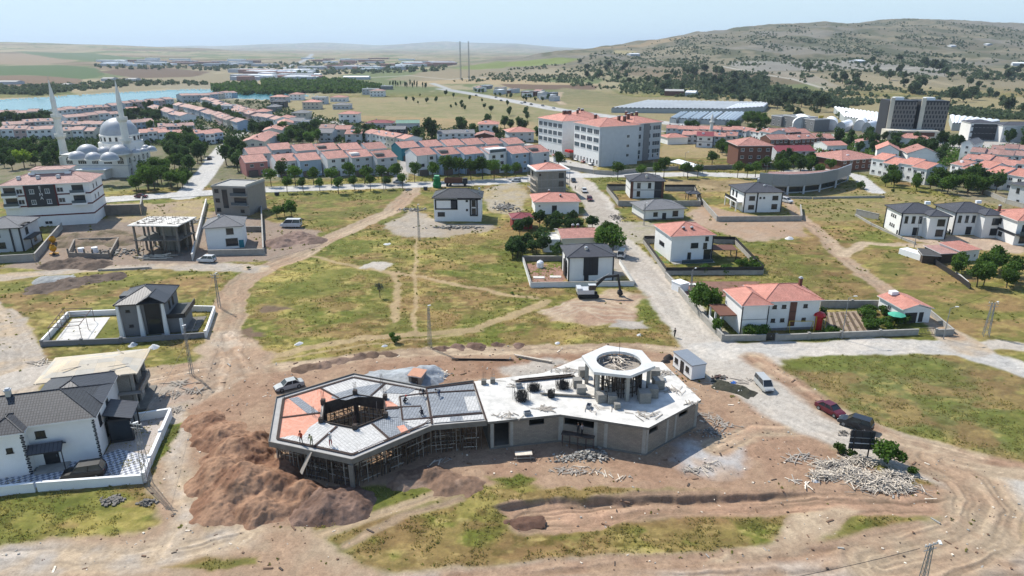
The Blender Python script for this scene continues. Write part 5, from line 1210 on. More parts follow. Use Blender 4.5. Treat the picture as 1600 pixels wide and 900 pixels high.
car2('sedan','white',(898,252),(907,250),'white car in the school forecourt nearest the gate')
car2('sedan','red',(910,255),(919,254),'red car in the school forecourt')
car2('sedan','white',(921,259),(930,257),'white car at the end of the school forecourt')
car2('suv','white',(1224,315),(1233,317),'white car parked beside the two storey house with dark corner bands')
car2('van','white',(968,408),(975,394),'white van parked beside the house with the dark slatted panel')
car2('van','white',(470,355),(440,355),'white minibus parked behind the grey brown heap',s=1.25)
car2('sedan','grey',(352,232),(357,224),'grey car far up the mosque lane',);car2('sedan','dark',(325,252),(330,246),'dark car in the mosque lane under the trees')
for i,(px,py,c)in enumerate([(744,150,'dark'),(775,153,'grey'),(783,158,'dark'),(815,162,'white'),(820,161,'dark'),(830,164,'dark'),(848,166,'grey'),(865,170,'white'),(985,187,'dark'),(1020,192,'white')]):
 car2('sedan',c,(px-3,py-.5),(px+3,py+.5),'%s car on the dual carriageway, %s from the masts'%({'dark':'dark','grey':'grey','white':'white'}[c],ORD[i]),name='distant_car',group='cars on the dual carriageway')
tr=empty('lorry',gpos(712,290),.02);tag(tr,'brown tipper lorry parked behind the house with dark window bands','lorry')
mb=MB();mb.box(-4.2,-1.2,1.1,3.2,1.2,1.35);mb.build('chassis',[BLACK],tr)
mb=MB();mb.box(-4.2,-1.25,1.36,2.6,-1.15,3.0);mb.box(-4.2,1.15,1.36,2.6,1.25,3.0);mb.box(-4.2,-1.15,1.36,-4.1,1.15,3.0);mb.box(2.5,-1.15,1.36,2.6,1.15,3.0);mb.box(-4.1,-1.15,1.36,2.5,1.15,1.5)
for x in(-3,-1.8,-.6,.6,1.8):mb.box(x,-1.32,1.36,x+.12,-1.252,3.0)
mb.build('tipper_body',[BRICKW],tr);mb=MB();mb.box(2.8,-1.2,.9,4.6,1.2,2.9);mb.build('cab',[DGREY],tr)
for x in(-3.2,-2.0,3.6):
 for y in(-1.05,1.05):mb=MB();mb.tube((0,-.15,0),(0,.15,0),.5,12);mb.build('wheel',[RUBBER],tr,(x,y,.5))
gt=empty('sheeted_machine',gpos(683,293));tag(gt,'upright machine wrapped in a bright green sheet on the verge','machine')
mb=MB();mb.lathe([(1.5,0),(1.7,1.2),(1.3,2.4),(1.5,3.4),(.8,4.2),(0,4.5)],9);o=mb.build('green_sheet',[mat('green_sheet',srgb(40,140,80,.6),var=.2,bump=.6,bscale=2)],gt);mb=MB();mb.box(-.9,-.7,4.1,.9,.7,4.6);mb.build('top_cover',[mat('mint_sheet',srgb(150,220,180,.7),var=.1)],gt)
for px,py,lab in((433,306,'grey waste container on the avenue kerb near the left corner house'.replace('left ','')),(665,297,'grey waste container on the avenue beside the track mouth')):
 r=empty('waste_container',gpos(px,py));tag(r,lab,'bin');mb=MB();mb.box(-.7,-.5,.15,.7,.5,1.2);mb.build('bin_body',[DGREY],r);mb=MB();mb.box(-.75,-.55,1.2,.75,.55,1.35);mb.build('lid',[ALU],r)
ex=empty('excavator',gpos(918,464),.05);tag(ex,'white excavator with black boom resting on the grass by the house wall','excavator')
for y in(-1.05,1.05):
 mb=MB();mb.box(-1.9,y-.3,.12,1.9,y+.3,.85);mb.tube((-1.9,y-.3,.48),(-1.9,y+.3,.48),.37,12);mb.tube((1.9,y-.3,.48),(1.9,y+.3,.48),.37,12);mb.build('track',[RUBBER],ex)
mb=MB();mb.box(-2.3,-1.3,1.0,1.2,1.3,1.9);mb.box(-2.4,-1.2,1.3,-1.4,1.2,2.3);mb.build('engine_deck',[P_['white']],ex)
mb=MB();mb.box(.0,-1.3,1.9,1.5,-.3,2.95);mb.build('cab',[GLASS],ex);mb=MB();mb.box(-.05,-1.35,2.95,1.55,-.25,3.05);mb.build('cab_roof',[P_['white']],ex)
mb=MB();mb.beam((1.0,.3,1.7),(3.6,.3,4.3),.4,.55);mb.beam((3.6,.3,4.3),(6.6,.3,4.6),.4,.5);mb.build('boom',[BLACK],ex)
mb=MB();mb.beam((6.3,.3,4.9),(7.0,.3,1.2),.3,.45);mb.build('stick',[BLACK],ex);mb=MB();mb.beam((1.6,.3,3.4),(4.6,.3,5.0),.15,.15);mb.build('ram',[STEEL],ex)
mb=MB();mb.prism([(6.6,1.2),(7.4,1.2),(7.6,.5),(7.0,.1),(6.4,.5)],-.5,.5);mb.v=[(x,z+.3,y)for x,y,z in mb.v];mb.build('bucket',[BLACK],ex)
for px,py,top,w0,hd,lab,bar in((232,757,660,.75,'arm','tall lattice mast at the corner of the white boundary wall',.04),(672,543,478,.55,'lamp','slim lattice mast on the meadow behind the building',.035),(1540,525,473,.95,'arm','wide lattice pylon standing alone in the eastern meadow',.05),(300,585,508,.45,'lamp','slim lattice mast beside the plywood roofed house',.035),(1437,925,848,.6,'arm','lattice mast rising from the bottom edge of the view',.04),(655,375,320,.5,'lamp','slim lattice mast near the bend behind the meadow',.04),(1078,470,420,.4,'lamp','slim mast inside the brown garden by the road',.04),(343,480,428,.5,'arm','lattice mast beside the dirt road junction',.035),(1006,352,318,.4,'lamp','slim mast near the grey roofed bungalow',.04)):
 base=gpos(px,py)
 lo,hi=1,30
 for _ in range(30):
  m_=(lo+hi)/2
  if flat_px(base.x,base.y,m_+.0)[1]>top:lo=m_
  else:hi=m_
 lattice('lattice_mast',base,lo*.97,w0,w0*.45,lab,bar=bar,head=hd,cat='mast')
for i,(px,py,h,arms,lab)in enumerate([(1474,530,6,1,'post with lamp at the end of the walled garden road'),(1315,530,8,1,'tall lamp standing outside the vegetable garden wall'),(958,270,8,1,'lamp at the corner of the school wall'),(938,262,14,1,'tall pale flagpole lamp beside the blank school wall'),(1195,292,9,1,'lamp in front of the curved grey building'),(1068,277,10,1,'lamp beside the white sheet canopy'),(1428,388,8,1,'lamp in front of the first twin black roofed house'),(1232,258,9,1,'lamp behind the curved grey building'),(500,300,7,1,'lamp on the avenue among the western street trees'),(415,302,7,1,'lamp on the avenue nearest the small workshop'),(1020,275,8,1,'lamp on the avenue behind the black roofed villa'),(600,300,7,1,'lamp on the avenue near the silver hatchback')]):
 street_lamp(gpos(px,py),h,lab)
for px,h,lab in((720,57,'taller red and grey radio mast nearest the town'),(733,57,'second radio mast standing on the brown slope')):
 b0=GV(px,122,1120);b0.z=float(zland(b0.x,b0.y));lattice('radio_mast',b0,h,1.8,1.2,lab,n=26,head=None,bar=.17,cat='radio mast',rz=.2)
cbl=MB();a_,b_=G(1437,857,4.2),G(1150,918,3.0);n_=16
for k in range(n_):
 f_=lambda t:a_+(b_-a_)*t+Vector((0,0,-1.2*t*(1-t)));cbl.tube(f_(k/n_)-a_,f_((k+1)/n_)-a_,.025,4)
tag(cbl.build('cable',[BLACK],None,a_),'thin black cable running from the bottom lattice mast','cable')
for(a1,b1),(a2,b2),h1,h2,lab in(((232,757),(300,585),8.2,6.0,'thin cable from the corner mast to the slim mast by the plywood roof'),((300,585),(343,480),6.0,7.4,'thin cable from the slim mast to the mast at the dirt junction'),((343,480),(655,375),7.4,8.6,'long thin cable sagging over the meadow from the junction mast'),((1540,525),(1474,530),8.6,6.0,'thin cable from the eastern pylon to the garden road post')):
 p1,p2=gpos(a1,b1)+Vector((0,0,h1)),gpos(a2,b2)+Vector((0,0,h2));m_=MB();f2=lambda t:(p2-p1)*t+Vector((0,0,-4*t*(1-t)*.02*(p2-p1).length))
 for k in range(14):m_.tube(f2(k/14),f2((k+1)/14),.02,3)
 tag(m_.build('cable',[BLACK],None,p1),lab,'cable')
def hfrom(px,pyb,pyt):
 b=G(px,pyb);lo,hi=.5,60
 for _ in range(40):
  m_=(lo+hi)/2
  if flat_px(b.x,b.y,m_)[1]>pyt:lo=m_
  else:hi=m_
 return lo
GREENT=grid_mat('green_sheet_roof',srgb(130,170,150,.6),srgb(120,160,140,.6),.5,6,.1,var=.08)
def part_box(r,name,m,x0,y0,z0,x1,y1,z1,parent=None):
 b=MB();b.box(x0,y0,z0,x1,y1,z1);return b.build(name,[m],parent or r)
A0,B0=G(57,731),G(159,716);dv=(B0-A0).normalized();vA=B0-dv*17.5
def villa_extra(r,W,D,h):
 bx0,bx1=W-11.2,W-7.4
 part_box(r,'bay',WHITE,bx0,-1.5,-.5,bx1,0.0,h-.1)
 rb=MB();hip_roof(rb,bx0-.5,-2.0,bx1+.5,3.6,h+.13,1.25);rb.build('bay_roof',[BTILE,WHITE],r)
 wm=window_mesh(.7,.7,FRAMED,0)
 o=link('window',wm[0],r,(bx1-1.6,-1.5,3.4));link('pane',wm[1],o)
 for cx,cy in((bx0,-1.5),(bx1,-1.5),(W,0),(bx0-2.6,0)):
  q=MB()
  for k in range(int(h/.3)):
   s=.22 if k%2 else .13;q.box(cx-s,cy-.045,k*.3+.04,cx+(s if cx<W else .045),cy+.02,k*.3+.26)
   if cx==W:q.box(W-.02,0,k*.3+.04,W+.045,s*1.4,k*.3+.26)
  q.build('quoin_strip',[DGREY],r)
 dx=W-5.0
 part_box(r,'porch_step',CONC,dx-2.0,-1.9,0,dx+1.5,0,.28)
 dd=add_door(r,'F',dx-.4,1.5,2.3,W,D,BLACK,.28)
 c=MB();gable_roof(c,dx-2.3,-1.9,dx+1.5,.1,3.0,.7,'x');c.build('porch_canopy',[BSEAM,BLACK],r)
 part_box(r,'porch_post',BLACK,dx+1.35,-1.8,.28,dx+1.45,-1.7,3.0)
 rb=MB();hip_roof(rb,W-8.5,3.0,W+.55,D+4.6,h+.25,1.9);rb.build('back_roof',[BSEAM,WHITE],r);part_box(r,'back_wing',WHITE,W-8,D-.5,-.5,W-.05,D+4,h)
 part_box(r,'sunroom_base',BLACK,W+.4,3.4,0,W+3.2,7.6,.4);part_box(r,'sunroom_lintel',BLACK,W+.4,3.4,3.2,W+3.2,7.6,3.5)
 for x,y in((W+.4,3.4),(W+3.1,3.4),(W+3.1,5.4),(W+3.1,7.5),(W+.4,7.5)):part_box(r,'sunroom_post',BLACK,x,y,.4,x+.1,y+.1,3.2)
 part_box(r,'sunroom_glass',GLASS,W+.44,3.5,.4,W+3.12,7.5,3.18)
 s=MB();s.face([(W+.1,3.1,4.5),(W+3.5,3.1,3.55),(W+3.5,7.9,3.55),(W+.1,7.9,4.5)]);s.face([(W+.1,7.9,4.38),(W+3.5,7.9,3.43),(W+3.5,3.1,3.43),(W+.1,3.1,4.38)]);s.build('sunroom_roof',[BSEAM],r)
house(vA,B0,8.6,6.0,'hip',2.3,WHITE,BTILE,.55,'villa','white villa with anthracite tiled roof and toothed dark corner strips','house',wins=(('F',15.2-3.7,4.9-.8,1.1,1.0,1),('F',17.5-13.2,1.4,1.1,1.1,1),('F',17.5-15.5,1.4,1.1,1.1,1),('R',.28,3.6,1.0,1.9,1),('R',.5,1.0,1.1,1.9,1),('R',.75,3.6,1.0,1.6,1)),fr=FRAMED,edge=WHITE,chim=((.43,.5,1.9),),extra=villa_extra)
def flat_slab(name,pts,m,z=.03,label=None,kind='structure',uvrot=0,cat=None):
 P=[G(*p)for p in pts];O=P[0];mb=MB();mb.prism([(p.x-O.x,p.y-O.y)for p in P],-.35,z+.07,0);o=mb.build(name,[m],None,O)
 if kind:tag(o,kind=kind)
 if label:tag(o,label,cat)
 return o
flat_slab('checkered_paving',[(-60,770),(217,750),(232,712),(185,702),(160,712),(-60,745)],CHECK,.0)
flat_slab('tan_paving',[(186,702),(232,712),(264,648),(200,662),(172,696),(163,711)],PAVEP,.0)
yard_wall('boundary_wall',[(-70,782),(60,767),(225,755)],1.15,.28,WHITE,WHITE,'white rendered wall along the grass in front of the villa',posts=0,pm=WHITE)
yard_wall('boundary_wall',[(226,753),(236,726),(268,650)],1.15,.28,WHITE,WHITE,'white rendered wall with short piers beside the tall mast',posts=5.0,pm=WHITE)
yard_wall('boundary_wall',[(268,650),(199,661)],1.3,.28,WHITE,WHITE,'white rendered wall behind the tan paving')
rz_a,rz_b=G(52,600,6.3),G(210,583,6.3);_,ang,Wp=place2(rz_a,rz_b)
up=empty('unfinished_house',(rz_a.x,rz_a.y,0),ang);tag(up,'unfinished concrete house under a wide pale plywood roof','house')
PLY=grid_mat('plywood_sheets',srgb(232,212,180,.66),srgb(204,200,190,.62),2.4,1.2,.02,var=.14,bump=.05)
mb=MB();gx=[(0,0),(Wp,0),(Wp+.8,3.2),(Wp-.6,3.2),(Wp+1.0,8.6),(1.6,8.6),(-.2,5)]
ridge_z=1.1
mb.face([(0,0,6.3),(Wp+.4,0,6.3),(Wp*.72,4.2,7.3),(Wp*.28,4.2,7.3)]);mb.face([(Wp+.4,0,6.3),(Wp+.4,8.8,6.3),(Wp*.72,4.6,7.3),(Wp*.72,4.2,7.3)])
mb.face([(Wp+.4,8.8,6.3),(0,8.8,6.3),(Wp*.28,4.6,7.3),(Wp*.72,4.6,7.3)]);mb.face([(0,8.8,6.3),(0,0,6.3),(Wp*.28,4.2,7.3),(Wp*.28,4.6,7.3)]);mb.face([(Wp*.28,4.2,7.3),(Wp*.72,4.2,7.3),(Wp*.72,4.6,7.3),(Wp*.28,4.6,7.3)])
mb.face([(0,0,6.12),(0,8.8,6.12),(Wp+.4,8.8,6.12),(Wp+.4,0,6.12)])
for a,b in(((0,0),(Wp+.4,0)),((Wp+.4,0),(Wp+.4,8.8)),((Wp+.4,8.8),(0,8.8)),((0,8.8),(0,0))):mb.face([(*a,6.12),(*b,6.12),(*b,6.3),(*a,6.3)])
mb.build('plywood_roof',[PLY],up)
for i in range(7):mb=MB();mb.beam((.3+i*2.1,-.25,6.22),(.3+i*2.1,.6,6.25),.1,.14);mb.build('rafter_end',[WOOD],up)
part_box(up,'floor_slab',CONCD,.9,.9,2.95,Wp-.2,8,3.2);part_box(up,'balcony_slab',CONC,Wp-4.2,.1,2.9,Wp+.6,.9,3.1);part_box(up,'ground_slab',CONCD,.6,.6,-.3,Wp+.4,8.3,.25)
for x in(1.2,4.2,7.2,Wp-3.6,Wp-.8):
 for y in(1.1,7.6):part_box(up,'column',CONC,x-.2,y-.2,.25,x+.2,y+.2,6.12)
part_box(up,'block_wall',BLOCKC,Wp-3.4,.95,.25,Wp-1.1,1.2,6.1);part_box(up,'block_wall',BLOCKC,1.4,1.4,3.2,4.0,1.6,6.1);part_box(up,'block_wall',BLOCKC,4.4,1.6,.25,7,1.8,4.2);part_box(up,'block_wall',BLOCKC,1.2,7.5,.25,Wp-1,7.7,6.1)
part_box(up,'block_wall',BLOCKC,Wp-.9,3.2,.25,Wp-.65,5.4,6.1);part_box(up,'parapet',BLOCKC,Wp+.35,.1,3.1,Wp+.5,5.6,3.9)
for k,(x,y,a,l)in enumerate(((3,2,.4,2.4),(6,3,1.2,2),(9,1.5,.2,2.6),(10,6,2.2,2.2))):mb=MB();mb.beam((x,y,7.05 if 1 else 0),(x+math.cos(a)*l,y+math.sin(a)*l,7.0),.12,.05);mb.build('loose_board',[WOODG],up)
planks('sheet_stack',[(75,566)],'timber sheets and battens stacked at the back of the plywood roof','timber',n=16,rad=(2,1),L=(1.5,3),hgt=.3,seed=51)
def pillar_extra(r,W,D,h):
 for x in(0.05,W*.46,W-.15):
  c=MB();p=[(-.38,-.3,0),(.38,-.3,0),(.38,.3,0),(-.38,.3,0)];q=[(-.2,-.18,h-.05),(.2,-.18,h-.05),(.2,.18,h-.05),(-.2,.18,h-.05)]
  for i in range(4):c.face([p[i],p[(i+1)%4],q[(i+1)%4],q[i]])
  c.build('pillar',[WHITE],r,(x,-.45,0))
 part_box(r,'entrance_recess',BLACK,W*.56,-.06,.1,W*.9,.05,h-.2)
 part_box(r,'entrance_glass',GLASS,W*.6,-.1,.15,W*.86,-.06,3.0)
 rb=MB();gable_roof(rb,W*.42,-1.0,W+.6,3.4,h+.18+.004,1.5,'y');rb.build('front_gable_roof',[BSEAM,DGREY,MGREY],r)
 part_box(r,'side_wing',MGREY,W,.4,0,W+2.6,D-1.5,2.9);part_box(r,'terrace_slab',BLACK,W+.02,.1,2.9,W+3.3,D-.8,3.15)
 part_box(r,'terrace_parapet',BLACK,W+3.15,.1,3.15,W+3.3,D-.8,3.9);part_box(r,'terrace_parapet',BLACK,W+.02,.1,3.15,W+3.15,.22,3.7)
 c=MB();c.box(W+2.3,-.5,0,W+2.75,.0,2.9);c.build('pillar',[WHITE],r)
 part_box(r,'terrace_floor_or_hole',CONCD,W,.2,0,W+5.0,D-1,.12)
 sk=MB();sk.box(-.2,2.2,h+.5,2.2,5,h+1.0);sk.build('roof_hatch',[BSEAM],r)
house((193,526),(264,521),8.6,6.15,'hip',2.0,MGREY,BSEAM,.55,'pillared_house','grey house with tall white pillars and a dark recessed entrance','house',wins=(('F',.2,4.7,.7,.45,0),('F',.22,1.8,.7,.45,0),('R',.35,3.9,.9,1.5,1),('R',.62,3.9,.9,1.5,1)),fr=FRAMED,edge=DGREY,extra=pillar_extra)
yard_wall('boundary_wall',[(66,541),(190,536),(322,527)],.95,.25,MGREY,MGREY,'grey wall with low piers in front of the pillared house',posts=6.0,pm=MGREY)
yard_wall('boundary_wall',[(322,527),(336,487)],1.1,.25,WHITE,WHITE,'white end wall of the pillared plot beside the dirt road',posts=9,pm=WHITE)
yard_wall('boundary_wall',[(336,487),(292,486)],1.1,.25,WHITE,WHITE,'white back wall behind the terrace wing')
yard_wall('boundary_wall',[(182,492),(108,495),(66,541)],1.0,.25,WHITE,WHITE,'white wall wrapped around the pale pergola slab')
flat_slab('pergola_floor',[(84,536),(146,532),(172,496),(114,498)],CONCL,.0)
pg=empty('steel_pergola',G(82,533));tag(pg,'rusty steel pergola frame standing over a pale slab','pergola');O=G(82,533)
pl=[G(*p)-O for p in((80,534),(128,530),(148,502),(104,503))];m1=[(pl[0]+pl[1])/2,(pl[2]+pl[3])/2]
for p in(pl[0],pl[1],pl[2],pl[3],(pl[0]+pl[3])/2,(pl[1]+pl[2])/2,pl[3]*.7+pl[0]*.3):mb=MB();mb.tube((p.x,p.y,0),(p.x,p.y,2.7),.05,5);mb.build('post',[STEELD],pg)
for a,b in((0,1),(1,2),(2,3),(3,0)):mb=MB();mb.beam((pl[a].x,pl[a].y,2.7),(pl[b].x,pl[b].y,2.7),.09,.1);mb.build('beam',[STEELD],pg)
for t in(.2,.4,.6,.8):
 a,b=pl[0]+(pl[3]-pl[0])*t,pl[1]+(pl[2]-pl[1])*t;mb=MB();mb.beam((a.x,a.y,2.75),(b.x,b.y,2.75),.06,.08);mb.build('beam',[STEELD],pg)
def apt_extra(r,W,D,h):
 for z in(3.1,6.1,9.2):part_box(r,'floor_band',MAROON,-.08,-.08,z,W+.08,D+.08,z+.38)
 x0,x1=W*.27,W*.60
 part_box(r,'dark_panel',DGREY,x0,-.3,6.0,x1,0,h+.02)
 for x in(x0-.35,x1):part_box(r,'maroon_strip',MAROON,x,-.32,6.0,x+.35,0,h+.02)
 for x in(x0+1.6,x1-1.9):
  for z in(6.8,9.9):
   wm=window_mesh(1.2,1.3,FRAMEW,1,GLASSB);o=link('window',wm[0],r,(x,-.3,z));link('pane',wm[1],o)
 for x in(.2,W-5.0):
  for z in(6.5,9.6):
   part_box(r,'balcony',WHITE,x,-1.3,z-.4,x+3.8,0,z+.15);part_box(r,'balcony_rail',GLASSB,x+.02,-1.28,z+.15,x+3.78,-1.2,z+1.0)
   part_box(r,'balcony_recess',GLASS,x+.4,-.05,z+.15,x+3.4,.05,z+2.3)
 cu=bpy.data.curves.new('letters','FONT');cu.body='Y\nI\nL\nM\nA\nZ'[:0]+'E\nI\nM\nA';cu.size=1.25;cu.space_line=.82;cu.extrude=.04;cu.align_x='CENTER';cu.materials.append(FRAMEW)
 to=bpy.data.objects.new('tmp',cu);COL.objects.link(to);dg=bpy.context.evaluated_depsgraph_get();me=bpy.data.meshes.new_from_object(to.evaluated_get(dg));bpy.data.objects.remove(to)
 t=link('lettering',me,r,((x0+x1)/2+.1,-.36,11.2),0);t.rotation_euler=(math.radians(90),0,0)
 rb=MB();rb.box(W*.30,D*.4,h+1.2,W*.72,D*.85,h+3.3,0);d=rb.build('roof_room',[WHITE],r)
 rb=MB();hip_roof(rb,W*.27,D*.36,W*.75,D*.9,h+3.5,.5);rb.build('roof_room_roof',[RTILE3,FRAMEW],r)
 for x in(.18,.40,.63):link('chimney',chimney_mesh(WHITE,LGREY,.6,.9),r,(W*x,D*.22,h+1.3))
 for x in(.30,.72):part_box(r,'water_tank',WPLAS,W*x-.8,D*.36,h+1.9,W*x+.8,D*.36+.8,h+2.7)
apt_h=hfrom(151,349,285)
house((16,357),(151,349),13.5,apt_h,'hip',2.6,WHITE,RTILE3,.7,'apartment_block','four storey apartment block with maroon bands and a dark lettered panel','apartment block',wins=[('F',.2,z,1.6,1.4,1)for z in(6.9,10)]+[('F',.66,z,1.7,1.4,1)for z in(6.9,10)]+[('R',u,z,1.0,1.6,0)for u in(.3,.55)for z in(6.7,9.9)]+[('F',.45,.6,2.0,1.0,1)],fr=FRAMEW,extra=apt_extra)
def wg(r,W,D,h):
 for x in(W*.78,W-.1):part_box(r,'dark_fin',DGREY,x-.35,-.25,0,x,.0,h)
 mb=MB()
 for k in range(8):mb.beam((W-3.2+k*.5,1,h+.55),(W-3.2+k*.5,4.2,h+.55),.14,.16)
 mb.box(W-3.6,.8,h+.2,W+.8,1.0,h+.6);mb.box(W-3.6,4.2,h+.2,W+.8,4.4,h+.6);mb.build('terrace_pergola',[BLACK],r)
 part_box(r,'terrace_slab',BLACK,W,.4,2.9,W+1.8,D*.7,3.2)
 for y in(.5,D*.65):part_box(r,'terrace_post',BLACK,W+1.5,y,0,W+1.7,y+.2,2.9)
house((-28,396),(40,392),11,6.2,'hip',1.9,LGREY,SHING2,.6,'grey_house','pale grey house with dark fins and a black roof pergola at the view edge','house',wins=(('F',.42,4.0,1.8,1.4,1),('F',.5,1.0,1.6,1.6,1),('F',.1,4.0,1.4,1.4,1),('R',.3,3.8,1.6,1.8,1),('R',.65,.8,1.6,1.8,1)),fr=FRAMED,edge=DGREY,extra=wg)
yard_wall('boundary_wall',[(-30,413),(56,408),(98,358)],1.9,.25,CONC,CONC,'concrete wall angled around the house with the black pergola',posts=0)
part_box(None,'carport',WPLAS,0,0,0,.01,.01,.01)if False else None
cpo=empty('carport',gpos(52,352));tag(cpo,'flat white carport roof beside the apartment block','carport');part_box(cpo,'carport_roof',WPLAS,0,0,2.5,6.5,3.2,2.62)
for x,y in((.1,.1),(6.3,.1),(.1,3),(6.3,3)):part_box(cpo,'post',STEEL,x,y,0,x+.1,y+.1,2.5)
def skeleton(A,B,D,h,floors,name,label,junk=True,wallbits=True):
 A3,B3=G(*A),G(*B);_,rz,W=place2(A3,B3);r=empty(name,(A3.x,A3.y,0),rz);tag(r,label,'building');fh=h/floors
 for f in range(floors+1):
  z=f*fh;ov=.7 if f==floors else .15
  part_box(r,'slab',CONCL if f==floors else CONCD,-ov,-ov,z-.25,W+ov,D+ov,z)
 for x in(0.1,W*.33,W*.66,W-.5):
  for y in(0,D*.5,D-.4):part_box(r,'column',CONCD,x,y,0,x+.4,y+.4,h-.25)
 for f in range(floors):
  if wallbits:part_box(r,'block_wall',BLOCKW,W*.1,D-.2,f*fh,W*.9,D,(f+1)*fh-.25);part_box(r,'block_wall',BLOCKC,W*.4,D*.5,f*fh,W*.8,D*.5+.2,(f+1)*fh-.8)
 if junk:
  mb=MB();R=random.Random(4)
  for k in range(60):x,y,a,l=R.uniform(0,W),R.uniform(0,D),R.uniform(0,3),R.uniform(.5,2.5);mb.beam((x,y,h+.04+R.random()*.1),(x+math.cos(a)*l,y+math.sin(a)*l,h+.06),.1,.05,0)
  for k in range(24):x,y=W*((k%6)+.5)/6,D*((k//6)+.5)/4;mb.beam((x,y,h),(x+.1,y,h+.8),.05,.05,0)
  mb.build('roof_debris',[WOODD],r)
  mb=MB()
  for k in range(16):x=R.uniform(0,W);mb.beam((x,-.6,0),(x+R.uniform(-1,1),.1,fh),.08,.08)
  mb.build('raking_props',[WOODD],r)
 return r
skeleton((214,398),(283,399),8.5,hfrom(283,399,352),2,'concrete_skeleton','bare two storey concrete frame with a pale debris covered roof')
planks('timber_heap',[(232,404),(255,402)],'planks stacked before the concrete skeleton','timber',n=12,rad=(3,.8),L=(3,6),hgt=.5,seed=61,rz=0,wd=.3,th=.2,loose=.3)
bundle((152,424),(238,419),6,WOODG,'long beam lying along the edge of the pale lane',None,'beam',.4)
fd=empty('foundation',gpos(108,402));tag(fd,'walled foundation pit of rough blocks with drums inside','foundation')
O=gpos(108,402);fp4=[gpos(*p)-O for p in((108,402),(172,404),(186,378),(118,380))]
for a,b in((0,1),(1,2),(2,3),(3,0)):mb=MB();mb.beam((fp4[a].x,fp4[a].y,.5),(fp4[b].x,fp4[b].y,.5),.35,1.6);mb.build('footing_wall',[BLOCKW],fd)
for k in range(6):a=fp4[0]+(fp4[1]-fp4[0])*(k/5);mb=MB();mb.box(a.x-.15,a.y-.15,1,a.x+.15,a.y+.15,2.3);mb.build('column_stub',[CONCD],fd)
for px,py,c,lab in((128,396,WPLAS,'white drum in the foundation pit'),(149,395,WPLAS,'second white drum in the foundation pit, near the timber'),):
 mb=MB();mb.tube((0,0,0),(0,0,1.5),.75,12);tag(mb.build('drum',[c],None,gpos(px,py)),lab,'drum')
YEL=mat('yellow_paint',srgb(240,170,30,.6),rough=.5)
for px,py,lab in((84,384,'yellow cement mixer on the soil, farther from the lane'),(85,398,'yellow cement mixer on the soil, nearer the lane')):
 r=empty('cement_mixer',gpos(px,py),.4);tag(r,lab,'cement mixer');mb=MB();mb.lathe([(.35,0),(.8,.5),(.85,1.0),(.45,1.7)],12);mb.build('drum',[YEL],r,(0,0,.9));mb=MB();mb.box(-1,-.5,.3,1,.5,.5);mb.build('frame',[YEL],r)
 for y in(-.55,.55):mb=MB();mb.tube((0,y-.08,.35),(0,y+.08,.35),.35,10);mb.build('wheel',[RUBBER],r)
def wh_extra(r,W,D,h):
 part_box(r,'dark_panel',DGREY,-.1,.4,.2,0,2.4,h-.8);part_box(r,'teal_board',TEAL,W-1.2,-.06,.1,W+.05,0,2.2)
house((325,391),(382,387),9.5,5.9,'hip',2.0,WHITE,SHING2,.6,'white_house','white house with grey hipped roof and two dark stacked windows','house',wins=(('F',.66,3.9,1.8,1.6,2),('F',.68,.8,3.0,2.0,3)),fr=FRAMED,edge=MGREY,chim=((.35,.5,.9),),extra=wh_extra)
yard_wall('boundary_wall',[(326,400),(414,398)],1.5,.25,CONC,CONC,'concrete wall behind the parked white car');yard_wall('boundary_wall',[(301,407),(323,318)],1.6,.3,CONCL,CONCL,'long pale wall beside the rubble strewn strip');yard_wall('boundary_wall',[(412,396),(408,312)],1.5,.25,CONCD,CONC,'grey wall between the plots and the minibus')
yard_wall('boundary_wall',[(384,362),(410,362)],1.5,.25,CONCD,CONC,'short grey wall behind the white house')
yard_wall('boundary_wall',[(163,337),(222,335),(224,322)],3.2,.3,CONCD,CONC,'tall weathered retaining wall beside the apartment block')
def st3(r,W,D,h):
 for z in(3.2,6.2):part_box(r,'balcony',CONC,W*.55,-1.2,z,W,0,z+.2);part_box(r,'balcony_rail',GLASSB,W*.55,-1.18,z+.2,W,-1.1,z+1.1);part_box(r,'balcony_recess',GLASS,W*.6,-.05,z+.3,W*.95,.02,z+2.4)
 part_box(r,'stair_glazing',GLASS,W*.27,-.06,2.2,W*.42,0,h-.7);part_box(r,'roof_parapet',OFFW,W-.3,0,h+.3,W,D,h+1.1)
house((337,335),(391,337),11,8.8,'flat',.5,mat('greige_plaster',srgb(176,168,158,.6),var=.08),SCREED,.8,'apartment_house','three storey greige house with flat roof terrace and glazed stair','house',wins=[('F',.12,z,1.4,1.2,1)for z in(1,4,7)]+[('F',.8,.9,1.3,1.0,1)],fr=FRAMED,edge=CONC,extra=st3)
def h715(r,W,D,h):
 def fr_(x0,z0,x1,z1,t=.35):
  m_=MB()
  for q in((x0,z0,x1,z0+t),(x0,z1-t,x1,z1),(x0,z0,x0+t,z1),(x1-t,z0,x1,z1)):m_.box(q[0],-.16,q[1],q[2],-.0,q[3])
  m_.build('dark_surround',[DGREY],r)
 fr_(.3,3.7,W*.5,6.9,.38);fr_(W*.76,1.7,W*.93,7.0,.42);part_box(r,'dark_strip',DGREY,W*.36,-.16,3.7,W*.49,-.01,6.9);part_box(r,'dark_strip',DGREY,W*.5,-.14,6.7,W,-.01,7.1)
house((679,346),(752,346),9,7.2,'hip',2.0,WHITE,BTILE,.55,'white_house','white house with dark framed windows standing alone above the rubble','house',wins=(('F',.43,4.4,1.0,1.9,0),('F',.15,1.6,2.2,1.3,2),('F',.7,6.1,.7,.5,0),('F',.7,3.3,.6,.6,0),('F',.845,4.6,1.2,2.0,1),('F',.845,2.2,1.2,1.9,1)),fr=FRAMED,edge=DGREY,chim=((.95,.6,.6),),extra=h715)
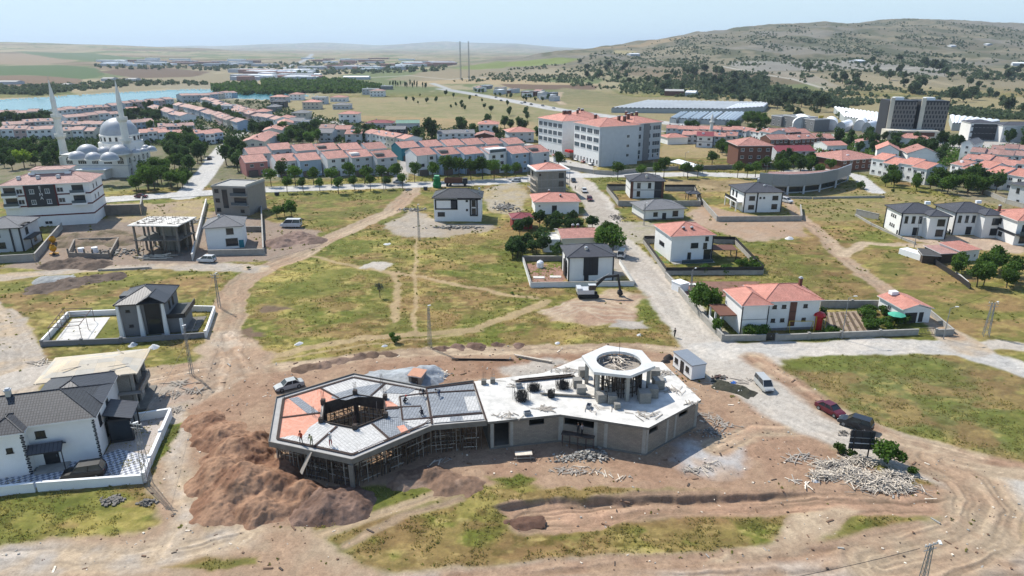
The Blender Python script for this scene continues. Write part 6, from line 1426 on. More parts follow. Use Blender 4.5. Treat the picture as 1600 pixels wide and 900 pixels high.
def scaf(r,W,D,h):
 mb=MB();R=random.Random(3)
 for k in range(7):
  x=-1+(W+2)*k/6
  mb.tube((x,-1.1,0),(x,-1.1,h-.2),.06,4)
 for k in range(6):y=D*k/5;mb.tube((-1.1,y,0),(-1.1,y,h-.2),.06,4);mb.tube((W+1.1,y,0),(W+1.1,y,h-.2),.06,4)
 mb.build('scaffold_poles',[STEEL],r)
 for z in(2,4,6):mb=MB();mb.box(-1.3,-.2,z,-.5,D,z+.06);mb.box(W+.5,0,z,W+1.3,D,z+.06);mb.build('scaffold_boards',[WOODG],r)
 part_box(r,'eaves_board',WPLAS,-1.1,-1.1,h+.0,W+1.1,-.55,h+.5);part_box(r,'eaves_board',WPLAS,-1.1,-.55,h,-.55,D+.5,h+.5);part_box(r,'eaves_board',WPLAS,W+.55,-.55,h,W+1.1,D+.5,h+.5)
 for z in(3.0,5.9):part_box(r,'floor_slab_edge',CONC,-.05,-.05,z,W+.05,D+.05,z+.25)
house((840,308),(884,306),11,9.2,'hip',1.9,BLOCKC,RTILE2,.5,'block_of_flats','unfinished three storey block wrapped in scaffolding under a bright red roof','building',wins=(('F',.82,3.6,1.9,1.7,1),('F',.82,6.6,1.9,1.7,1),('F',.08,7.6,.7,.6,0),('L',.3,6.4,1.6,1.7,1),('L',.7,3.5,1.6,1.7,1)),fr=FRAMED,edge=WOODG,extra=scaf)
house((836,335),(904,334),11.5,3.9,'hip',1.8,WHITE,RTILE2,.7,'white_bungalow','white bungalow with a bright red hipped roof beside the gravel road','house',wins=(('F',.1,2.4,.7,.6,0),),doors=(('F',.44,1.4,2.6,BLACK),),chim=((.38,.7,.9),(.6,.25,.4)))
house((801,359),(832,358),6,3.2,'hip',1.0,REDW,MTILE,.4,'red_hut','small red walled hut with maroon roof beside the orchard','hut',wins=(('F',.45,1.0,1.6,1.2,1),))
house((877,394),(934,392),9.5,3.6,'gable',1.3,OFFW,RTILE,.5,'orchard_house','low red roofed house half hidden by the orchard trees','house',wins=(('F',.3,1,1.4,1.2,1),('F',.7,1,1.4,1.2,1)),chim=((.42,.6,.8),(.56,.6,.8)))
house((848,394),(874,394),7,2.9,'flat',.3,WHITE,CONCL,.4,'flat_roofed_annex','white flat roofed annex beside the orchard house','annex',wins=(('F',.5,1,1.0,1.0,1),))
def bp(r,W,D,h):
 part_box(r,'dark_slatted_panel',DGREY,W*.33,-.12,1.4,W*.66,0,h-.05)
 for k in range(4):part_box(r,'slat',BLACK,W*(.36+.075*k),-.18,1.5,W*(.385+.075*k),-.12,h-.1)
 part_box(r,'side_box',BLACK,-.5,2.2,.5,0,4.5,4.2)
house((888,440),(957,438),9,5.7,'hip',1.7,WHITE,SHING,.6,'white_house','white cube like house with a dark slatted panel facing the meadow','house',wins=(('L',.5,3.8,1.2,1.4,0),('L',.75,1.2,1.2,1.6,0)),fr=FRAMED,edge=DGREY,corner=DGREY,chim=((.42,.25,.25),),extra=bp,doors=(('F',.4,.9,1.3,BLACK),))
yard_wall('boundary_wall',[(829,449),(990,447)],1.1,.25,WHITE,CONC,'white front wall behind the excavator');yard_wall('boundary_wall',[(817,408),(829,448)],1.1,.25,WHITE,CONC,'white side wall of the plot with the water tank');yard_wall('boundary_wall',[(990,446),(968,412)],1.1,.25,WHITE,CONC,'white wall along the gravel road beside the white van');yard_wall('boundary_wall',[(818,408),(878,408)],1.3,.25,CONCD,CONC,'grey wall between the tank plot and the orchard')
flat_slab('yard_soil',[(832,445),(886,444),(878,412),(822,412)],mat('yard_soil',srgb(170,130,112,.6),var=.25,scale=.8),-.04)
for px,py,lab in((842,434,'pale slab laid in the brown yard, farther from the house'),(868,433,'pale slab laid in the brown yard, nearer the house wall')):
 mb=MB();mb.box(-1.3,-.7,0,1.3,.7,.12);tag(mb.build('concrete_slab',[CONCL],None,gpos(px,py)+Vector((0,0,.04))),lab,'slab')
r=empty('water_tank',gpos(844,418));tag(r,'white upright water tank in the brown yard','water tank');mb=MB();mb.lathe([(.8,0),(.85,.2),(.85,1.3),(.6,1.6),(.25,1.7),(.25,1.85),(0,1.85)],14);mb.build('tank',[WPLAS],r,smooth=False);mb=MB();mb.box(-.9,-.9,-.1,.9,.9,0);mb.build('stand',[CONC],r)
def b1000(r,W,D,h):
 for x in(0,W-1.0):part_box(r,'brick_panel',BRICKW,x,-.1,0,x+1.0,0,h)
 part_box(r,'dark_panel',DGREY,W*.72,-.12,3.1,W*.93,0,h-.1);part_box(r,'dark_panel',DGREY,W*.72,-.12,.2,W*.93,0,2.9)
house((984,310),(1036,310),10,6.0,'hip',1.8,WHITE,SHING,.6,'villa','white two storey villa with charcoal roof and brown brick corners','house',wins=[('F',.25,z,1.2,1.9,1)for z in(.7,3.6)]+[('F',.57,3.6,1.1,1.9,1),('F',.82,3.7,1.8,1.6,2)],fr=FRAMED,edge=DGREY,band=MGREY,extra=b1000,chim=((.5,.2,.4),))
yard_wall('boundary_wall',[(966,322),(1095,322)],1.8,.25,CONC,CONC,'grey wall in front of the brick cornered villa',panel=None);yard_wall('boundary_wall',[(948,298),(966,321)],1.5,.25,CONC,CONC,'short wall with dark fence beside the brick cornered villa',panel=BLACK);yard_wall('boundary_wall',[(1094,321),(1085,298),(1038,298)],1.4,.25,CONC,CONC,'dark fenced wall around the villa lawn',panel=BLACK);yard_wall('boundary_wall',[(948,297),(982,297)],1.4,.25,CONC,CONC,'dark fenced wall behind the brick cornered villa',panel=BLACK)
gz=empty('gazebo',gpos(1082,313));tag(gz,'small grey gazebo in the villa garden corner','gazebo');mb=MB();hip_roof(mb,-2.4,-2,2.4,2,2.7,.7);mb.build('roof',[SHING,DGREY],gz)
for x,y in((-2,-1.7),(2,-1.7),(-2,1.7),(2,1.7)):part_box(gz,'post',DGREY,x-.1,y-.1,0,x+.1,y+.1,2.5)
house((1006,345),(1068,342),10.5,3.3,'hip',1.9,WHITE,SHING2,.7,'bungalow','white bungalow with pale grey hipped roof on a grey plinth','house',wins=(('F',.28,1.2,1.4,1.3,1),('F',.78,1.0,1.8,1.7,1)),doors=(('F',.5,1.1,2.0),),plinth=CONCD,edge=MGREY,fr=FRAMED)
def h1080(r,W,D,h):
 part_box(r,'glazed_corner',GLASS,W*.80,-.08,.2,W*.97,0,2.8);part_box(r,'dark_corner',DGREY,W-.15,-.1,0,W+.12,1.5,h)
 part_box(r,'glass_rail',GLASSB,W*.2,-2.3,0,W*.95,-2.22,1.0);part_box(r,'terrace_floor_or_hole',CONC,0,-2.4,0,W,0,.1)
house((1047,409),(1111,406),11.5,6.4,'hip',2.0,WHITE,RTILE2,.6,'white_house','white two storey house with bright red hipped roof and black fence','house',wins=(('F',.56,3.3,1.9,1.3,1),('F',.85,5.0,.9,1.1,0),('F',.45,.5,.9,1.7,0),('L',.45,2.6,3.4,.9,4),('F',.82,3.0,1.0,1.5,0)),fr=FRAMED,edge=FRAMEW,chim=((.35,.2,.3),(.55,.2,.3)),extra=h1080)
yard_wall('boundary_wall',[(1040,430),(1192,429)],1.1,.25,CONC,CONC,'grey wall with black sheet fence in front of the red roofed house',panel=BLACK);yard_wall('boundary_wall',[(1005,380),(1040,429)],1.0,.25,CONC,CONC,'black fenced wall along the gravel road beside the red roofed house',panel=BLACK);yard_wall('boundary_wall',[(1006,380),(1038,380)],1.2,.25,CONC,CONC,'black fenced wall behind the lawn strip',panel=BLACK);yard_wall('boundary_wall',[(1192,428),(1148,381),(1114,380)],1.1,.25,CONC,CONC,'black fenced wall at the shrub side of the red roofed house',panel=BLACK)
flat_slab('lawn',[(1020,392),(1032,392),(1046,412),(1034,412)],mat('lawn_grass',srgb(120,150,80,.45),var=.2,scale=2),-.04)
pgo=empty('pergola',gpos(1122,404));tag(pgo,'brown slatted pergola roof beside the red roofed house','pergola');mb=MB();mb.box(-2.4,-1.6,2.6,4.2,3.2,2.75);
mb.build('pergola_roof',[BRICKW],pgo)
for x,y in((-2.2,-1.4),(4,-1.4),(-2.2,3),(4,3)):part_box(pgo,'post',DGREY,x-.1,y-.1,0,x+.1,y+.1,2.6)
flat_slab('garden_soil',[(1048,440),(1190,440),(1150,462),(1085,466),(1060,452)],mat('tilled_soil',srgb(150,112,96,.6),var=.25,scale=.7),-.02)
yard_wall('boundary_wall',[(1040,433),(1062,458),(1092,494),(1128,531)],1.2,.25,CONC,CONC,'long concrete wall following the gravel road');yard_wall('boundary_wall',[(1060,446),(1100,446)],.3,1.2,CONCL,CONCL,'low pale slab wall at the brown garden edge')
for px,py,lab in((1062,453,'white shed roof against the road wall'),):
 mb=MB();mb.box(-1.2,-1.4,0,1.2,1.4,1.9);mb.box(-1.3,-1.5,1.9,1.3,1.5,2.0);tag(mb.build('garden_shed',[WPLAS],None,gpos(px,py),.5),lab,'shed')
def h1190(r,W,D,h):
 part_box(r,'balcony',WHITE,-2.0,1.5,2.8,0,D-.5,3.2);part_box(r,'balcony_rail',BLACK,-2.0,1.5,3.2,-1.9,D-.5,4.1)
 for y in(1.6,D*.5,D-.8):part_box(r,'pillar',WHITE,-1.95,y,0,-1.65,y+.3,2.8)
 part_box(r,'dark_band',DGREY,W*.32,-.05,0,W*.36,0,h)
house((1161,332),(1219,331),12,6.4,'hip',2.0,WHITE,SHING,.7,'white_house','white two storey house with dark corner bands and a side balcony','house',wins=(('F',.2,3.9,1.9,1.4,1),('F',.2,1.0,1.9,1.4,1),('F',.42,4.4,.6,.6,0),('F',.52,4.4,.6,.6,0),('F',.82,3.9,1.9,1.4,2),('F',.82,1.0,1.9,1.6,2),('L',.2,3.8,1.2,1.8,1),('L',.45,3.8,1.2,1.8,1),('L',.3,.6,1.6,1.8,1)),fr=FRAMED,edge=DGREY,corner=DGREY,extra=h1190,chim=((.62,.3,.3),))
yard_wall('boundary_wall',[(1096,318),(1120,346)],1.6,.25,CONC,CONC,'concrete wall at the dirt yard side of the banded house');yard_wall('boundary_wall',[(1120,346),(1252,345)],1.5,.25,CONC,CONC,'long concrete wall in front of the banded white house');yard_wall('boundary_wall',[(1252,344),(1250,326)],1.5,.25,CONC,CONC,'short concrete wall beside the parked white car plot')
def twin(A,B,D,label,px):
 def ex_(r,W,D_,h):
  part_box(r,'front_wing',WHITE,W*.55,-3.2,-.3,W+.02,.0,h);rb=MB();hip_roof(rb,W*.55-.5,-3.8,W+.65,2.6,h+.185,1.2);rb.build('wing_roof',[SHING,DGREY],r)
  for z in(.8,3.7):
   wm=window_mesh(2.0,1.9,FRAMED,1);o=link('window',wm[0],r,(W*.84,-3.2,z));link('pane',wm[1],o)
  for cx,cy in((W,-3.2),(W*.55,-3.2)):part_box(r,'corner_trim',DGREY,cx-.14,cy-.1,0,cx+.14,cy+.1,h-.02)if cx==W else None
  part_box(r,'water_heater',WPLAS,W*.75,D_*.5,h+1.6,W*.75+1.4,D_*.5+.8,h+2.4)
 return house(A,B,D,6.4,'hip',1.9,WHITE,SHING,.6,'twin_villa',label,'house',wins=[('F',u,3.6,.9,2.0,0)for u in(.12,.3,.47)]+[('L',u,z,.6,.8,0)for u in(.38,.5,.62)for z in(1.6,4.3)]+[('L',.88,.1,.7,1.2,0)],fr=FRAMED,edge=DGREY,corner=DGREY,doors=(('F',.4,1.4,2.2,BLACK),),extra=ex_)
twin((1404,368),(1466,369),9.5,'white villa with charcoal roof, of the matching pair the one by the lone concrete wall',1404);twin((1487,367),(1548,367),9.5,'white villa with charcoal roof, of the matching pair the one beside the orange roof',1487)
yard_wall('boundary_wall',[(1337,336),(1372,344)],1.9,.3,CONC,CONC,'lone concrete wall behind the matching villas',);yard_wall('boundary_wall',[(1336,337),(1362,352),(1410,374),(1430,382)],.5,.3,CONC,CONC,'low kerb wall running past the matching villas')
def h1580(r,W,D,h):
 for z in(3.0,):part_box(r,'balcony',BLACK,0,-1.8,z-.2,W,0,z+.1);part_box(r,'balcony_rail',GLASSB,0,-1.8,z+.1,W,-1.7,z+1.1)
 part_box(r,'dark_panel',DGREY,-.1,.1,2.5,0,D,3.2)
house((1582,383),(1650,384),12,6.6,'hip',1.9,WHITE,RTILE2,.6,'villa','white and black villa with bright orange roof at the view edge','house',wins=[('F',u,z,1.8,2.0,1)for u in(.2,.6)for z in(.6,3.6)]+[('L',.4,4.2,1.4,1.6,1),('L',.5,1,1.6,1.2,1)],fr=FRAMED,edge=FRAMEW,extra=h1580,chim=((.05,.8,.8),))
house((1572,318),(1640,332),12,6.8,'hip',1.6,LGREY,SHING,.6,'grey_house','pale grey unfinished house behind the orange roofed villa','house',wins=(('F',.2,4.2,1.0,1.6,0),('F',.25,1.2,.9,.8,0),('F',.6,4.2,1.0,1.6,0)),fr=FRAMED,edge=MGREY)
yard_wall('boundary_wall',[(1532,300),(1572,318),(1640,336)],1.3,.3,CONC,CONC,'pale wall in front of the unfinished grey house')
def hg(r,W,D,h):
 part_box(r,'brown_strip',BRICKW,W*.46,-.1,.8,W*.58,-.0,h-.2)
 A_=-4.9
 part_box(r,'west_wing',WHITE,A_,-1.6,-.3,0,6.4,h);rb=MB();hip_roof(rb,A_-.5,-2.2,.6,7.0,h+.184,1.5);rb.build('wing_roof',[RTILE2,FRAMEW],r)
 part_box(r,'dark_line',DGREY,A_-.03,-1.64,3.0,.03,-1.6,3.08);
 for x in(A_,.0):part_box(r,'corner_trim',DGREY,x-.08,-1.68,0,x+.08,-1.5,h)
 mb=MB();mb.box(A_-3.2,.5,3.0,A_-.02,6.4,3.2);mb.build('veranda_roof',[BRICKW],r)
 for x,y in((A_-3,.7),(A_-3,3.4),(A_-3,6.1)):part_box(r,'pillar',WHITE,x,y,0,x+.3,y+.3,3.0)
 part_box(r,'veranda_wall',WHITE,A_-3.1,.6,0,A_-2.9,6.3,1.0)
 part_box(r,'lower_band',MGREY,0,-.05,0,W,0,.5)
house((1190,517),(1275,514),8.6,5.8,'hip',1.8,WHITE,RTILE2,.5,'white_house','white house with orange roof and a tall brown window strip','house',wins=[('F',u,z,.8,.7,0)for u in(.18,.35,.74)for z in(1.7,4.4)]+[('F',.52,3.8,1.0,1.6,0),('F',.52,1.0,1.0,1.6,0)],fr=FRAMED,band=None,extra=hg,chim=((.92,.75,.9),))
yard_wall('boundary_wall',[(1128,533),(1196,532)],1.1,.25,CONC,CONC,'grey garden wall before the wing of the orange roofed house',posts=5);yard_wall('boundary_wall',[(1212,532),(1313,528),(1434,523)],1.1,.25,CONC,CONC,'long garden wall with piers along the pale road',posts=5.5);yard_wall('boundary_wall',[(1461,524),(1489,523)],1.1,.25,CONC,CONC,'short end piece of garden wall beyond the gate',posts=3);yard_wall('boundary_wall',[(1282,481),(1377,481)],1.5,.25,CONC,CONC,'back wall of the vegetable garden',posts=6);yard_wall('boundary_wall',[(1489,521),(1452,490)],.9,.2,CONC,CONC,'low wall behind the small gabled house')
for a,b,lab in(((1197,532),(1211,532),'dark double gate in the grey garden wall'),((1436,523),(1460,524),'barred sliding gate between garden wall pieces')):
 p,q=gpos(*a),gpos(*b);r=empty('gate',p,math.atan2((q-p).y,(q-p).x));tag(r,lab,'gate');L_=(q-p).length
 mb=MB();mb.box(0,-.03,.1,L_,.03,.22);mb.box(0,-.03,1.3,L_,.03,1.42);
 for k in range(int(L_/.25)):mb.box(k*.25,-.02,.2,k*.25+(.18 if 'dark'in lab else .05),.02,1.3)
 mb.build('gate_leaf',[BLACK],r);mb=MB();mb.box(L_/2-.05,-.1,.8,L_/2+.05,-.03,1.0);mb.build('latch',[STEEL],r)
def sg(r,W,D,h):part_box(r,'garage_opening',BLACK,W*.06,-.06,0,W*.5,0,2.1);part_box(r,'door_frame',DGREY,W*.58,-.06,.1,W*.74,0,2.1);part_box(r,'roof_tank',WPLAS,W*.2,D*.75,h+.9,W*.45,D*.9,h+1.6)
house((1409,505),(1451,503),7.6,2.7,'gable',.95,WHITE,RTILE2,.5,'gabled_house','small white gabled house at the end of the vegetable garden','house',wins=(('L',.45,1.1,1.1,1.0,1),),gable_along='y',extra=sg)
um=empty('parasol',gpos(1398,508));tag(um,'green garden parasol beside the small gabled house','parasol');mb=MB();mb.lathe([(1.6,2.2),(.9,2.5),(0,2.75)],8);mb.lathe([(0,2.68),(.9,2.44),(1.6,2.14)][::-1],8);mb.build('canopy',[mat('green_cloth',srgb(90,190,160,.65),var=.05)],um);mb=MB();mb.tube((0,0,0),(0,0,2.7),.04,6);mb.build('pole',[STEEL],um)
flat_slab('garden_soil',[(1288,520),(1362,517),(1345,486),(1288,488)],mat('garden_soil',srgb(178,158,136,.6),var=.2,scale=1),-.03)
for k in range(7):
 a,b=gpos(1296+k*11,518),gpos(1290+k*8.5,489);mb=MB();d=b-a;mb.beam((0,0,.05),(d.x,d.y,.05),.5,.25);o=mb.build('vegetable_row',[mat('row_soil',srgb(110,92,74,.6),var=.3,scale=2)],None,a);tag(o,'dark planted furrow, %s from the house wall in the vegetable garden'%ORD[k],'furrow','furrows of the vegetable garden')
pg2=empty('play_tower',gpos(1277,514));tag(pg2,'red roofed play tower with slide beside the white house','play tower');RD=mat('red_plastic',srgb(215,50,50,.65),var=.03,rough=.4);YP=mat('yellow_plastic',srgb(235,200,60,.65),var=.03,rough=.4)
mb=MB();mb.lathe([(1.2,2.8),(.9,3.3),(0,3.6)],10);mb.build('dome_roof',[RD],pg2);mb=MB();mb.tube((0,0,0),(0,0,2.8),.7,8);mb.build('tube_slide',[RD],pg2)
for x,y in((-.9,-.9),(.9,-.9),(-.9,.9),(.9,.9)):part_box(pg2,'post',YP,x-.05,y-.05,0,x+.05,y+.05,2.9)
sw=empty('swing_frame',gpos(1250,518));tag(sw,'yellow swing frame in front of the white house','swing');mb=MB();mb.tube((-2.2,0,2.1),(2.2,0,2.1),.06,6);mb.build('crossbar',[YP],sw)
for x in(-2.2,2.2):
 for y in(-.7,.7):mb=MB();mb.tube((x,y,0),(x,0,2.1),.05,5);mb.build('leg',[YP],sw)
def sr(r,W,D,h):pass
house((1496,410),(1527,407),6,2.8,'shed',.5,WHITE,RTILE2,.3,'shed_house','low white shed with an orange tiled roof among bushes','shed',wins=(('F',.5,1.0,.6,.8,0),('F',.8,1.0,.6,.8,0)))
house((1468,411),(1495,410),6,2.3,'shed',.3,WOODD,RTILE3,.3,'lean_to','pink sheet roofed lean-to beside the low white shed','shed');house((1440,411),(1466,413),5,2.0,'shed',.2,WOODD,mat('dark_felt',srgb(90,88,86,.6),var=.2),.3,'lean_to','dark felted lean-to at the fence corner','shed')
mb=MB();mb.box(-1.4,-3.6,0,1.4,3.6,1.5);tag(mb.build('container',[WPLAS],None,gpos(1429,402),.35),'white container lying on the eastern meadow','container')
p_=[(1448,405),(1500,440),(1515,452)];yard_wall('fence',p_,1.3,.08,BLACK,None,'dark mesh fence around the eastern orchard',cat='fence')
yard_wall('boundary_wall',[(1493,430),(1512,446)],.9,.3,CONCL,None,'pale wall stub at the orchard fence')
# MOSQUE
ms=empty('mosque',G(104,277),0);tag(ms,'pale stone mosque with grey lead domes','mosque');mA,mB=G(104,277),G(203,277);mrot=math.atan2((mB-mA).y,(mB-mA).x);mW=(mB-mA).length;mh=hfrom(203,277,243);mD=19.0
ms.rotation_euler=(0,0,mrot);Mi=Matrix.Rotation(-mrot,4,'Z')
mw=MB();mw.box(0,0,-.5,mW,mD,mh);mw.build('wall',[STONEW],ms);part_box(ms,'cornice',STONEW,-.3,-.3,mh,mW+.3,mD+.3,mh+.4);part_box(ms,'floor_band',LEAD,-.05,-.05,mh*.52,mW+.05,mD+.05,mh*.52+.25)
def arch(root,x,y,z,w_,h_,rz):
 f=MB();g=MB()
 prof=[(-w_/2,0),(w_/2,0),(w_/2,h_*.55)]+[(w_/2*math.cos(a),h_*.55+h_*.45*math.sin(a))for a in[math.pi*k/8 for k in range(1,8)]]+[(-w_/2,h_*.55)]
 g.face([(a,-.06,b)for a,b in prof]);o=g.build('window',[GLASS],root,(x,y,z),rz)
 for k in range(1,4):f.beam((-w_/2+w_*k/4,-.08,0),(-w_/2+w_*k/4,-.08,h_*.8),.1,.1)
 f.beam((-w_/2,-.08,h_*.5),(w_/2,-.08,h_*.5),.1,.1);f.build('frame',[STONEW],o)
for k in range(5):arch(ms,mW*(.1+.2*k),0,mh*.62,2.4 if k%2==0 else 3.2,2.8,0)
for k in range(5):arch(ms,mW,mD*(.12+.19*k),mh*.62,1.5,2.2,math.pi/2);arch(ms,mW,mD*(.12+.19*k),mh*.1,1.5,2.4,math.pi/2)
part_box(ms,'entrance_porch',STONEW,mW*.3,-4.5,0,mW*.72,0,3.6);part_box(ms,'porch_roof',WPLAS,mW*.28,-4.9,3.6,mW*.74,.0,3.9)
def dome(root,px,py,z,r_,name='dome',drum=.5,hf=.85,n=18,win=0):
 c=Mi@(G(px,py,z)-G(104,277));m_=MB();m_.lathe([(r_*1.06,0),(r_*1.06,drum),(r_,drum+.05)],n,0,(0,0,0));d_=m_.build('drum'if name=='dome'else 'drum',[STONEW],root,(c.x,c.y,z))
 q=MB();q.lathe([(r_*math.cos(a),drum+r_*hf*math.sin(a))for a in[math.pi/2*k/8 for k in range(9)]],n,0);q.build(name,[LEAD],root,(c.x,c.y,z),smooth=True)
 q=MB();q.tube((0,0,drum+r_*hf-.1),(0,0,drum+r_*hf+r_*.22+.5),.07,5);q.build('finial',[STEEL],root,(c.x,c.y,z))
 for k in range(win):
  a=2*math.pi*k/win;g=MB();g.box(-.45,-.08,0,.45,.08,1.7);g.build('drum_window',[GLASS],root,(c.x+r_*1.06*math.cos(a),c.y+r_*1.06*math.sin(a),z+drum*.2),a+math.pi/2)
 return c
zt_=mh+.4
for px,py,r_ in((122,249,3.2),(147,250,3.0),(172,251,3.3),(138,241,4.2),(164,240,2.8),(188,241,4.0),(213,240,1.7),(225,238,1.6),(237,236,2.0),(228,233,1.6)):dome(ms,px,py,zt_,r_)
c_=Mi@(G(191,232,mh)-G(104,277));q=MB();q.lathe([(9.0,0),(9.0,3.2),(8.4,3.4)],8,0);q.build('octagon_base',[STONEW],ms,(c_.x,c_.y,mh))
c2=G(191,232,mh);bpx=flat_px(c2.x,c2.y,mh+3.3);dome(ms,bpx[0],bpx[1],mh+3.3,7.4,'main_dome',3.0,.92,24,20)
def minaret(px,py,top,label):
 b0=G(px,py);h=hfrom(px,py,top);r=empty('minaret',b0);tag(r,label,'minaret')
 q=MB();q.box(-1.7,-1.7,-.3,1.7,1.7,h*.14);q.build('base',[STONEW],r)
 q=MB();q.lathe([(1.9,h*.16),(1.5,h*.2),(1.38,h*.36),(1.38,h*.56),(1.0,h*.57),(.95,h*.74)],12);q.build('shaft',[STONEW],r)
 for z,rr in((.36,1.45),(.57,1.3)):
  q=MB();q.lathe([(rr,h*z-1.2),(rr+.75,h*z),(rr+.75,h*z+1.1),(rr+.6,h*z+1.1),(rr+.6,h*z+.1),(rr-.2,h*z+.1)],12);q.build('balcony',[STONEW],r)
 q=MB();q.lathe([(1.12,h*.74),(1.02,h*.75),(.10,h*.955),(0,h*.96)],12);q.build('spire',[STONEW],r);q=MB();q.tube((0,0,h*.955),(0,0,h),.06,5);q.build('finial',[STEEL],r)
minaret(105.5,264,118,'tall white minaret standing clear of the mosque, nearer the lake bend');minaret(207,274,118,'tall white minaret at the mosque corner in front of the great dome')
# SCHOOL
sh_=hfrom(935,261,199)
def school_block(A,B,D,h,rows,cols,root=None,rh=2.6,grey=False):
 A3,B3=G(*A),G(*B);_,rz,W=place2(A3,B3);s=link('wing',(lambda m_:(m_.box(0,0,-.5,W,D,h),m_.mesh('wing',[WHITE if not grey else LGREY]))[1])(MB()),root,(A3.x-SO.x,A3.y-SO.y,0),rz)
 rb=MB();hip_roof(rb,-.6,-.6,W+.6,D+.6,h+.2,rh);rb.build('roof',[RTILE2,FRAMEW],s)
 for i in range(cols):
  for j in range(rows):
   ww=W/cols*.78;wm=window_mesh(round(ww,1),2.1,FRAMEW,2,GLASSB);o=link('window',wm[0],s,(W*(i+.5)/cols,0,h-3.3-j*3.6));
   link('pane',wm[1],s,(W*(i+.5)/cols,0,h-3.3-j*3.6))
 for i in range(cols*2):
  wm=window_mesh(1.1,1.9,FRAMEW,0);link('window',wm[0],s,(W*(i+.5)/cols/2,0,1.0));link('pane',wm[1],s,(W*(i+.5)/cols/2,0,1.0))
 return s,W,D
SO=G(935,261);sc_r=empty('school',SO);tag(sc_r,'large four storey pale school with orange red roofs and chimneys','school')
s1,W1,D1=school_block((896,250),(935,261),20.5,sh_,3,4,sc_r)
LG=MB();LG.box(W1,-.01,-.5,W1+.04,D1,sh_-.02);LG.build('blank_wall',[LGREY],s1)
for z in(3.6,7.8,12):
 for u in(.73,):
  wm=window_mesh(1.5,1.4,FRAMEW,1);link('window',wm[0],s1,(W1+.04,D1*u,z),math.pi/2);link('pane',wm[1],s1,(W1+.04,D1*u,z),math.pi/2)
s0,W0,D0=school_block((841,238),(878,246.5),17,sh_-.3,3,5,sc_r)
s2,W2,D2_=school_block((986,253),(1030,248),22,sh_-.2,4,3,sc_r,grey=True)
s3,W3,D3=school_block((884,243),(940,243),26,sh_-.6,0,1,sc_r,rh=3.4)
part_box(s2,'dark_stair_strip',MGREY,W2*.38,-.2,0,W2*.58,0,sh_-.5)
part_box(s1,'entrance_canopy',RD,-5,-2.0,3.4,-1,.5,4.4);part_box(s1,'entrance_glazing',GLASS,-4.6,.5,.2,-1.2,.9,3.4)
R=random.Random(2)
for s,W_,D_,n in((s1,W1,D1,3),(s0,W0,D0,4),(s2,W2,D2_,4),(s3,W3,D3,4)):
 for k in range(n):link('chimney',chimney_mesh(BRICKW,LGREY,1.8,1.1),s,(W_*R.uniform(.2,.8),D_*R.uniform(.35,.8),sh_+1.9))
yard_wall('school_wall',[(848,253),(870,262),(928,272),(960,274)],1.7,.3,CONC,CONC,'grey school yard wall curving along the crossroads');yard_wall('school_wall',[(960,273),(1010,268),(1060,266)],1.6,.3,CONC,CONC,'school yard wall behind the avenue trees');yard_wall('school_wall',[(1062,266),(1152,264)],1.8,.3,CONCD,CONC,'grey wall along the avenue beyond the white sheet canopy')
kk=empty('guard_kiosk',gpos(871,252));tag(kk,'small kiosk with pink roof in the school forecourt','kiosk');part_box(kk,'wall',WHITE,-2,-1.5,0,2,1.5,2.6);mb=MB();hip_roof(mb,-2.6,-2.1,2.6,2.1,2.85,.9);mb.build('roof',[RTILE,FRAMEW],kk)
cp=empty('sheet_canopy',gpos(1050,259));tag(cp,'long white sheet canopy roof behind the avenue trees','canopy');O=gpos(1050,259);q=[G(*p,3.2)-O for p in((1047,253),(1092,263),(1100,260),(1060,249))]
mb=MB();mb.prism([(p.x,p.y)for p in q],3.1,3.3);mb.build('roof_sheet',[WPLAS],cp)
for p in q:part_box(cp,'post',STEEL,p.x*.97-.08,p.y*.97-.08,-.2,p.x*.97+.08,p.y*.97+.08,3.1)
# CURVED BUILDING
cvb=empty('curved_building',G(1185,300));tag(cvb,'low curved building with a grey panelled facade','building');O=G(1185,300)
cpts=[(1184,301),(1205,303),(1230,304),(1255,303),(1280,300),(1305,294),(1326,285)];Pn=[G(*p)-O for p in cpts];Bk=[G(*p)-O for p in((1326,281),(1300,284),(1270,287),(1240,288),(1200,288))]
mb=MB();inn=[p+Vector((0,2.2,0))for p in Pn];mb.prism([(p.x,p.y)for p in inn[:-1]]+[(p.x,p.y)for p in Bk],-.4,4.6);mb.build('wall',[LGREY],cvb)
for i in range(len(Pn)-1):
 a,b=Pn[i],Pn[i+1];m_=MB();m_.beam((a.x,a.y,5.2),(b.x,b.y,5.2),.5,4.2);m_.build('facade_panel',[ALU],cvb)
 m_=MB();a2,b2=inn[i]-Vector((0,.1,0)),inn[i+1]-Vector((0,.1,0));m_.beam((a2.x,a2.y,1.4),(b2.x,b2.y,1.4),.12,1.8);m_.build('glazing',[GLASS],cvb)
 m_=MB();m_.box(a.x-.3,a.y-.1,-.3,a.x+.3,a.y+.4,3.1);m_.build('pillar',[LGREY],cvb)
mb=MB();mb.prism([(p.x*.97+1,p.y+.9)for p in Pn]+[(p.x,p.y+.5)for p in Bk],4.62,4.85);mb.build('roof',[RTILE3],cvb)
yard_wall('boundary_wall',[(1190,309),(1270,311),(1382,309)],.7,.3,CONC,CONC,'low pale kerb wall before the curved building')
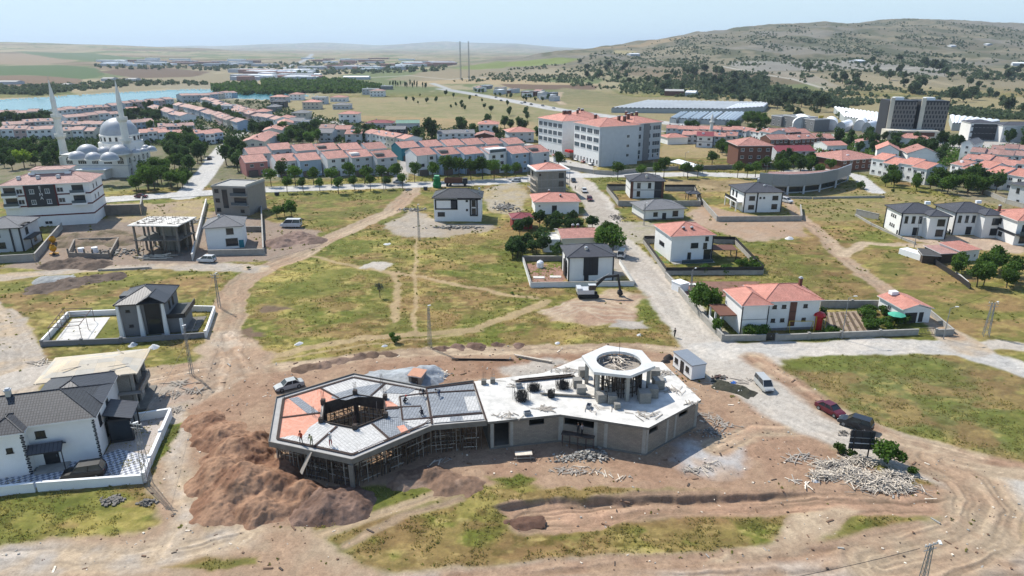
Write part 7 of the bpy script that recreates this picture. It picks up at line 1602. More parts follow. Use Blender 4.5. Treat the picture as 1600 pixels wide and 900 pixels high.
# ROWS OF HOUSES
WALLS=[WHITE,LGREY,OFFW,WHITE,PINKL,BLUEL]
def add_auto(r,W,D,h,n=2,floors=2,fr=FRAMEW,faces='F'):
 for f in range(floors):
  for i in range(n):add_window(r,'F',W*(i+.5)/n,f*h/floors+.9,min(1.5,W/n*.6),1.25,W,D,fr)
def heater(r,W,D,h):
 if random.random()<.3:part_box(r,'water_heater',WPLAS,W*.3,D*.2,h+.6,W*.3+1.3,D*.2+.6,h+1.7)
def std(r,W,D,h):
 heater(r,W,D,h)
 add_auto(r,W,D,h,max(2,int(W/3.5)),2 if h>4.2 else 1)
def row(A,B,n,D,h,label,group,tile=RTILE,walls=WALLS,rh=1.5,step=.6,along='x',roof='gable',gap=0.0,seed=1,stag=1.5,chim=True,wins=True,kind='terraced_house',frm='mosque'):
 R=random.Random(seed);A3,B3=G(*A),G(*B);d=(B3-A3)/n;nl=Vector((-d.y,d.x,0)).normalized()
 for i in range(n):
  o=nl*(R.uniform(-1,1)*stag);a=A3+d*(i+gap/2)+o;b=A3+d*(i+1-gap/2)+o
  house(a,b,D*R.uniform(.93,1.05),h+R.uniform(-step,step),roof,rh,R.choice(walls),tile,.35,kind,label%ORD[i],'house',group,extra=std if wins else None,chim=((R.uniform(.2,.8),.55,.9),)if chim and R.random()<.7 else(),gable_along=along,z0=0)
def unit(px,pyb,pyt,wall,label,group,W=8.8,D=11.5,rot=math.radians(33),var='plain',tile=RTILE,low=None):
 a=G(px,pyb);d=Vector((math.cos(rot),math.sin(rot),0));h=hfrom(px,pyb,pyt)
 def ex_(r,W_,D_,hh):
  n=2;fl=3 if hh>6.8 else 2
  for f in range(fl):
   for i in range(n):
    if RU.random()<.85:add_window(r,'F',W_*(.28+.46*i),f*hh/fl+.9,1.5,1.2,W_,D_,FRAMED if wall is WHITE and RU.random()<.4 else FRAMEW)
  if var=='pipe':
   for u in(0,.55):part_box(r,'drain_pipe',BLACK,W_*u-.06,-.12,0,W_*u+.06,0,hh)
  if var in('terrace','opening'):
   part_box(r,'roof_terrace',WHITE if var=='terrace'else CONCD,.3,1.5,hh+.3,W_*.45,5.6,hh+1.6);part_box(r,'terrace_floor_or_hole',BLACK if var=='opening'else CONCL,.5,1.7,hh+1.6,W_*.43,5.4,hh+1.64)  # opening variants: black top sheet paints the dark inside the roof hole
  if var=='balcony':part_box(r,'loft_room',WPLAS,.2,-.3,hh+.1,W_-.2,4,hh+2.0);part_box(r,'loft_glazing',GLASSB,.5,-.36,hh+.5,W_-.5,-.3,hh+1.7)
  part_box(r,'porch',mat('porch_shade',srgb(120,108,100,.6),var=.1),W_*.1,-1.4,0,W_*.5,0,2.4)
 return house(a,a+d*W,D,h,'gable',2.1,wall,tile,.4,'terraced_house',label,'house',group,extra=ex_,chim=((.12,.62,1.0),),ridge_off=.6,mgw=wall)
RU=random.Random(12)
g1='front row of houses facing the avenue'
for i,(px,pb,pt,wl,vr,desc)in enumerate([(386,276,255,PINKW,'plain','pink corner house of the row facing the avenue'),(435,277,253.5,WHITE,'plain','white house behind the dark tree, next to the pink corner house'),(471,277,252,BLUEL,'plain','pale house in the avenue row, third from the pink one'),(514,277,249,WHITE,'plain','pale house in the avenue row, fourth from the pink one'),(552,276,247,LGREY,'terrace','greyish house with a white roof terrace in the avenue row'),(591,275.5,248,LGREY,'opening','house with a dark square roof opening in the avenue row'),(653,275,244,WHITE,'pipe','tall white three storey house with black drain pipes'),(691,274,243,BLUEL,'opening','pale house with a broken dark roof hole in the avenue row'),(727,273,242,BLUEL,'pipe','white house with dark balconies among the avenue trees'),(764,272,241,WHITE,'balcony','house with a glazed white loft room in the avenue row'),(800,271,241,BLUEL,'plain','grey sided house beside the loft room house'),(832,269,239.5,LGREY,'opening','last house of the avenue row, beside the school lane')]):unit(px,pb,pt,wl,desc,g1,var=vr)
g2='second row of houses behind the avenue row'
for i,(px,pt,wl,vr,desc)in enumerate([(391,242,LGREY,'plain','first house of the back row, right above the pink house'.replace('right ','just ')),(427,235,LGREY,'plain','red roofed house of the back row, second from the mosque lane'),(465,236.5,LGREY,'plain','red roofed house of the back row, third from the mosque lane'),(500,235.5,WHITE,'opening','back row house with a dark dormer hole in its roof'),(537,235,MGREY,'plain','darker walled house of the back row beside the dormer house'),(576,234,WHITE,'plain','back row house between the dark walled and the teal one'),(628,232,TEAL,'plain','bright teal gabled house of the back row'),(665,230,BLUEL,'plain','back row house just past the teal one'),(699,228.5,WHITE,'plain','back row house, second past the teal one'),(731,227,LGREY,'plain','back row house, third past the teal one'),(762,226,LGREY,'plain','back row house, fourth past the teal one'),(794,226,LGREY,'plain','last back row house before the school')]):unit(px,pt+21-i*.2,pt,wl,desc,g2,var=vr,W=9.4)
row((570,222),(632,236),5,11,5.4,'narrow house of the slanting row above the teal house, %s from its far end','slanting row above the teal house',walls=[LGREY,OFFW,WHITE],seed=3)
row((603,214),(634,214),1,10,4.6,'dark gabled house with pale grey roof above the slanting row, %s there',None,tile=SHING2,walls=[DGREY],seed=4);row((619,203.5),(656,203),1,12,3.8,'long hall with a pale green roof before the dry field, %s there',None,tile=GREENT,walls=[LGREY],seed=5,along='x')
row((684,223),(742,222),3,10,4.6,'low grey roofed house behind the back row, %s from the tall trees','grey roofed houses behind the back row',tile=SHING2,walls=[LGREY,WHITE],seed=6);row((742,224),(772,224),1,12,4,'brown fronted gabled house below the villa roof, %s there',None,walls=[BRICKW],seed=7,along='y')
row((572,200),(614,200),1,10,3.6,'long dark red roofed house at the edge of the dry field, %s there',None,tile=MTILE,walls=[LGREY],seed=8,roof='hip')
house((748,209),(778,209),12,5.6,'hip',2,WHITE,RTILE2,.8,'villa','white villa with pyramid red roof at the dry field','house',extra=std);house((796,223),(834,222),13,5.6,'hip',2.2,LGREY,RTILE2,.9,'villa','grey and red villa with wide hipped roof beside the school','house',extra=std)
row((845,226),(845.5+12,230),1,12,4.5,'pink roofed lean house against the school end, %s there',None,walls=[LGREY],seed=9)
for t in range(6):
 y=240-6.4*t;x=378+11.5*t;w_=37-2.6*t;row((x,y),(x+w_,y-.8),1,15,5.2,'long gabled house stepping up behind the pink corner, '+ORD[t]+' in line, %s',None,walls=[OFFW,LGREY],seed=20+t,along='y',stag=0)
row((362,182),(430,200),8,10,5,'narrow stepped house of the diagonal row by the lake bend, %s from the lake','diagonal row by the lake bend',tile=RTILE3,seed=31,step=.6,chim=False)
row((274,173),(330,191),7,10,5.4,'narrow stepped house in the long diagonal row, far part, %s from the lake','long diagonal row west of the lane',tile=RTILE3,seed=32,step=.6,chim=False);row((331,191.5),(372,206),6,10,5.4,'narrow stepped house in the long diagonal row, near part, %s from its middle','long diagonal row west of the lane',tile=RTILE3,seed=33,step=.6,chim=False)
row((314,164),(398,188),10,9.5,5,'narrow stepped house of the upper diagonal row, %s from the lake','upper diagonal row',tile=RTILE3,seed=34,step=.6,chim=False);row((232,178),(284,193),6,10,5.2,'stepped house of the short diagonal row behind the dome, %s from the lake','short diagonal row behind the mosque',tile=RTILE3,seed=35,step=.6,chim=False)
row((285,160.5),(330,158),3,12,6,'pale flat block with pink roof on the lake shore, %s from the mosque','blocks on the lake shore',tile=RTILE3,walls=[LGREY],seed=36,chim=False);row((332,156),(372,152),4,10,5,'small shore house beyond the pale blocks, %s from the mosque','small shore houses',tile=RTILE3,seed=37,chim=False)
row((92,184),(188,176),7,11,5.6,'lakeside terraced house between the minarets, %s from the first minaret','lakeside terrace between the minarets',tile=RTILE3,seed=41,chim=False);row((196,172),(272,165),6,11,5.6,'lakeside terraced house past the second minaret, %s from it','lakeside terrace past the minaret',tile=RTILE3,seed=42,chim=False)
row((104,196),(190,189),5,11,5.6,'terraced house of the second line between the minarets, %s from the first','second line between the minarets',tile=RTILE3,seed=43,chim=False);row((-60,190),(62,187),7,11,5.4,'pink roofed terraced house by the water, %s along the shore','terrace by the water',tile=RTILE3,seed=44,chim=False)
row((8,207),(88,202),5,10,5,'staggered terraced house of the middle line, %s before the first minaret','middle line of terraces',seed=45,tile=RTILE3,chim=False);row((-60,222),(84,217),7,11,5.6,'pale walled terraced house behind the garden trees, %s toward the first minaret','near line of terraces',tile=RTILE3,seed=46,stag=1.2);row((98,220),(148,219),3,11,5.6,'pale walled terraced house between minaret and dome, %s from the minaret','near line of terraces',tile=RTILE3,seed=47)
row((96,208),(160,207),4,10,5,'staggered roof behind the first minaret shaft, %s from it','middle line of terraces',seed=48,tile=RTILE3);row((200,205),(242,202),3,10,5.4,'terraced house just behind the second minaret, %s from it','terraces behind the dome',seed=49,tile=RTILE3);row((200,182),(218,181),1,9,5,'single red roofed house seen past the minaret spire, %s there',None,seed=50)
row((220,224),(262,222),3,11,6,'white house beside the great dome, %s from the dome','houses beside the dome',seed=51);row((250,225),(306,222),4,11,5.6,'red roofed house above the mosque garden, %s from the dome','houses above the mosque garden',seed=52);row((306,227),(352,223),3,12,6,'white house at the head of the mosque lane, %s from the garden','houses at the head of the lane',seed=53);row((250,211),(305,208),5,9,4.8,'small roof in the crowded line above the mosque garden, %s from the dome','crowded line above the mosque garden',seed=54,tile=RTILE3)
for(x0,x1,yb,h,tl,wl,ro,lab)in[(422,448,160,5,RTILE,LGREY,'hip','brown walled villa near the lake outlet'),(452,472,156.5,5.5,RTILE,WHITE,'hip','white villa with red roof nearest the far trees'),(424,444,168,5,SHING,DGREY,'hip','dark villa with charcoal roof near the outlet'),(473,499,171,6,RTILE2,OFFW,'hip','unfinished villa with orange roof and open floors'),(488,509,163,6,SCREED,LGREY,'flat','grey flat roofed shell behind the orange roof'),(520,546,171,3.6,SHING2,LGREY,'hip','low villa with blue grey roof in the dry field'),(516,541,159,4,RTILE,WHITE,'hip','white villa half hidden at the far tree belt'),(378,398,188,6,RTILE,OFFW,'hip','cream apartment house above the diagonal row'),(398,418,189,6.4,RTILE,LGREY,'hip','second apartment house above the diagonal row, greyer'),(418,434,175,4,SHING2,MGREY,'hip','dark grey villa before the orange roof shell'),(457,481,189,5.6,SHING2,OFFW,'hip','cream villa with grey roof beside the pale street'),(530,559,192,6,RTILE2,WHITE,'hip','white villa with orange roof alone in the dry field'),(434,455,198,5.4,RTILE,WHITE,'hip','white villa touching the diagonal roofs'),(452,474,203,5.4,SHING2,WHITE,'gable','white gabled villa with grey roof above the green clump'),(471,489,206,6,SHING2,LGREY,'flat','pale cube like house above the green clump'),(345,362,178,6,SCREED,WHITE,'flat','white cube villa with flat canopy by the lake'),(500,522,214,5,RTILE3,OFFW,'gable','low house with patched roof beside the pale street'),(524,548,216,5,RTILE,OFFW,'gable','low red roofed house above the slanting row'),(498,520,222,5,SHING2,LGREY,'gable','grey gabled roof behind the back row'),(540,566,224,5,RTILE,LGREY,'gable','red gabled roof between clump and slanting row'),(566,590,148,6,SCREED,LGREY,'flat','stepped concrete block before the far field'),(578,600,151,6,RTILE3,WHITE,'hip','pink roofed block beside the stepped concrete one'),(595,612,140,4,SCREED,MGREY,'flat','dark small building at the tree line')]:
 house((x0,yb),(x1,yb),12,h,ro,1.7,wl,tl,.6,'villa',lab,'house',extra=std,z0=0)
g5='white row at the eastern meadow'
row((1358,272),(1446,289),4,11,6.2,'white row house at the eastern meadow, %s from the curved building',g5,tile=RTILE2,walls=[WHITE],seed=61,stag=1.0,rh=1.9);row((1512,287),(1650,314),5,11,6.2,'white row house behind the hedge of the eastern meadow, %s from the dark fascia','second white row at the eastern meadow',tile=RTILE2,walls=[WHITE],seed=62,rh=1.9)
row((1482,277),(1522,286),2,11,5,'low red roofs between the two white rows, %s from the first','roofs between the white rows',seed=63);row((1500,266),(1650,284),7,11,5,'house of the packed red roofs east, lower line, %s from the gable','packed roofs, lower line',seed=64,stag=1.5);row((1512,256),(1650,268),6,11,5,'house of the packed red roofs east, middle line, %s from the gable','packed roofs, middle line',seed=65,stag=1.5,tile=RTILE3);row((1545,249),(1650,257),5,11,5,'house of the packed red roofs east, upper line, %s from the gable','packed roofs, upper line',seed=66,tile=RTILE3)
row((1200,234),(1304,231),7,10,4.6,'brown walled terrace house behind the maroon hall, %s from the brown block','brown terrace behind the maroon hall',walls=[BRICKW],seed=67,rh=2.0);row((1206,222),(1262,219),4,10,4.6,'brown walled terrace house of the upper line, %s from the brown block','upper brown terrace',walls=[BRICKW],seed=68,rh=2.0)
row((1064,224),(1150,228),5,11,5,'red roofed house behind the bare plot, %s from the school','red roofs behind the bare plot',seed=69,walls=[OFFW,LGREY]);row((1040,213),(1160,217),7,10,4.6,'red roofed house in the back line by the small minaret, %s from the school','back line by the small minaret',seed=70,tile=RTILE);row((1150,215),(1200,224),3,11,5,'red roof above the brown apartment block, %s from the small minaret','roofs above the brown block',seed=71)
house((1087,230),(1113,231),11,5.8,'gable',1.6,WHITE,MTILE,.5,'white_house','white and dark timbered house with red gable above the bare plot','house',extra=std,band=DGREY,corner=DGREY);house((1043,226),(1074,225),10,3.6,'hip',1.7,WHITE,RTILE2,.6,'bungalow','white bungalow with orange hip roof beside the school','house',extra=None)
def brn(r,W,D,h):add_auto(r,W,D,h,4,3)
house((1151,262),(1203,262),15,hfrom(1151,262,228),'hip',2.8,BRICKW,RTILE,.9,'apartment_house','three storey brown apartment house with hipped red roof','apartment block',extra=brn,chim=((.6,.5,1.8),))
house((1212,252),(1272,251),12,4.4,'gable',2.0,LGREY,MTILE,.4,'hall','long hall with deep maroon sheet roof','hall',extra=std,chim=());house((1313,268),(1372,263),19,4.6,'hip',2.6,BRICKW,RTILE,.8,'market_hall','broad red roofed hall behind the curved building','hall',extra=std,chim=((.2,.8,1.2),(.35,.7,1.4)))
house((1291,240),(1322,239),11,3.8,'gable',1.5,WHITE,RTILE2,.4,'white_house','low white house with orange roof behind the market hall','house',extra=std);house((1335,236),(1372,238),13,4,'gable',1.8,LGREY,RTILE,.4,'long_house','blue grey gabled house beside the low orange roof','house',extra=std,gable_along='y')
def gwin(r,W,D,h):part_box(r,'dark_glazing',GLASS,W*.1,-.06,1.2,W*.68,0,3.6);part_box(r,'dark_glazing',GLASS,W*.78,-.06,.5,W*.93,0,3.8)
house((1368,252),(1402,254),15,5.2,'gable',2.6,WHITE,RTILE2,.6,'gabled_house','white gabled house with a broad dark window front','house',extra=gwin,gable_along='y');house((1416,256),(1466,258),14,4.6,'gable',2.8,WHITE,RTILE,.6,'wide_house','wide white gable with a shallow red roof','house',extra=None,gable_along='y',wins=(('F',.3,1.6,.8,.8,0),('F',.6,1.6,.8,.8,0)))
house((1402,228),(1450,230),13,4.2,'hip',1.9,WHITE,RTILE,.8,'bungalow','hipped red roof just below the hotel podium','house',extra=std);house((1497,250),(1516,252),13,7.6,'gable',2.0,WHITE,SHING2,.4,'tall_house','tall narrow white gable with four stacked windows','house',extra=None,gable_along='y',wins=[('F',.5,z,1.2,1.2,1)for z in(.8,3.2,5.6)])
FAC=grid_mat('hotel_facade',srgb(58,58,66,.6),srgb(50,50,58,.6),1.7,2.4,.56,var=.03,lc=srgb(146,140,136,.55),rough=.5,bump=.2,offset=.5)
ho_r=empty('hotel',G(1388,221));tag(ho_r,'twin slab hotel tower with dark patterned facade at the hill foot','hotel');O=G(1388,221);a_,b_=G(1390,221),G(1486,223);_,hr,hW=place2(a_,b_);ho_r.rotation_euler=(0,0,hr+.04);hh_=hfrom(1388,221,163)+1.5
for i,(x0,x1)in enumerate(((0,hW*.47),(hW*.52,hW))):
 mb=MB();mb.box(x0,8,-.5,x1,22,hh_);t=mb.build('tower',[DGREY],ho_r);mb=MB();mb.box(x0+2.6,7.8,3,x1-.2,8,hh_-.8);mb.build('patterned_facade',[FAC],t);part_box(ho_r,'pale_fin',OFFW,x0+.3,7.4,0,x0+2.6,8,hh_+1.6,t);part_box(ho_r,'roof_plant',WPLAS,x0+4,12,hh_,x0+9,16,hh_+1.6,t)
part_box(ho_r,'podium',OFFW,-2,-3,-.5,hW*.78,7.3,hfrom(1388,221,203));part_box(ho_r,'podium_sign',BRICKW,hW*.16,-3.2,3.4,hW*.70,-3,5.6)
for k in range(2):part_box(ho_r,'emblem',FRAMEW,hW*(.25+.17*k),-3.35,4.1,hW*(.25+.17*k)+1.3,-3.2,5.2)
for(x0,x1,yb,h,wl,lab)in[(1512,1554,219,9.5,DGREY,'dark fronted apartment block with white end walls beside the hotel'),(1562,1640,222,9,LGREY,'pale apartment block with grey roof beyond the dark fronted one')]:
 r=house((x0,yb),(x1,yb+1),14,h,'hip',1.5,WHITE,SHING,.4,'apartment_block',lab,'apartment block',extra=lambda r,W,D,hh:add_auto(r,W,D,hh,7,3));part_box(r,'dark_front',wl,1.5,-.12,.3,(G(x1,yb)-G(x0,yb)).length-1.5,0,h-.3)
row((1204,196),(1272,206),4,12,7,'dark apartment slab at the hill foot, %s from the seedling field','dark apartment slabs',tile=SHING2,walls=[DGREY,MGREY],seed=75,roof='flat',chim=False,kind='apartment_slab')
def barrel(A,B,D,h,label,m=WPLAS,wall=LGREY,name='arched_shed',base=2.5):
 A3,B3=G(*A),G(*B);_,rz,W=place2(A3,B3);r=empty(name,(A3.x,A3.y,0),rz);tag(r,label,'shed');mb=MB();n=10
 P=[(W/2-W/2*math.cos(math.pi*k/n),base+h*math.sin(math.pi*k/n))for k in range(n+1)]
 for p,q in zip(P[:-1],P[1:]):mb.face([(p[0],-.3,p[1]),(p[0],D,p[1]),(q[0],D,q[1]),(q[0],-.3,q[1])][::-1])
 mb.build('roof',[m],r);w2=MB();w2.box(.05,0,-.3,W-.05,D-.1,base);w2.face([(p[0],0,p[1])for p in P][::-1]);w2.build('wall',[wall],r)
barrel((1238,203),(1270,204),22,4.5,'wide white arched shed behind the brown terrace',base=4);barrel((1285,203),(1308,204),22,4.5,'white arched shed nearest the yellow sign');barrel((1305,205),(1320,206),20,3.5,'smaller arched shed beside the yellow sign one');barrel((1332,204),(1352,205),22,4.5,'white arched shed nearest the hotel');barrel((1346,207),(1360,208),16,4,'low arched shed against the hotel podium')
yl=empty('totem_sign',G(1280,203));tag(yl,'yellow and white totem sign among the arched sheds','sign');part_box(yl,'panel',mat('yellow_sign',srgb(235,200,80,.65),var=.1),-1.5,-.3,2,1.5,.3,9);part_box(yl,'post',WPLAS,-.4,-.35,0,.4,.35,2)
def greenhouse(pts,h,label,m=WPLAS,spans=10,name='greenhouse',z=None):
 """multi-span house: footprint corner pixels near-left, near-right, far-right, far-left"""
 P=[(G(*p)if z is None else Vector((*GV(p[0],p[1],z[i])[:2],0)))for i,p in enumerate(pts)];O=P[0];P=[p-O for p in P];r=empty(name,O);tag(r,label,'greenhouse')
 for p in P:p.z=0
 wl=MB();wl.prism([(p.x,p.y)for p in P],-.5,h);wl.build('wall',[mat('polythene_side',srgb(190,198,200,.62),var=.1)],r);rf=MB()
 for k in range(spans):
  a0,a1=P[0]+(P[1]-P[0])*k/spans,P[0]+(P[1]-P[0])*(k+1)/spans;b0,b1=P[3]+(P[2]-P[3])*k/spans,P[3]+(P[2]-P[3])*(k+1)/spans
  sg_=5;u=[(math.sin(math.pi*s/sg_)*.8)for s in range(sg_+1)]
  for s in range(sg_):
   p,q,p2,q2=a0+(a1-a0)*s/sg_,a0+(a1-a0)*(s+1)/sg_,b0+(b1-b0)*s/sg_,b0+(b1-b0)*(s+1)/sg_
   rf.face([(p.x,p.y,h+.02+u[s]),(q.x,q.y,h+.02+u[s+1]),(q2.x,q2.y,h+.02+u[s+1]),(p2.x,p2.y,h+.02+u[s])])
 rf.build('roof',[m],r)
greenhouse([(955,176),(1130,178),(1200,166.5),(1010,163)],3.6,'vast white multi span greenhouse above the school roofs',mat('polythene_roof',srgb(206,212,214,.66),var=.12,scale=.1),spans=26)
greenhouse([(1130,179),(1192,175),(1200,168),(1150,170)],4.0,'eastern end of the white greenhouses, slightly lower',spans=10)
greenhouse([(1318,193),(1382,204),(1384,188),(1302,176)],4.5,'bright white greenhouse field left of the hotel tower'.replace('left of','running up to'),spans=14);greenhouse([(1486,204),(1522,206),(1560,199),(1482,190)],4.5,'white greenhouse seen between hotel and dark apartment block',spans=8)
GL2=mat('pale_blue_glazing',srgb(196,208,218,.66),var=.08,scale=.2,rough=.4)
for i,x in enumerate((1046,1060,1076,1094,1116,1134)):
 s=(10,13,14,17,17,14)[i]
 greenhouse([(x,192+i*.7),(x+s,193+i*.7),(x+s+18,182),(x+16,182)],3.2,'pale blue glasshouse strip, %s from the school side'%ORD[i],GL2,3,'glasshouse_strip')
sm=empty('small_minaret',G(1110,216));tag(sm,'slim white minaret among the eastern red roofs','minaret');hm_=hfrom(1110,216,176);q=MB();q.lathe([(1.0,0),(.95,hm_*.6),(1.5,hm_*.62),(1.5,hm_*.66),(.8,hm_*.66),(.8,hm_*.8)],10);q.build('shaft',[STONEW],sm);q=MB();q.lathe([(.9,hm_*.8),(0,hm_)],10);q.build('spire',[STONEW],sm)
R=random.Random(5)
for i in range(22):
 px,py=R.uniform(735,862),0;py=139+(px-735)*.13+R.uniform(-3,4);w_=R.uniform(5,13)
 house((px,py),(px+w_,py+.3),14,R.uniform(3,5.5),R.choice(['flat','gable','flat']),1.3,R.choice([WHITE,LGREY,MGREY,OFFW,BRICKW]),R.choice([SCREED,WPLAS,SHING2,RTILE3]),.3,'works_building','low works building beyond the dual carriageway, %s of the cluster from the masts'%ORD[i],'building','works buildings beyond the carriageway',z0=0,extra=None)
for i,(x0,x1,y,h)in enumerate([(1038,1068,150,5),(985,1000,88,5),(1070,1086,151,4),(1340,1352,99,4),(1582,1600,103,4),(536,576,124.5,4),(470,500,120,4),(96,106,136,3),(-10,26,132,3.5),(158,176,127,4),(196,212,128,4),(1486,1494,74,4),(1536,1542,72,4)]):
 p,q=on_ground(x0,y),on_ground(x1,y)
 if p is None or q is None:continue
 lab=['brown walled farm shed above the greenhouses','white roofed farmhouse high on the hill','small white outbuilding beside the farm shed','white cabin in the middle of the hillside','pale roof at the hill edge, far east','long white roofed shed in the plain','pink roofed depot beyond the tree belt','low white shed on the lake fields','grey roofed barn at the water edge','pale factory block across the lake','pale factory block with white heaps across the lake','tiny white house near the ridge','tiny white house highest on the ridge'][i]
 house(p,q,18,h,'gable',1.5,BRICKW if i==0 else LGREY,SCREED if i in(0,7,8,9,10)else WPLAS,.3,'farm_building',lab,'building',extra=None,z0=min(p.z,q.z))
R=random.Random(8);fb=MB()
for i in range(150):
 px,py=R.choice([(R.uniform(150,420),R.uniform(94,104)),(R.uniform(480,640),R.uniform(92,112)),(R.uniform(380,480),R.uniform(110,128)),(R.uniform(640,700),R.uniform(98,104))]);p=on_ground(px,py)
 if p is None:continue
 s=p.y/1000;a,b,h=R.uniform(8,26)*(s**.5),R.uniform(8,16),R.uniform(4,8)
 fb.box(p.x-a,p.y-b,p.z-2,p.x+a,p.y+b,p.z+h,R.randint(0,2))
tag(fb.build('far_village',[WPLAS,RTILE3,LGREY]),kind='stuff')
for off_ in(-5.4,5.4):
 Pk=[G(*p)for p in((168,312),(270,304.5),(300,303),(400,297),(520,293),(650,289),(760,285),(840,279))];kb=MB()
 for a,b in zip(Pk[:-1],Pk[1:]):
  if off_>0 and a.x<G(320,300).x:continue
  if off_<0 and b.x>G(640,289).x:continue
  d=(b-a).normalized();nn=Vector((-d.y,d.x,0))*off_;kb.beam(a+nn+Vector((0,0,.06)),b+nn+Vector((0,0,.06)),.3,.2)
 tag(kb.build('kerb',[CONCL]),kind='structure')
def T(kind,px,py,s,label,group=None,**kw):return make_tree(kind,gpos(px,py),s,label,group,**kw)
g_='street trees along the avenue'
for i,(px,py,s)in enumerate([(449,302,1.0),(474,301,.98),(500,300,.85),(529,303,1.15),(554,298,.95),(579,298,1.05),(603,296,.95),(629,294,1.0)]):T('street_tree',px,py,s,'round street tree on the meadow kerb of the avenue, %s from the workshop corner'%ORD[i],g_)
for i,(px,py,s)in enumerate([(424,292,1.2),(462,291,1.35),(490,289,1.2),(518,290,1.35),(547,288,1.3),(570,288,1.35),(597,287,1.3),(622,286,1.45),(648,285,1.2),(676,284,1.3),(700,283,1.55),(718,282,1.55),(736,282,1.65),(754,281,1.6),(772,281,1.6),(792,279,1.0),(806,277,1.0)]):T('street_tree',px,py,s,'leafy tree on the house side of the avenue, %s from the pink house'%ORD[i],'trees on the house side of the avenue')
for i,(px,py,s)in enumerate([(965,281,1.25),(1001,279,1.0),(1024,278,1.15),(1037,279,1.3),(1074,279,1.25),(1090,278,1.0),(1152,278,1.1),(1167,278,1.1),(1180,277,1.2),(1112,262,1.4),(1196,268,1.2)]):T('street_tree',px,py,s,'dark leafed avenue tree east of the crossroads, %s from the school corner'%ORD[i],'avenue trees east of the crossroads')
T('street_tree',873,268,1.35,'broad green tree beside the school gate');T('dark_tree',441,283,1.35,'dark tree growing before the second house of the avenue row')
T('garden_tree',433,340,.9,'round shrub like tree on the small meadow, nearest the grey wall');T('garden_tree',445,338,.8,'round small tree in the middle of the meadow clump');T('garden_tree',456,340,1.15,'largest tree of the little clump on the meadow')
def grove(kind,poly,n,s0,s1,label,group,seed,zf=None,sz=None,far=False,name=None,ratio=None):
 R=random.Random(seed);xs=[p[0]for p in poly];ys=[p[1]for p in poly];k=0;t=0
 V=[Vector((p[0],p[1],0))for p in poly]
 pts=[]
 while k<n and t<9000:
  t+=1;p=Vector((R.uniform(min(xs),max(xs)),R.uniform(min(ys),max(ys)),0))
  if not inside(p,V):continue
  if any((p.x-q[0])**2+((p.y-q[1])*2.2)**2<9 for q in pts):continue
  pts.append((p.x,p.y));k+=1
 pts.sort()
 for i,(x,y)in enumerate(pts):
  loc=on_ground(x,y)if far else gpos(x,y)
  if loc is None:continue
  make_tree(kind if not ratio or R.random()>ratio[1]else ratio[0],loc,R.uniform(s0,s1),(label%ORD[i])if '%s'in label and i<len(ORD)else label.replace(', %s','').replace('%s ',''),group,sz=sz,name=name)
grove('dark_tree',[(-10,268),(90,262),(120,268),(100,235),(60,228),(-10,232)],34,.9,1.5,'dense garden tree west of the mosque, %s along the garden','trees west of the mosque',1,ratio=('garden_tree',.4),name='park_tree')
T('bright_tree',38,262,1.9,'bright yellow green tree standing out west of the mosque');T('conifer',76,268,1.8,'tall grey green conifer beside the first minaret');T('conifer',84,262,1.6,'second tall conifer by the first minaret')
grove('garden_tree',[(166,292),(215,300),(290,296),(300,285),(260,272),(200,280)],26,1.0,1.5,'tree of the mosque garden by the avenue, %s from the apartment block','trees of the mosque garden',2,ratio=('street_tree',.4),name='park_tree')
grove('dark_tree',[(250,262),(300,275),(328,240),(312,225),(270,228)],24,1.2,1.9,'tall tree between the mosque and its lane, %s from the mosque','trees along the mosque lane',3,ratio=('garden_tree',.5),name='park_tree');T('bright_tree',283,282,1.0,'small lime green tree in the mosque garden');T('bright_tree',356,232,1.0,'lime green tree at the head of the lane')
grove('dark_tree',[(340,262),(375,274),(384,250),(372,232),(352,244)],9,1.2,1.7,'tree screening the pink corner house, %s from the lane','trees by the pink corner house',4)
grove('garden_tree',[(434,232),(500,228),(495,205),(455,205),(430,215)],26,1.0,1.5,'tree of the green clump among the red roofs, %s from the mosque side','green clump among the roofs',5,ratio=('dark_tree',.4));grove('dark_tree',[(544,222),(600,228),(590,210),(552,205)],14,1.0,1.4,'tree of the clump above the back row, %s from the mosque side','second clump above the back row',6,ratio=('garden_tree',.4))
T('dark_tree',652,222,1.5,'dark green tree, shorter of the two tall ones behind the teal house');T('dark_tree',674,222,2.2,'tallest dark green tree behind the teal house')
grove('dark_tree',[(0,196),(90,196),(85,186),(0,190)],22,1.0,1.4,'small tree between the lakeside terraces, %s from the view edge','trees between the terraces',7);grove('dark_tree',[(190,190),(250,200),(290,186),(230,168),(196,180)],30,1.0,1.5,'tree among the terraces past the second minaret, %s from it','trees past the second minaret',8);grove('dark_tree',[(310,172),(330,172),(385,198),(430,214),(400,214),(350,195)],32,1.0,1.5,'tree between the two diagonal rows, %s from the lake','trees between the diagonal rows',9);grove('garden_tree',[(150,212),(160,208),(250,206),(300,200),(300,196),(200,198)],12,.8,1.2,'tree behind the great dome, %s from the minaret','trees behind the dome',10)
grove('orchard_tree',[(800,372),(870,366),(930,360),(935,350),(880,350),(835,352)],12,.9,1.3,'orchard tree behind the low red roof, %s from the red hut','orchard trees behind the low red roof',11);grove('orchard_tree',[(796,405),(872,405),(868,385),(800,380)],12,.95,1.35,'orchard tree in front of the low red roof, %s from the meadow','orchard trees before the low red roof',12);grove('garden_tree',[(935,400),(968,402),(962,382),(940,378)],4,1.2,1.5,'leafy tree between the low red roof and the road, %s from the roof','trees at the road by the low red roof',13)
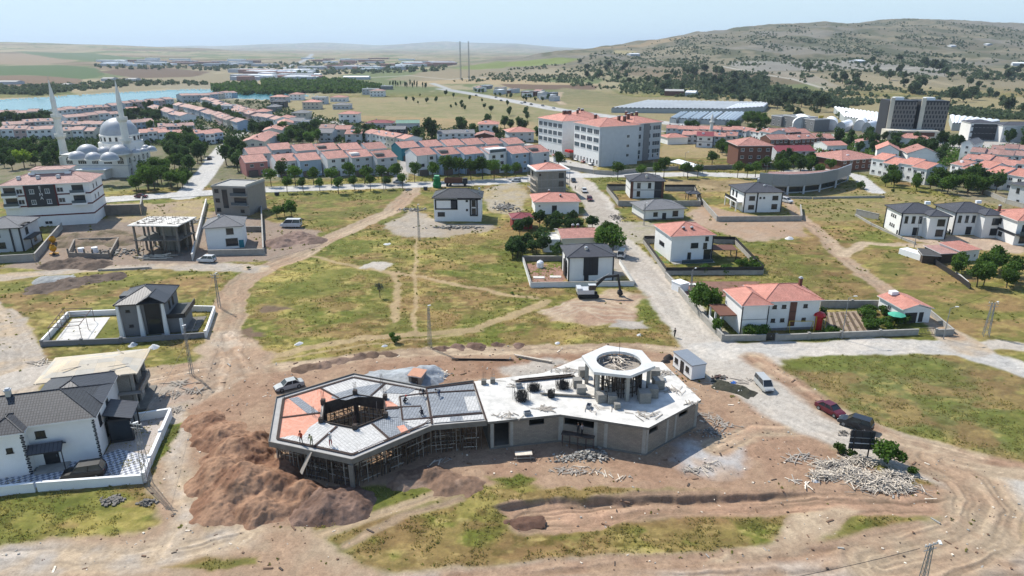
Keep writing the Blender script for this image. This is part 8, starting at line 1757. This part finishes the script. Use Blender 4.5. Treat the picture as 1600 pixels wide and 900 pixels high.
T('garden_tree',1087,486,1.25,'spreading tree inside the road wall, upper one');T('garden_tree',1105,492,1.2,'spreading tree inside the road wall, beside the veranda');T('bush',1120,518,1.5,'bright bush in the corner of the walled garden');T('bush',1172,526,1.7,'bush before the white wing, nearer the corner');T('bush',1186,525,1.6,'bush before the white wing, nearer the drive');T('conifer',1283,505,.6,'dark conical shrub beside the play tower');T('bush',1294,524,1.2,'low bush behind the garden wall by the furrows');T('bush',1305,524,1.0,'smaller low bush behind the garden wall')
grove('bush',[(1345,520),(1420,516),(1410,500),(1370,488),(1338,490),(1355,500)],16,.9,1.4,'bush of the kitchen garden, %s from the furrows','bushes of the kitchen garden',14)
grove('garden_tree',[(1465,440),(1510,450),(1545,450),(1590,450),(1580,415),(1540,420),(1480,415)],14,.8,1.2,'fruit tree of the fenced eastern orchard, %s from the container','trees of the eastern orchard',15)
grove('garden_tree',[(1360,292),(1440,300),(1450,290),(1380,278)],7,1.0,1.3,'tree in front of the white row, %s from the curved building','trees before the white row',16);grove('garden_tree',[(1450,300),(1560,312),(1560,296),(1510,286),(1455,288)],20,1.1,1.6,'tree of the green belt between the white rows, %s from the first','green belt between the white rows',17,ratio=('dark_tree',.4))
grove('garden_tree',[(1205,276),(1290,278),(1290,262),(1215,252)],20,1.0,1.4,'tree behind the curved building, %s from the brown block','trees behind the curved building',18,ratio=('dark_tree',.3));T('street_tree',1297,272,1.1,'single dark tree behind the tip of the curved building');T('bush',1345,295,1.9,'bush at the sharp end of the curved building')
grove('garden_tree',[(1118,244),(1150,250),(1150,236),(1120,232)],6,1.1,1.4,'tree beside the brown apartment block, %s from the bare plot','trees beside the brown block',19);grove('dark_tree',[(1060,210),(1200,222),(1200,206),(1080,200)],14,.9,1.4,'tree among the eastern red roofs, %s from the school','trees among the eastern roofs',20);grove('dark_tree',[(1270,232),(1470,262),(1480,246),(1300,222)],20,1.0,1.5,'tree between the eastern houses, %s from the maroon hall','trees between the eastern houses',21);grove('dark_tree',[(1290,224),(1500,238),(1500,230),(1300,216)],18,1.0,1.5,'tree in front of the hotel and sheds, %s from the sheds','trees before the hotel',22);grove('dark_tree',[(1570,232),(1640,236),(1640,222),(1560,224)],12,1.4,2.0,'dark tree before the far eastern flats, %s from the hotel','trees before the eastern flats',23)
grove('garden_tree',[(1160,196),(1196,200),(1204,192),(1166,186)],10,1.3,1.7,'tree of the hedge beside the seedling field, %s from the glasshouses','hedge trees by the seedling field',24)
grove('bush',[(1095,428),(1190,428),(1195,420),(1170,405),(1165,415),(1100,424)],14,1.0,1.5,'hedge bush inside the black fence, %s from the terrace','hedge inside the black fence',25)
grove('dark_tree',[(735,146),(860,164),(868,158),(750,141)],16,.7,1.1,'dark tree along the far side of the dual carriageway, %s from the masts','trees along the carriageway',26);grove('dark_tree',[(560,146),(700,150),(830,172),(840,192),(690,168),(560,156)],26,.5,1.1,'lone tree dotted over the dry field, %s from the lake side','trees dotted over the dry field',27,name='field_tree')
grove('dark_tree',[(700,206),(845,222),(848,206),(790,196),(710,198)],16,1.0,1.6,'tree on the green bank behind the villas, %s from the dry field','trees on the green bank',28);grove('poplar',[(608,136),(668,140),(668,137),(610,133)],18,.9,1.2,'small dark cypress in the straight plantation, %s of the line','young plantation on the brown slope',29)
for px,py,s,lab in((1078,306,.8,'lime green shrub in the villa garden'),(805,345,.5,'green shrub beside the red hut'),(60,395,.6,'green shrub inside the angled concrete wall'),(455,365,.4,'tuft beside the minibus heap'),(1395,300,.7,'bush in the eastern meadow'),(618,536,.9,'dark weed clump at the meadow track'),(612,528,.7,'purple brown shrub above the weed clump'),(1400,430,.3,'weed on the eastern slope'),(389,420,.5,'weed at the junction verge'),(800,460,.4,'weed at the white wall corner')):T('bush',px,py,s,lab)
dt=empty('bare_tree',gpos(594,466));tag(dt,'nearly leafless small tree alone on the meadow','tree');R=random.Random(3);mb=MB()
def br(p,d,l,r_,n):
 q=p+d*l;mb.tube(p,q,r_,5,0,r_*.6)
 if n:
  for k in range(3):br(q,(d+Vector((R.uniform(-.7,.7),R.uniform(-.7,.7),R.uniform(0,.5)))).normalized(),l*.68,r_*.55,n-1)
br(Vector((0,0,-.1)),Vector((0,0,1)),1.3,.1,4);mb.build('trunk',[BARK],dt);cm=crown_mesh(('bare',0),1.7,1.5,260,.1,LEAF['silver_leaf'],4,10);link('crown',cm,dt,(0,0,2.7))
def scatter(name,pts,sizes,m,seed,n=14,leaf=.5,flat=.8):
 Rn=np.random.RandomState(seed);V=[]
 P=np.array([[p.x,p.y,p.z]for p in pts]);S=np.array(sizes);N=len(P)
 d=Rn.normal(size=(N,n,3));d/=np.linalg.norm(d,axis=2)[...,None];c=P[:,None,:]+d*(Rn.rand(N,n,1)**.4)*S[:,None,None]*np.array([1,1,flat]);c[...,2]+=(S*flat*.7)[:,None]
 t=Rn.normal(size=(N,n,3));t/=np.linalg.norm(t,axis=2)[...,None];b=np.cross(t,Rn.normal(size=(N,n,3)));b/=np.linalg.norm(b,axis=2)[...,None];s=(leaf*S[:,None,None]*(.6+.8*Rn.rand(N,n,1)))
 V=np.stack([c-t*s,c-b*s,c+t*s,c+b*s],2).reshape(-1,3);q=len(V)//4
 me=bpy.data.meshes.new(name);me.vertices.add(len(V));me.vertices.foreach_set('co',V.astype(np.float32).ravel());me.loops.add(len(V));me.loops.foreach_set('vertex_index',np.arange(len(V),dtype=np.int32));me.polygons.add(q)
 me.polygons.foreach_set('loop_start',np.arange(0,4*q,4,dtype=np.int32));me.polygons.foreach_set('loop_total',np.full(q,4,np.int32));me.update(calc_edges=True);me.materials.append(m);o=link(name,me);tag(o,kind='stuff');return o
def field_pts(poly,n,seed,dens=None,y0=500,s=(1.5,3),y1=9000):
 R=random.Random(seed);V=[Vector((p[0],p[1],0))for p in poly];xs=[p[0]for p in poly];ys=[p[1]for p in poly];out=[];sz=[];t=0;cand=[]
 while len(cand)<n and t<n*12:
  t+=1;x,y=R.uniform(min(xs),max(xs)),R.uniform(min(ys),max(ys))
  if inside(Vector((x,y,0)),V):cand.append((x,y))
 C=np.array(cand);dx=(C[:,0]-800)/FPX;dy=(450-C[:,1])/FPX;den=CP+dy*SP;Ys=np.exp(np.linspace(math.log(y0),math.log(y1),420));hit=np.full(len(C),-1)
 Xp=None
 for k,Yv in enumerate(Ys):
  un=hit<0
  if not un.any():break
  t_=Yv/den[un];Xr=dx[un]*t_;Zr=CAM_H+(dy[un]*CP-SP)*t_;z=zland(Xr,np.full(Xr.shape,Yv));h_=hit[un];h_[Zr<z]=k;hit[un]=h_
 for i in range(len(C)):
  if hit[i]<0:continue
  Yv=Ys[hit[i]];X=dx[i]*Yv/den[i]
  if dens is not None and R.random()>dens(X,Yv):continue
  out.append((X,Yv));sz.append(R.uniform(*s))
 if not out:return[],[]
 A=np.array(out);Z=zland(A[:,0],A[:,1]);return[Vector((a,b,c))for(a,b),c in zip(out,Z)],sz
dn=lambda X,Y:float(np.clip((fbm(np.array([X/60.]),np.array([Y/110.]),3,101)[0]-.42)*6,.03,1))
HS=[(900,92),(960,74),(1010,68),(1100,54),(1200,42),(1300,37),(1430,32),(1620,42),(1640,190),(1500,185),(1400,160),(1300,170),(1200,164),(1100,156),(1040,150),(980,150),(900,138),(880,130),(700,128),(800,108)]
p_,s_=field_pts(HS,15000,1,dn,s=(.9,2.8));scatter('hillside_scrub',p_,s_,LEAF['hill_leaf'],1)
p_,s_=field_pts([(340,148),(560,146),(600,138),(540,126),(450,122),(400,130),(330,136)],900,2,s=(2.5,5));scatter('tree_belt',p_,s_,LEAF['garden_leaf'],2,n=26,leaf=.4)
p_,s_=field_pts([(-20,146),(60,150),(150,140),(240,134),(330,134),(320,130),(200,126),(100,134),(-20,136)],420,3,s=(2,4));scatter('shore_scrub',p_,s_,LEAF['hill_leaf'],3,n=22,leaf=.4)
p_,s_=field_pts([(150,104),(420,100),(480,96),(700,104),(690,112),(560,116),(480,118),(380,112),(160,108)],420,4,s=(2.5,6));scatter('plain_trees',p_,s_,LEAF['hill_leaf'],4,n=16)
p_,s_=field_pts([(1190,168),(1320,200),(1330,180),(1300,158),(1240,140),(1160,150),(1100,145),(1060,130),(1200,125)],520,6,dn,s=(2,5));scatter('hillside_copse',p_,s_,LEAF['hill_leaf'],6,n=24,leaf=.4)
for poly,n,s0,s1,lab,sd in[([(1000,140),(1130,155),(1200,160),(1200,125),(1080,112),(1010,120)],40,1.6,2.8,'dark tree on the lower hillside above the greenhouses, %s from the school side',61),([(1200,110),(1380,150),(1440,165),(1600,180),(1600,100),(1400,95)],48,1.6,3.0,'tree scattered over the quarried slope, %s from the school side',62),([(1150,165),(1290,185),(1300,165),(1200,150)],26,1.8,2.8,'round tree in the gully above the flats, %s from the greenhouses',63),([(880,118),(1000,135),(1000,100),(900,98)],14,1.6,2.6,'tree on the smooth shoulder of the hill, %s from the masts',64)]:
 grove('hillside_tree',poly,n,s0,s1,lab,'trees dotted over the hillside',sd,far=True)
p_,s_=field_pts([(-20,250),(340,226),(420,215),(560,226),(820,232),(820,205),(560,196),(470,178),(420,158),(280,160),(0,180)],3800,7,s=(.9,2.4),y0=200);scatter('garden_greenery',p_,s_,LEAF['dark_leaf'],7,n=14,leaf=.3)
p_,s_=field_pts([(1035,215),(1200,232),(1330,245),(1470,262),(1640,280),(1640,225),(1500,236),(1350,216),(1200,206),(1040,200)],1500,8,s=(.8,2.1),y0=200);scatter('garden_greenery',p_,s_,LEAF['garden_leaf'],8,n=14,leaf=.3)
Rw=np.random.RandomState(6);X=Rw.uniform(-160,200,26000);Y=Rw.uniform(56,320,26000);u=X/Y;ii=np.clip(np.searchsorted(rows,Y),1,NR-1);jj=np.clip(np.round((u-us[0])/(us[1]-us[0])).astype(int),0,NU-1)
f7=fbm(X/7,Y/7,3,77);k_=(((gw[ii,jj]>.55)&(f7>.54))|((cls[ii,jj]<2)&(f7>.60)&(Rw.rand(26000)<.5)))&(abs(u)<.95);X,Y,Z=X[k_],Y[k_],Zg2[ii,jj][k_]
scatter('weeds',[Vector(p)for p in zip(X.tolist(),Y.tolist(),Z.tolist())],list(Rw.uniform(.12,.32,len(X))*np.clip(Y/130,.7,1.5)),LEAF['weed_leaf'],9,n=7,leaf=.55,flat=.45)
R=np.random.RandomState(4);n=150000;X=R.uniform(-70,75,n);Y=R.uniform(52,200,n);k=R.rand(n)<(62./Y)**1.6;X,Y=X[k],Y[k];u=X/Y;ii=np.clip(np.searchsorted(rows,Y),1,NR-1);jj=np.clip(np.round((u-us[0])/(us[1]-us[0])).astype(int),0,NU-1)
g_ok=(gw[ii,jj]>.6)&(fbm(X/3,Y/3,3,88)>.45);X,Y,Z,CC=X[g_ok],Y[g_ok],Zg2[ii,jj][g_ok],col[ii,jj][g_ok];m_=len(X);nb=3
a=R.uniform(0,6.28,(m_,nb));h=R.uniform(.10,.30,(m_,nb));wv=R.uniform(.05,.13,(m_,nb));ox,oy=R.normal(0,.12,(m_,nb)),R.normal(0,.12,(m_,nb));bx,by=X[:,None]+ox,Y[:,None]+oy;lx,ly=R.normal(0,.1,(m_,nb)),R.normal(0,.1,(m_,nb))
V=np.stack([np.stack([bx-np.cos(a)*wv,by-np.sin(a)*wv,Z[:,None]-.03+0*h],-1),np.stack([bx+np.cos(a)*wv,by+np.sin(a)*wv,Z[:,None]-.03+0*h],-1),np.stack([bx+lx,by+ly,Z[:,None]+h],-1)],2).reshape(-1,3);q=len(V)//3
me=bpy.data.meshes.new('grass_tufts');me.vertices.add(len(V));me.vertices.foreach_set('co',V.astype(np.float32).ravel());me.loops.add(len(V));me.loops.foreach_set('vertex_index',np.arange(len(V),dtype=np.int32));me.polygons.add(q);me.polygons.foreach_set('loop_start',np.arange(0,3*q,3,dtype=np.int32));me.polygons.foreach_set('loop_total',np.full(q,3,np.int32));me.update(calc_edges=True)
ca=me.color_attributes.new('land','FLOAT_COLOR','POINT');c4=np.ones((len(V),4),np.float32);c4[:,:3]=np.repeat((CC*.45+np.array(srgb(176,166,98)[:3])*.55)*R.uniform(.8,1.25,(m_,1)),nb*3,0);ca.data.foreach_set('color',c4.ravel());
gm=bpy.data.materials.new('grass_blade');gm.use_nodes=True;tt=gm.node_tree;at_=tt.nodes.new('ShaderNodeAttribute');at_.attribute_name='land';tl2=tt.nodes.new('ShaderNodeBsdfTranslucent');mx2=tt.nodes.new('ShaderNodeMixShader');pb2=tt.nodes['Principled BSDF'];pb2.inputs['Roughness'].default_value=.9
gs_=tt.nodes.new('ShaderNodeVectorMath');gs_.operation='SCALE';gs_.inputs['Scale'].default_value=1.35;tt.links.new(at_.outputs['Color'],gs_.inputs[0]);tt.links.new(gs_.outputs[0],pb2.inputs['Base Color']);tt.links.new(gs_.outputs[0],tl2.inputs[0]);tt.links.new(pb2.outputs[0],mx2.inputs[1]);tt.links.new(tl2.outputs[0],mx2.inputs[2]);mx2.inputs[0].default_value=.5;tt.links.new(mx2.outputs[0],tt.nodes['Material Output'].inputs[0])
me.materials.append(gm);tag(link('grass_tufts',me),kind='stuff')
Rl=random.Random(21);lb=MB();nl_=0
while nl_<1500:
 x,y=Rl.uniform(-60,60),Rl.uniform(56,115)
 if abs(x/y)>.92:continue
 i_=int(np.clip(np.searchsorted(rows,y),1,NR-1));j_=int(np.clip(round((x/y-us[0])/(us[1]-us[0])),0,NU-1))
 if gw[i_,j_]>.4 or cls[i_,j_]in(2,3):continue
 if Rl.random()>float(fbm(np.array([x/5.]),np.array([y/5.]),2,300)[0])*1.3:continue
 nl_+=1;s=Rl.choice([.05,.07,.09,.12,.14,.2]);L_=s*(Rl.uniform(2,6)if Rl.random()<.22 else 1.2);lb.M=Matrix.Translation((x,y,float(Zg2[i_,j_])+s*.15))@Matrix.Rotation(Rl.uniform(0,6),4,'Z')
 lb.box(-L_/2,-s/2,-s*.3,L_/2,s/2,s*.35,Rl.choice([0,1,1,2,3]))
tag(lb.build('stones_and_scraps',[CONC,mat('clod',srgb(140,112,92,.6),var=.2),WOOD,WOODD]),kind='stuff')
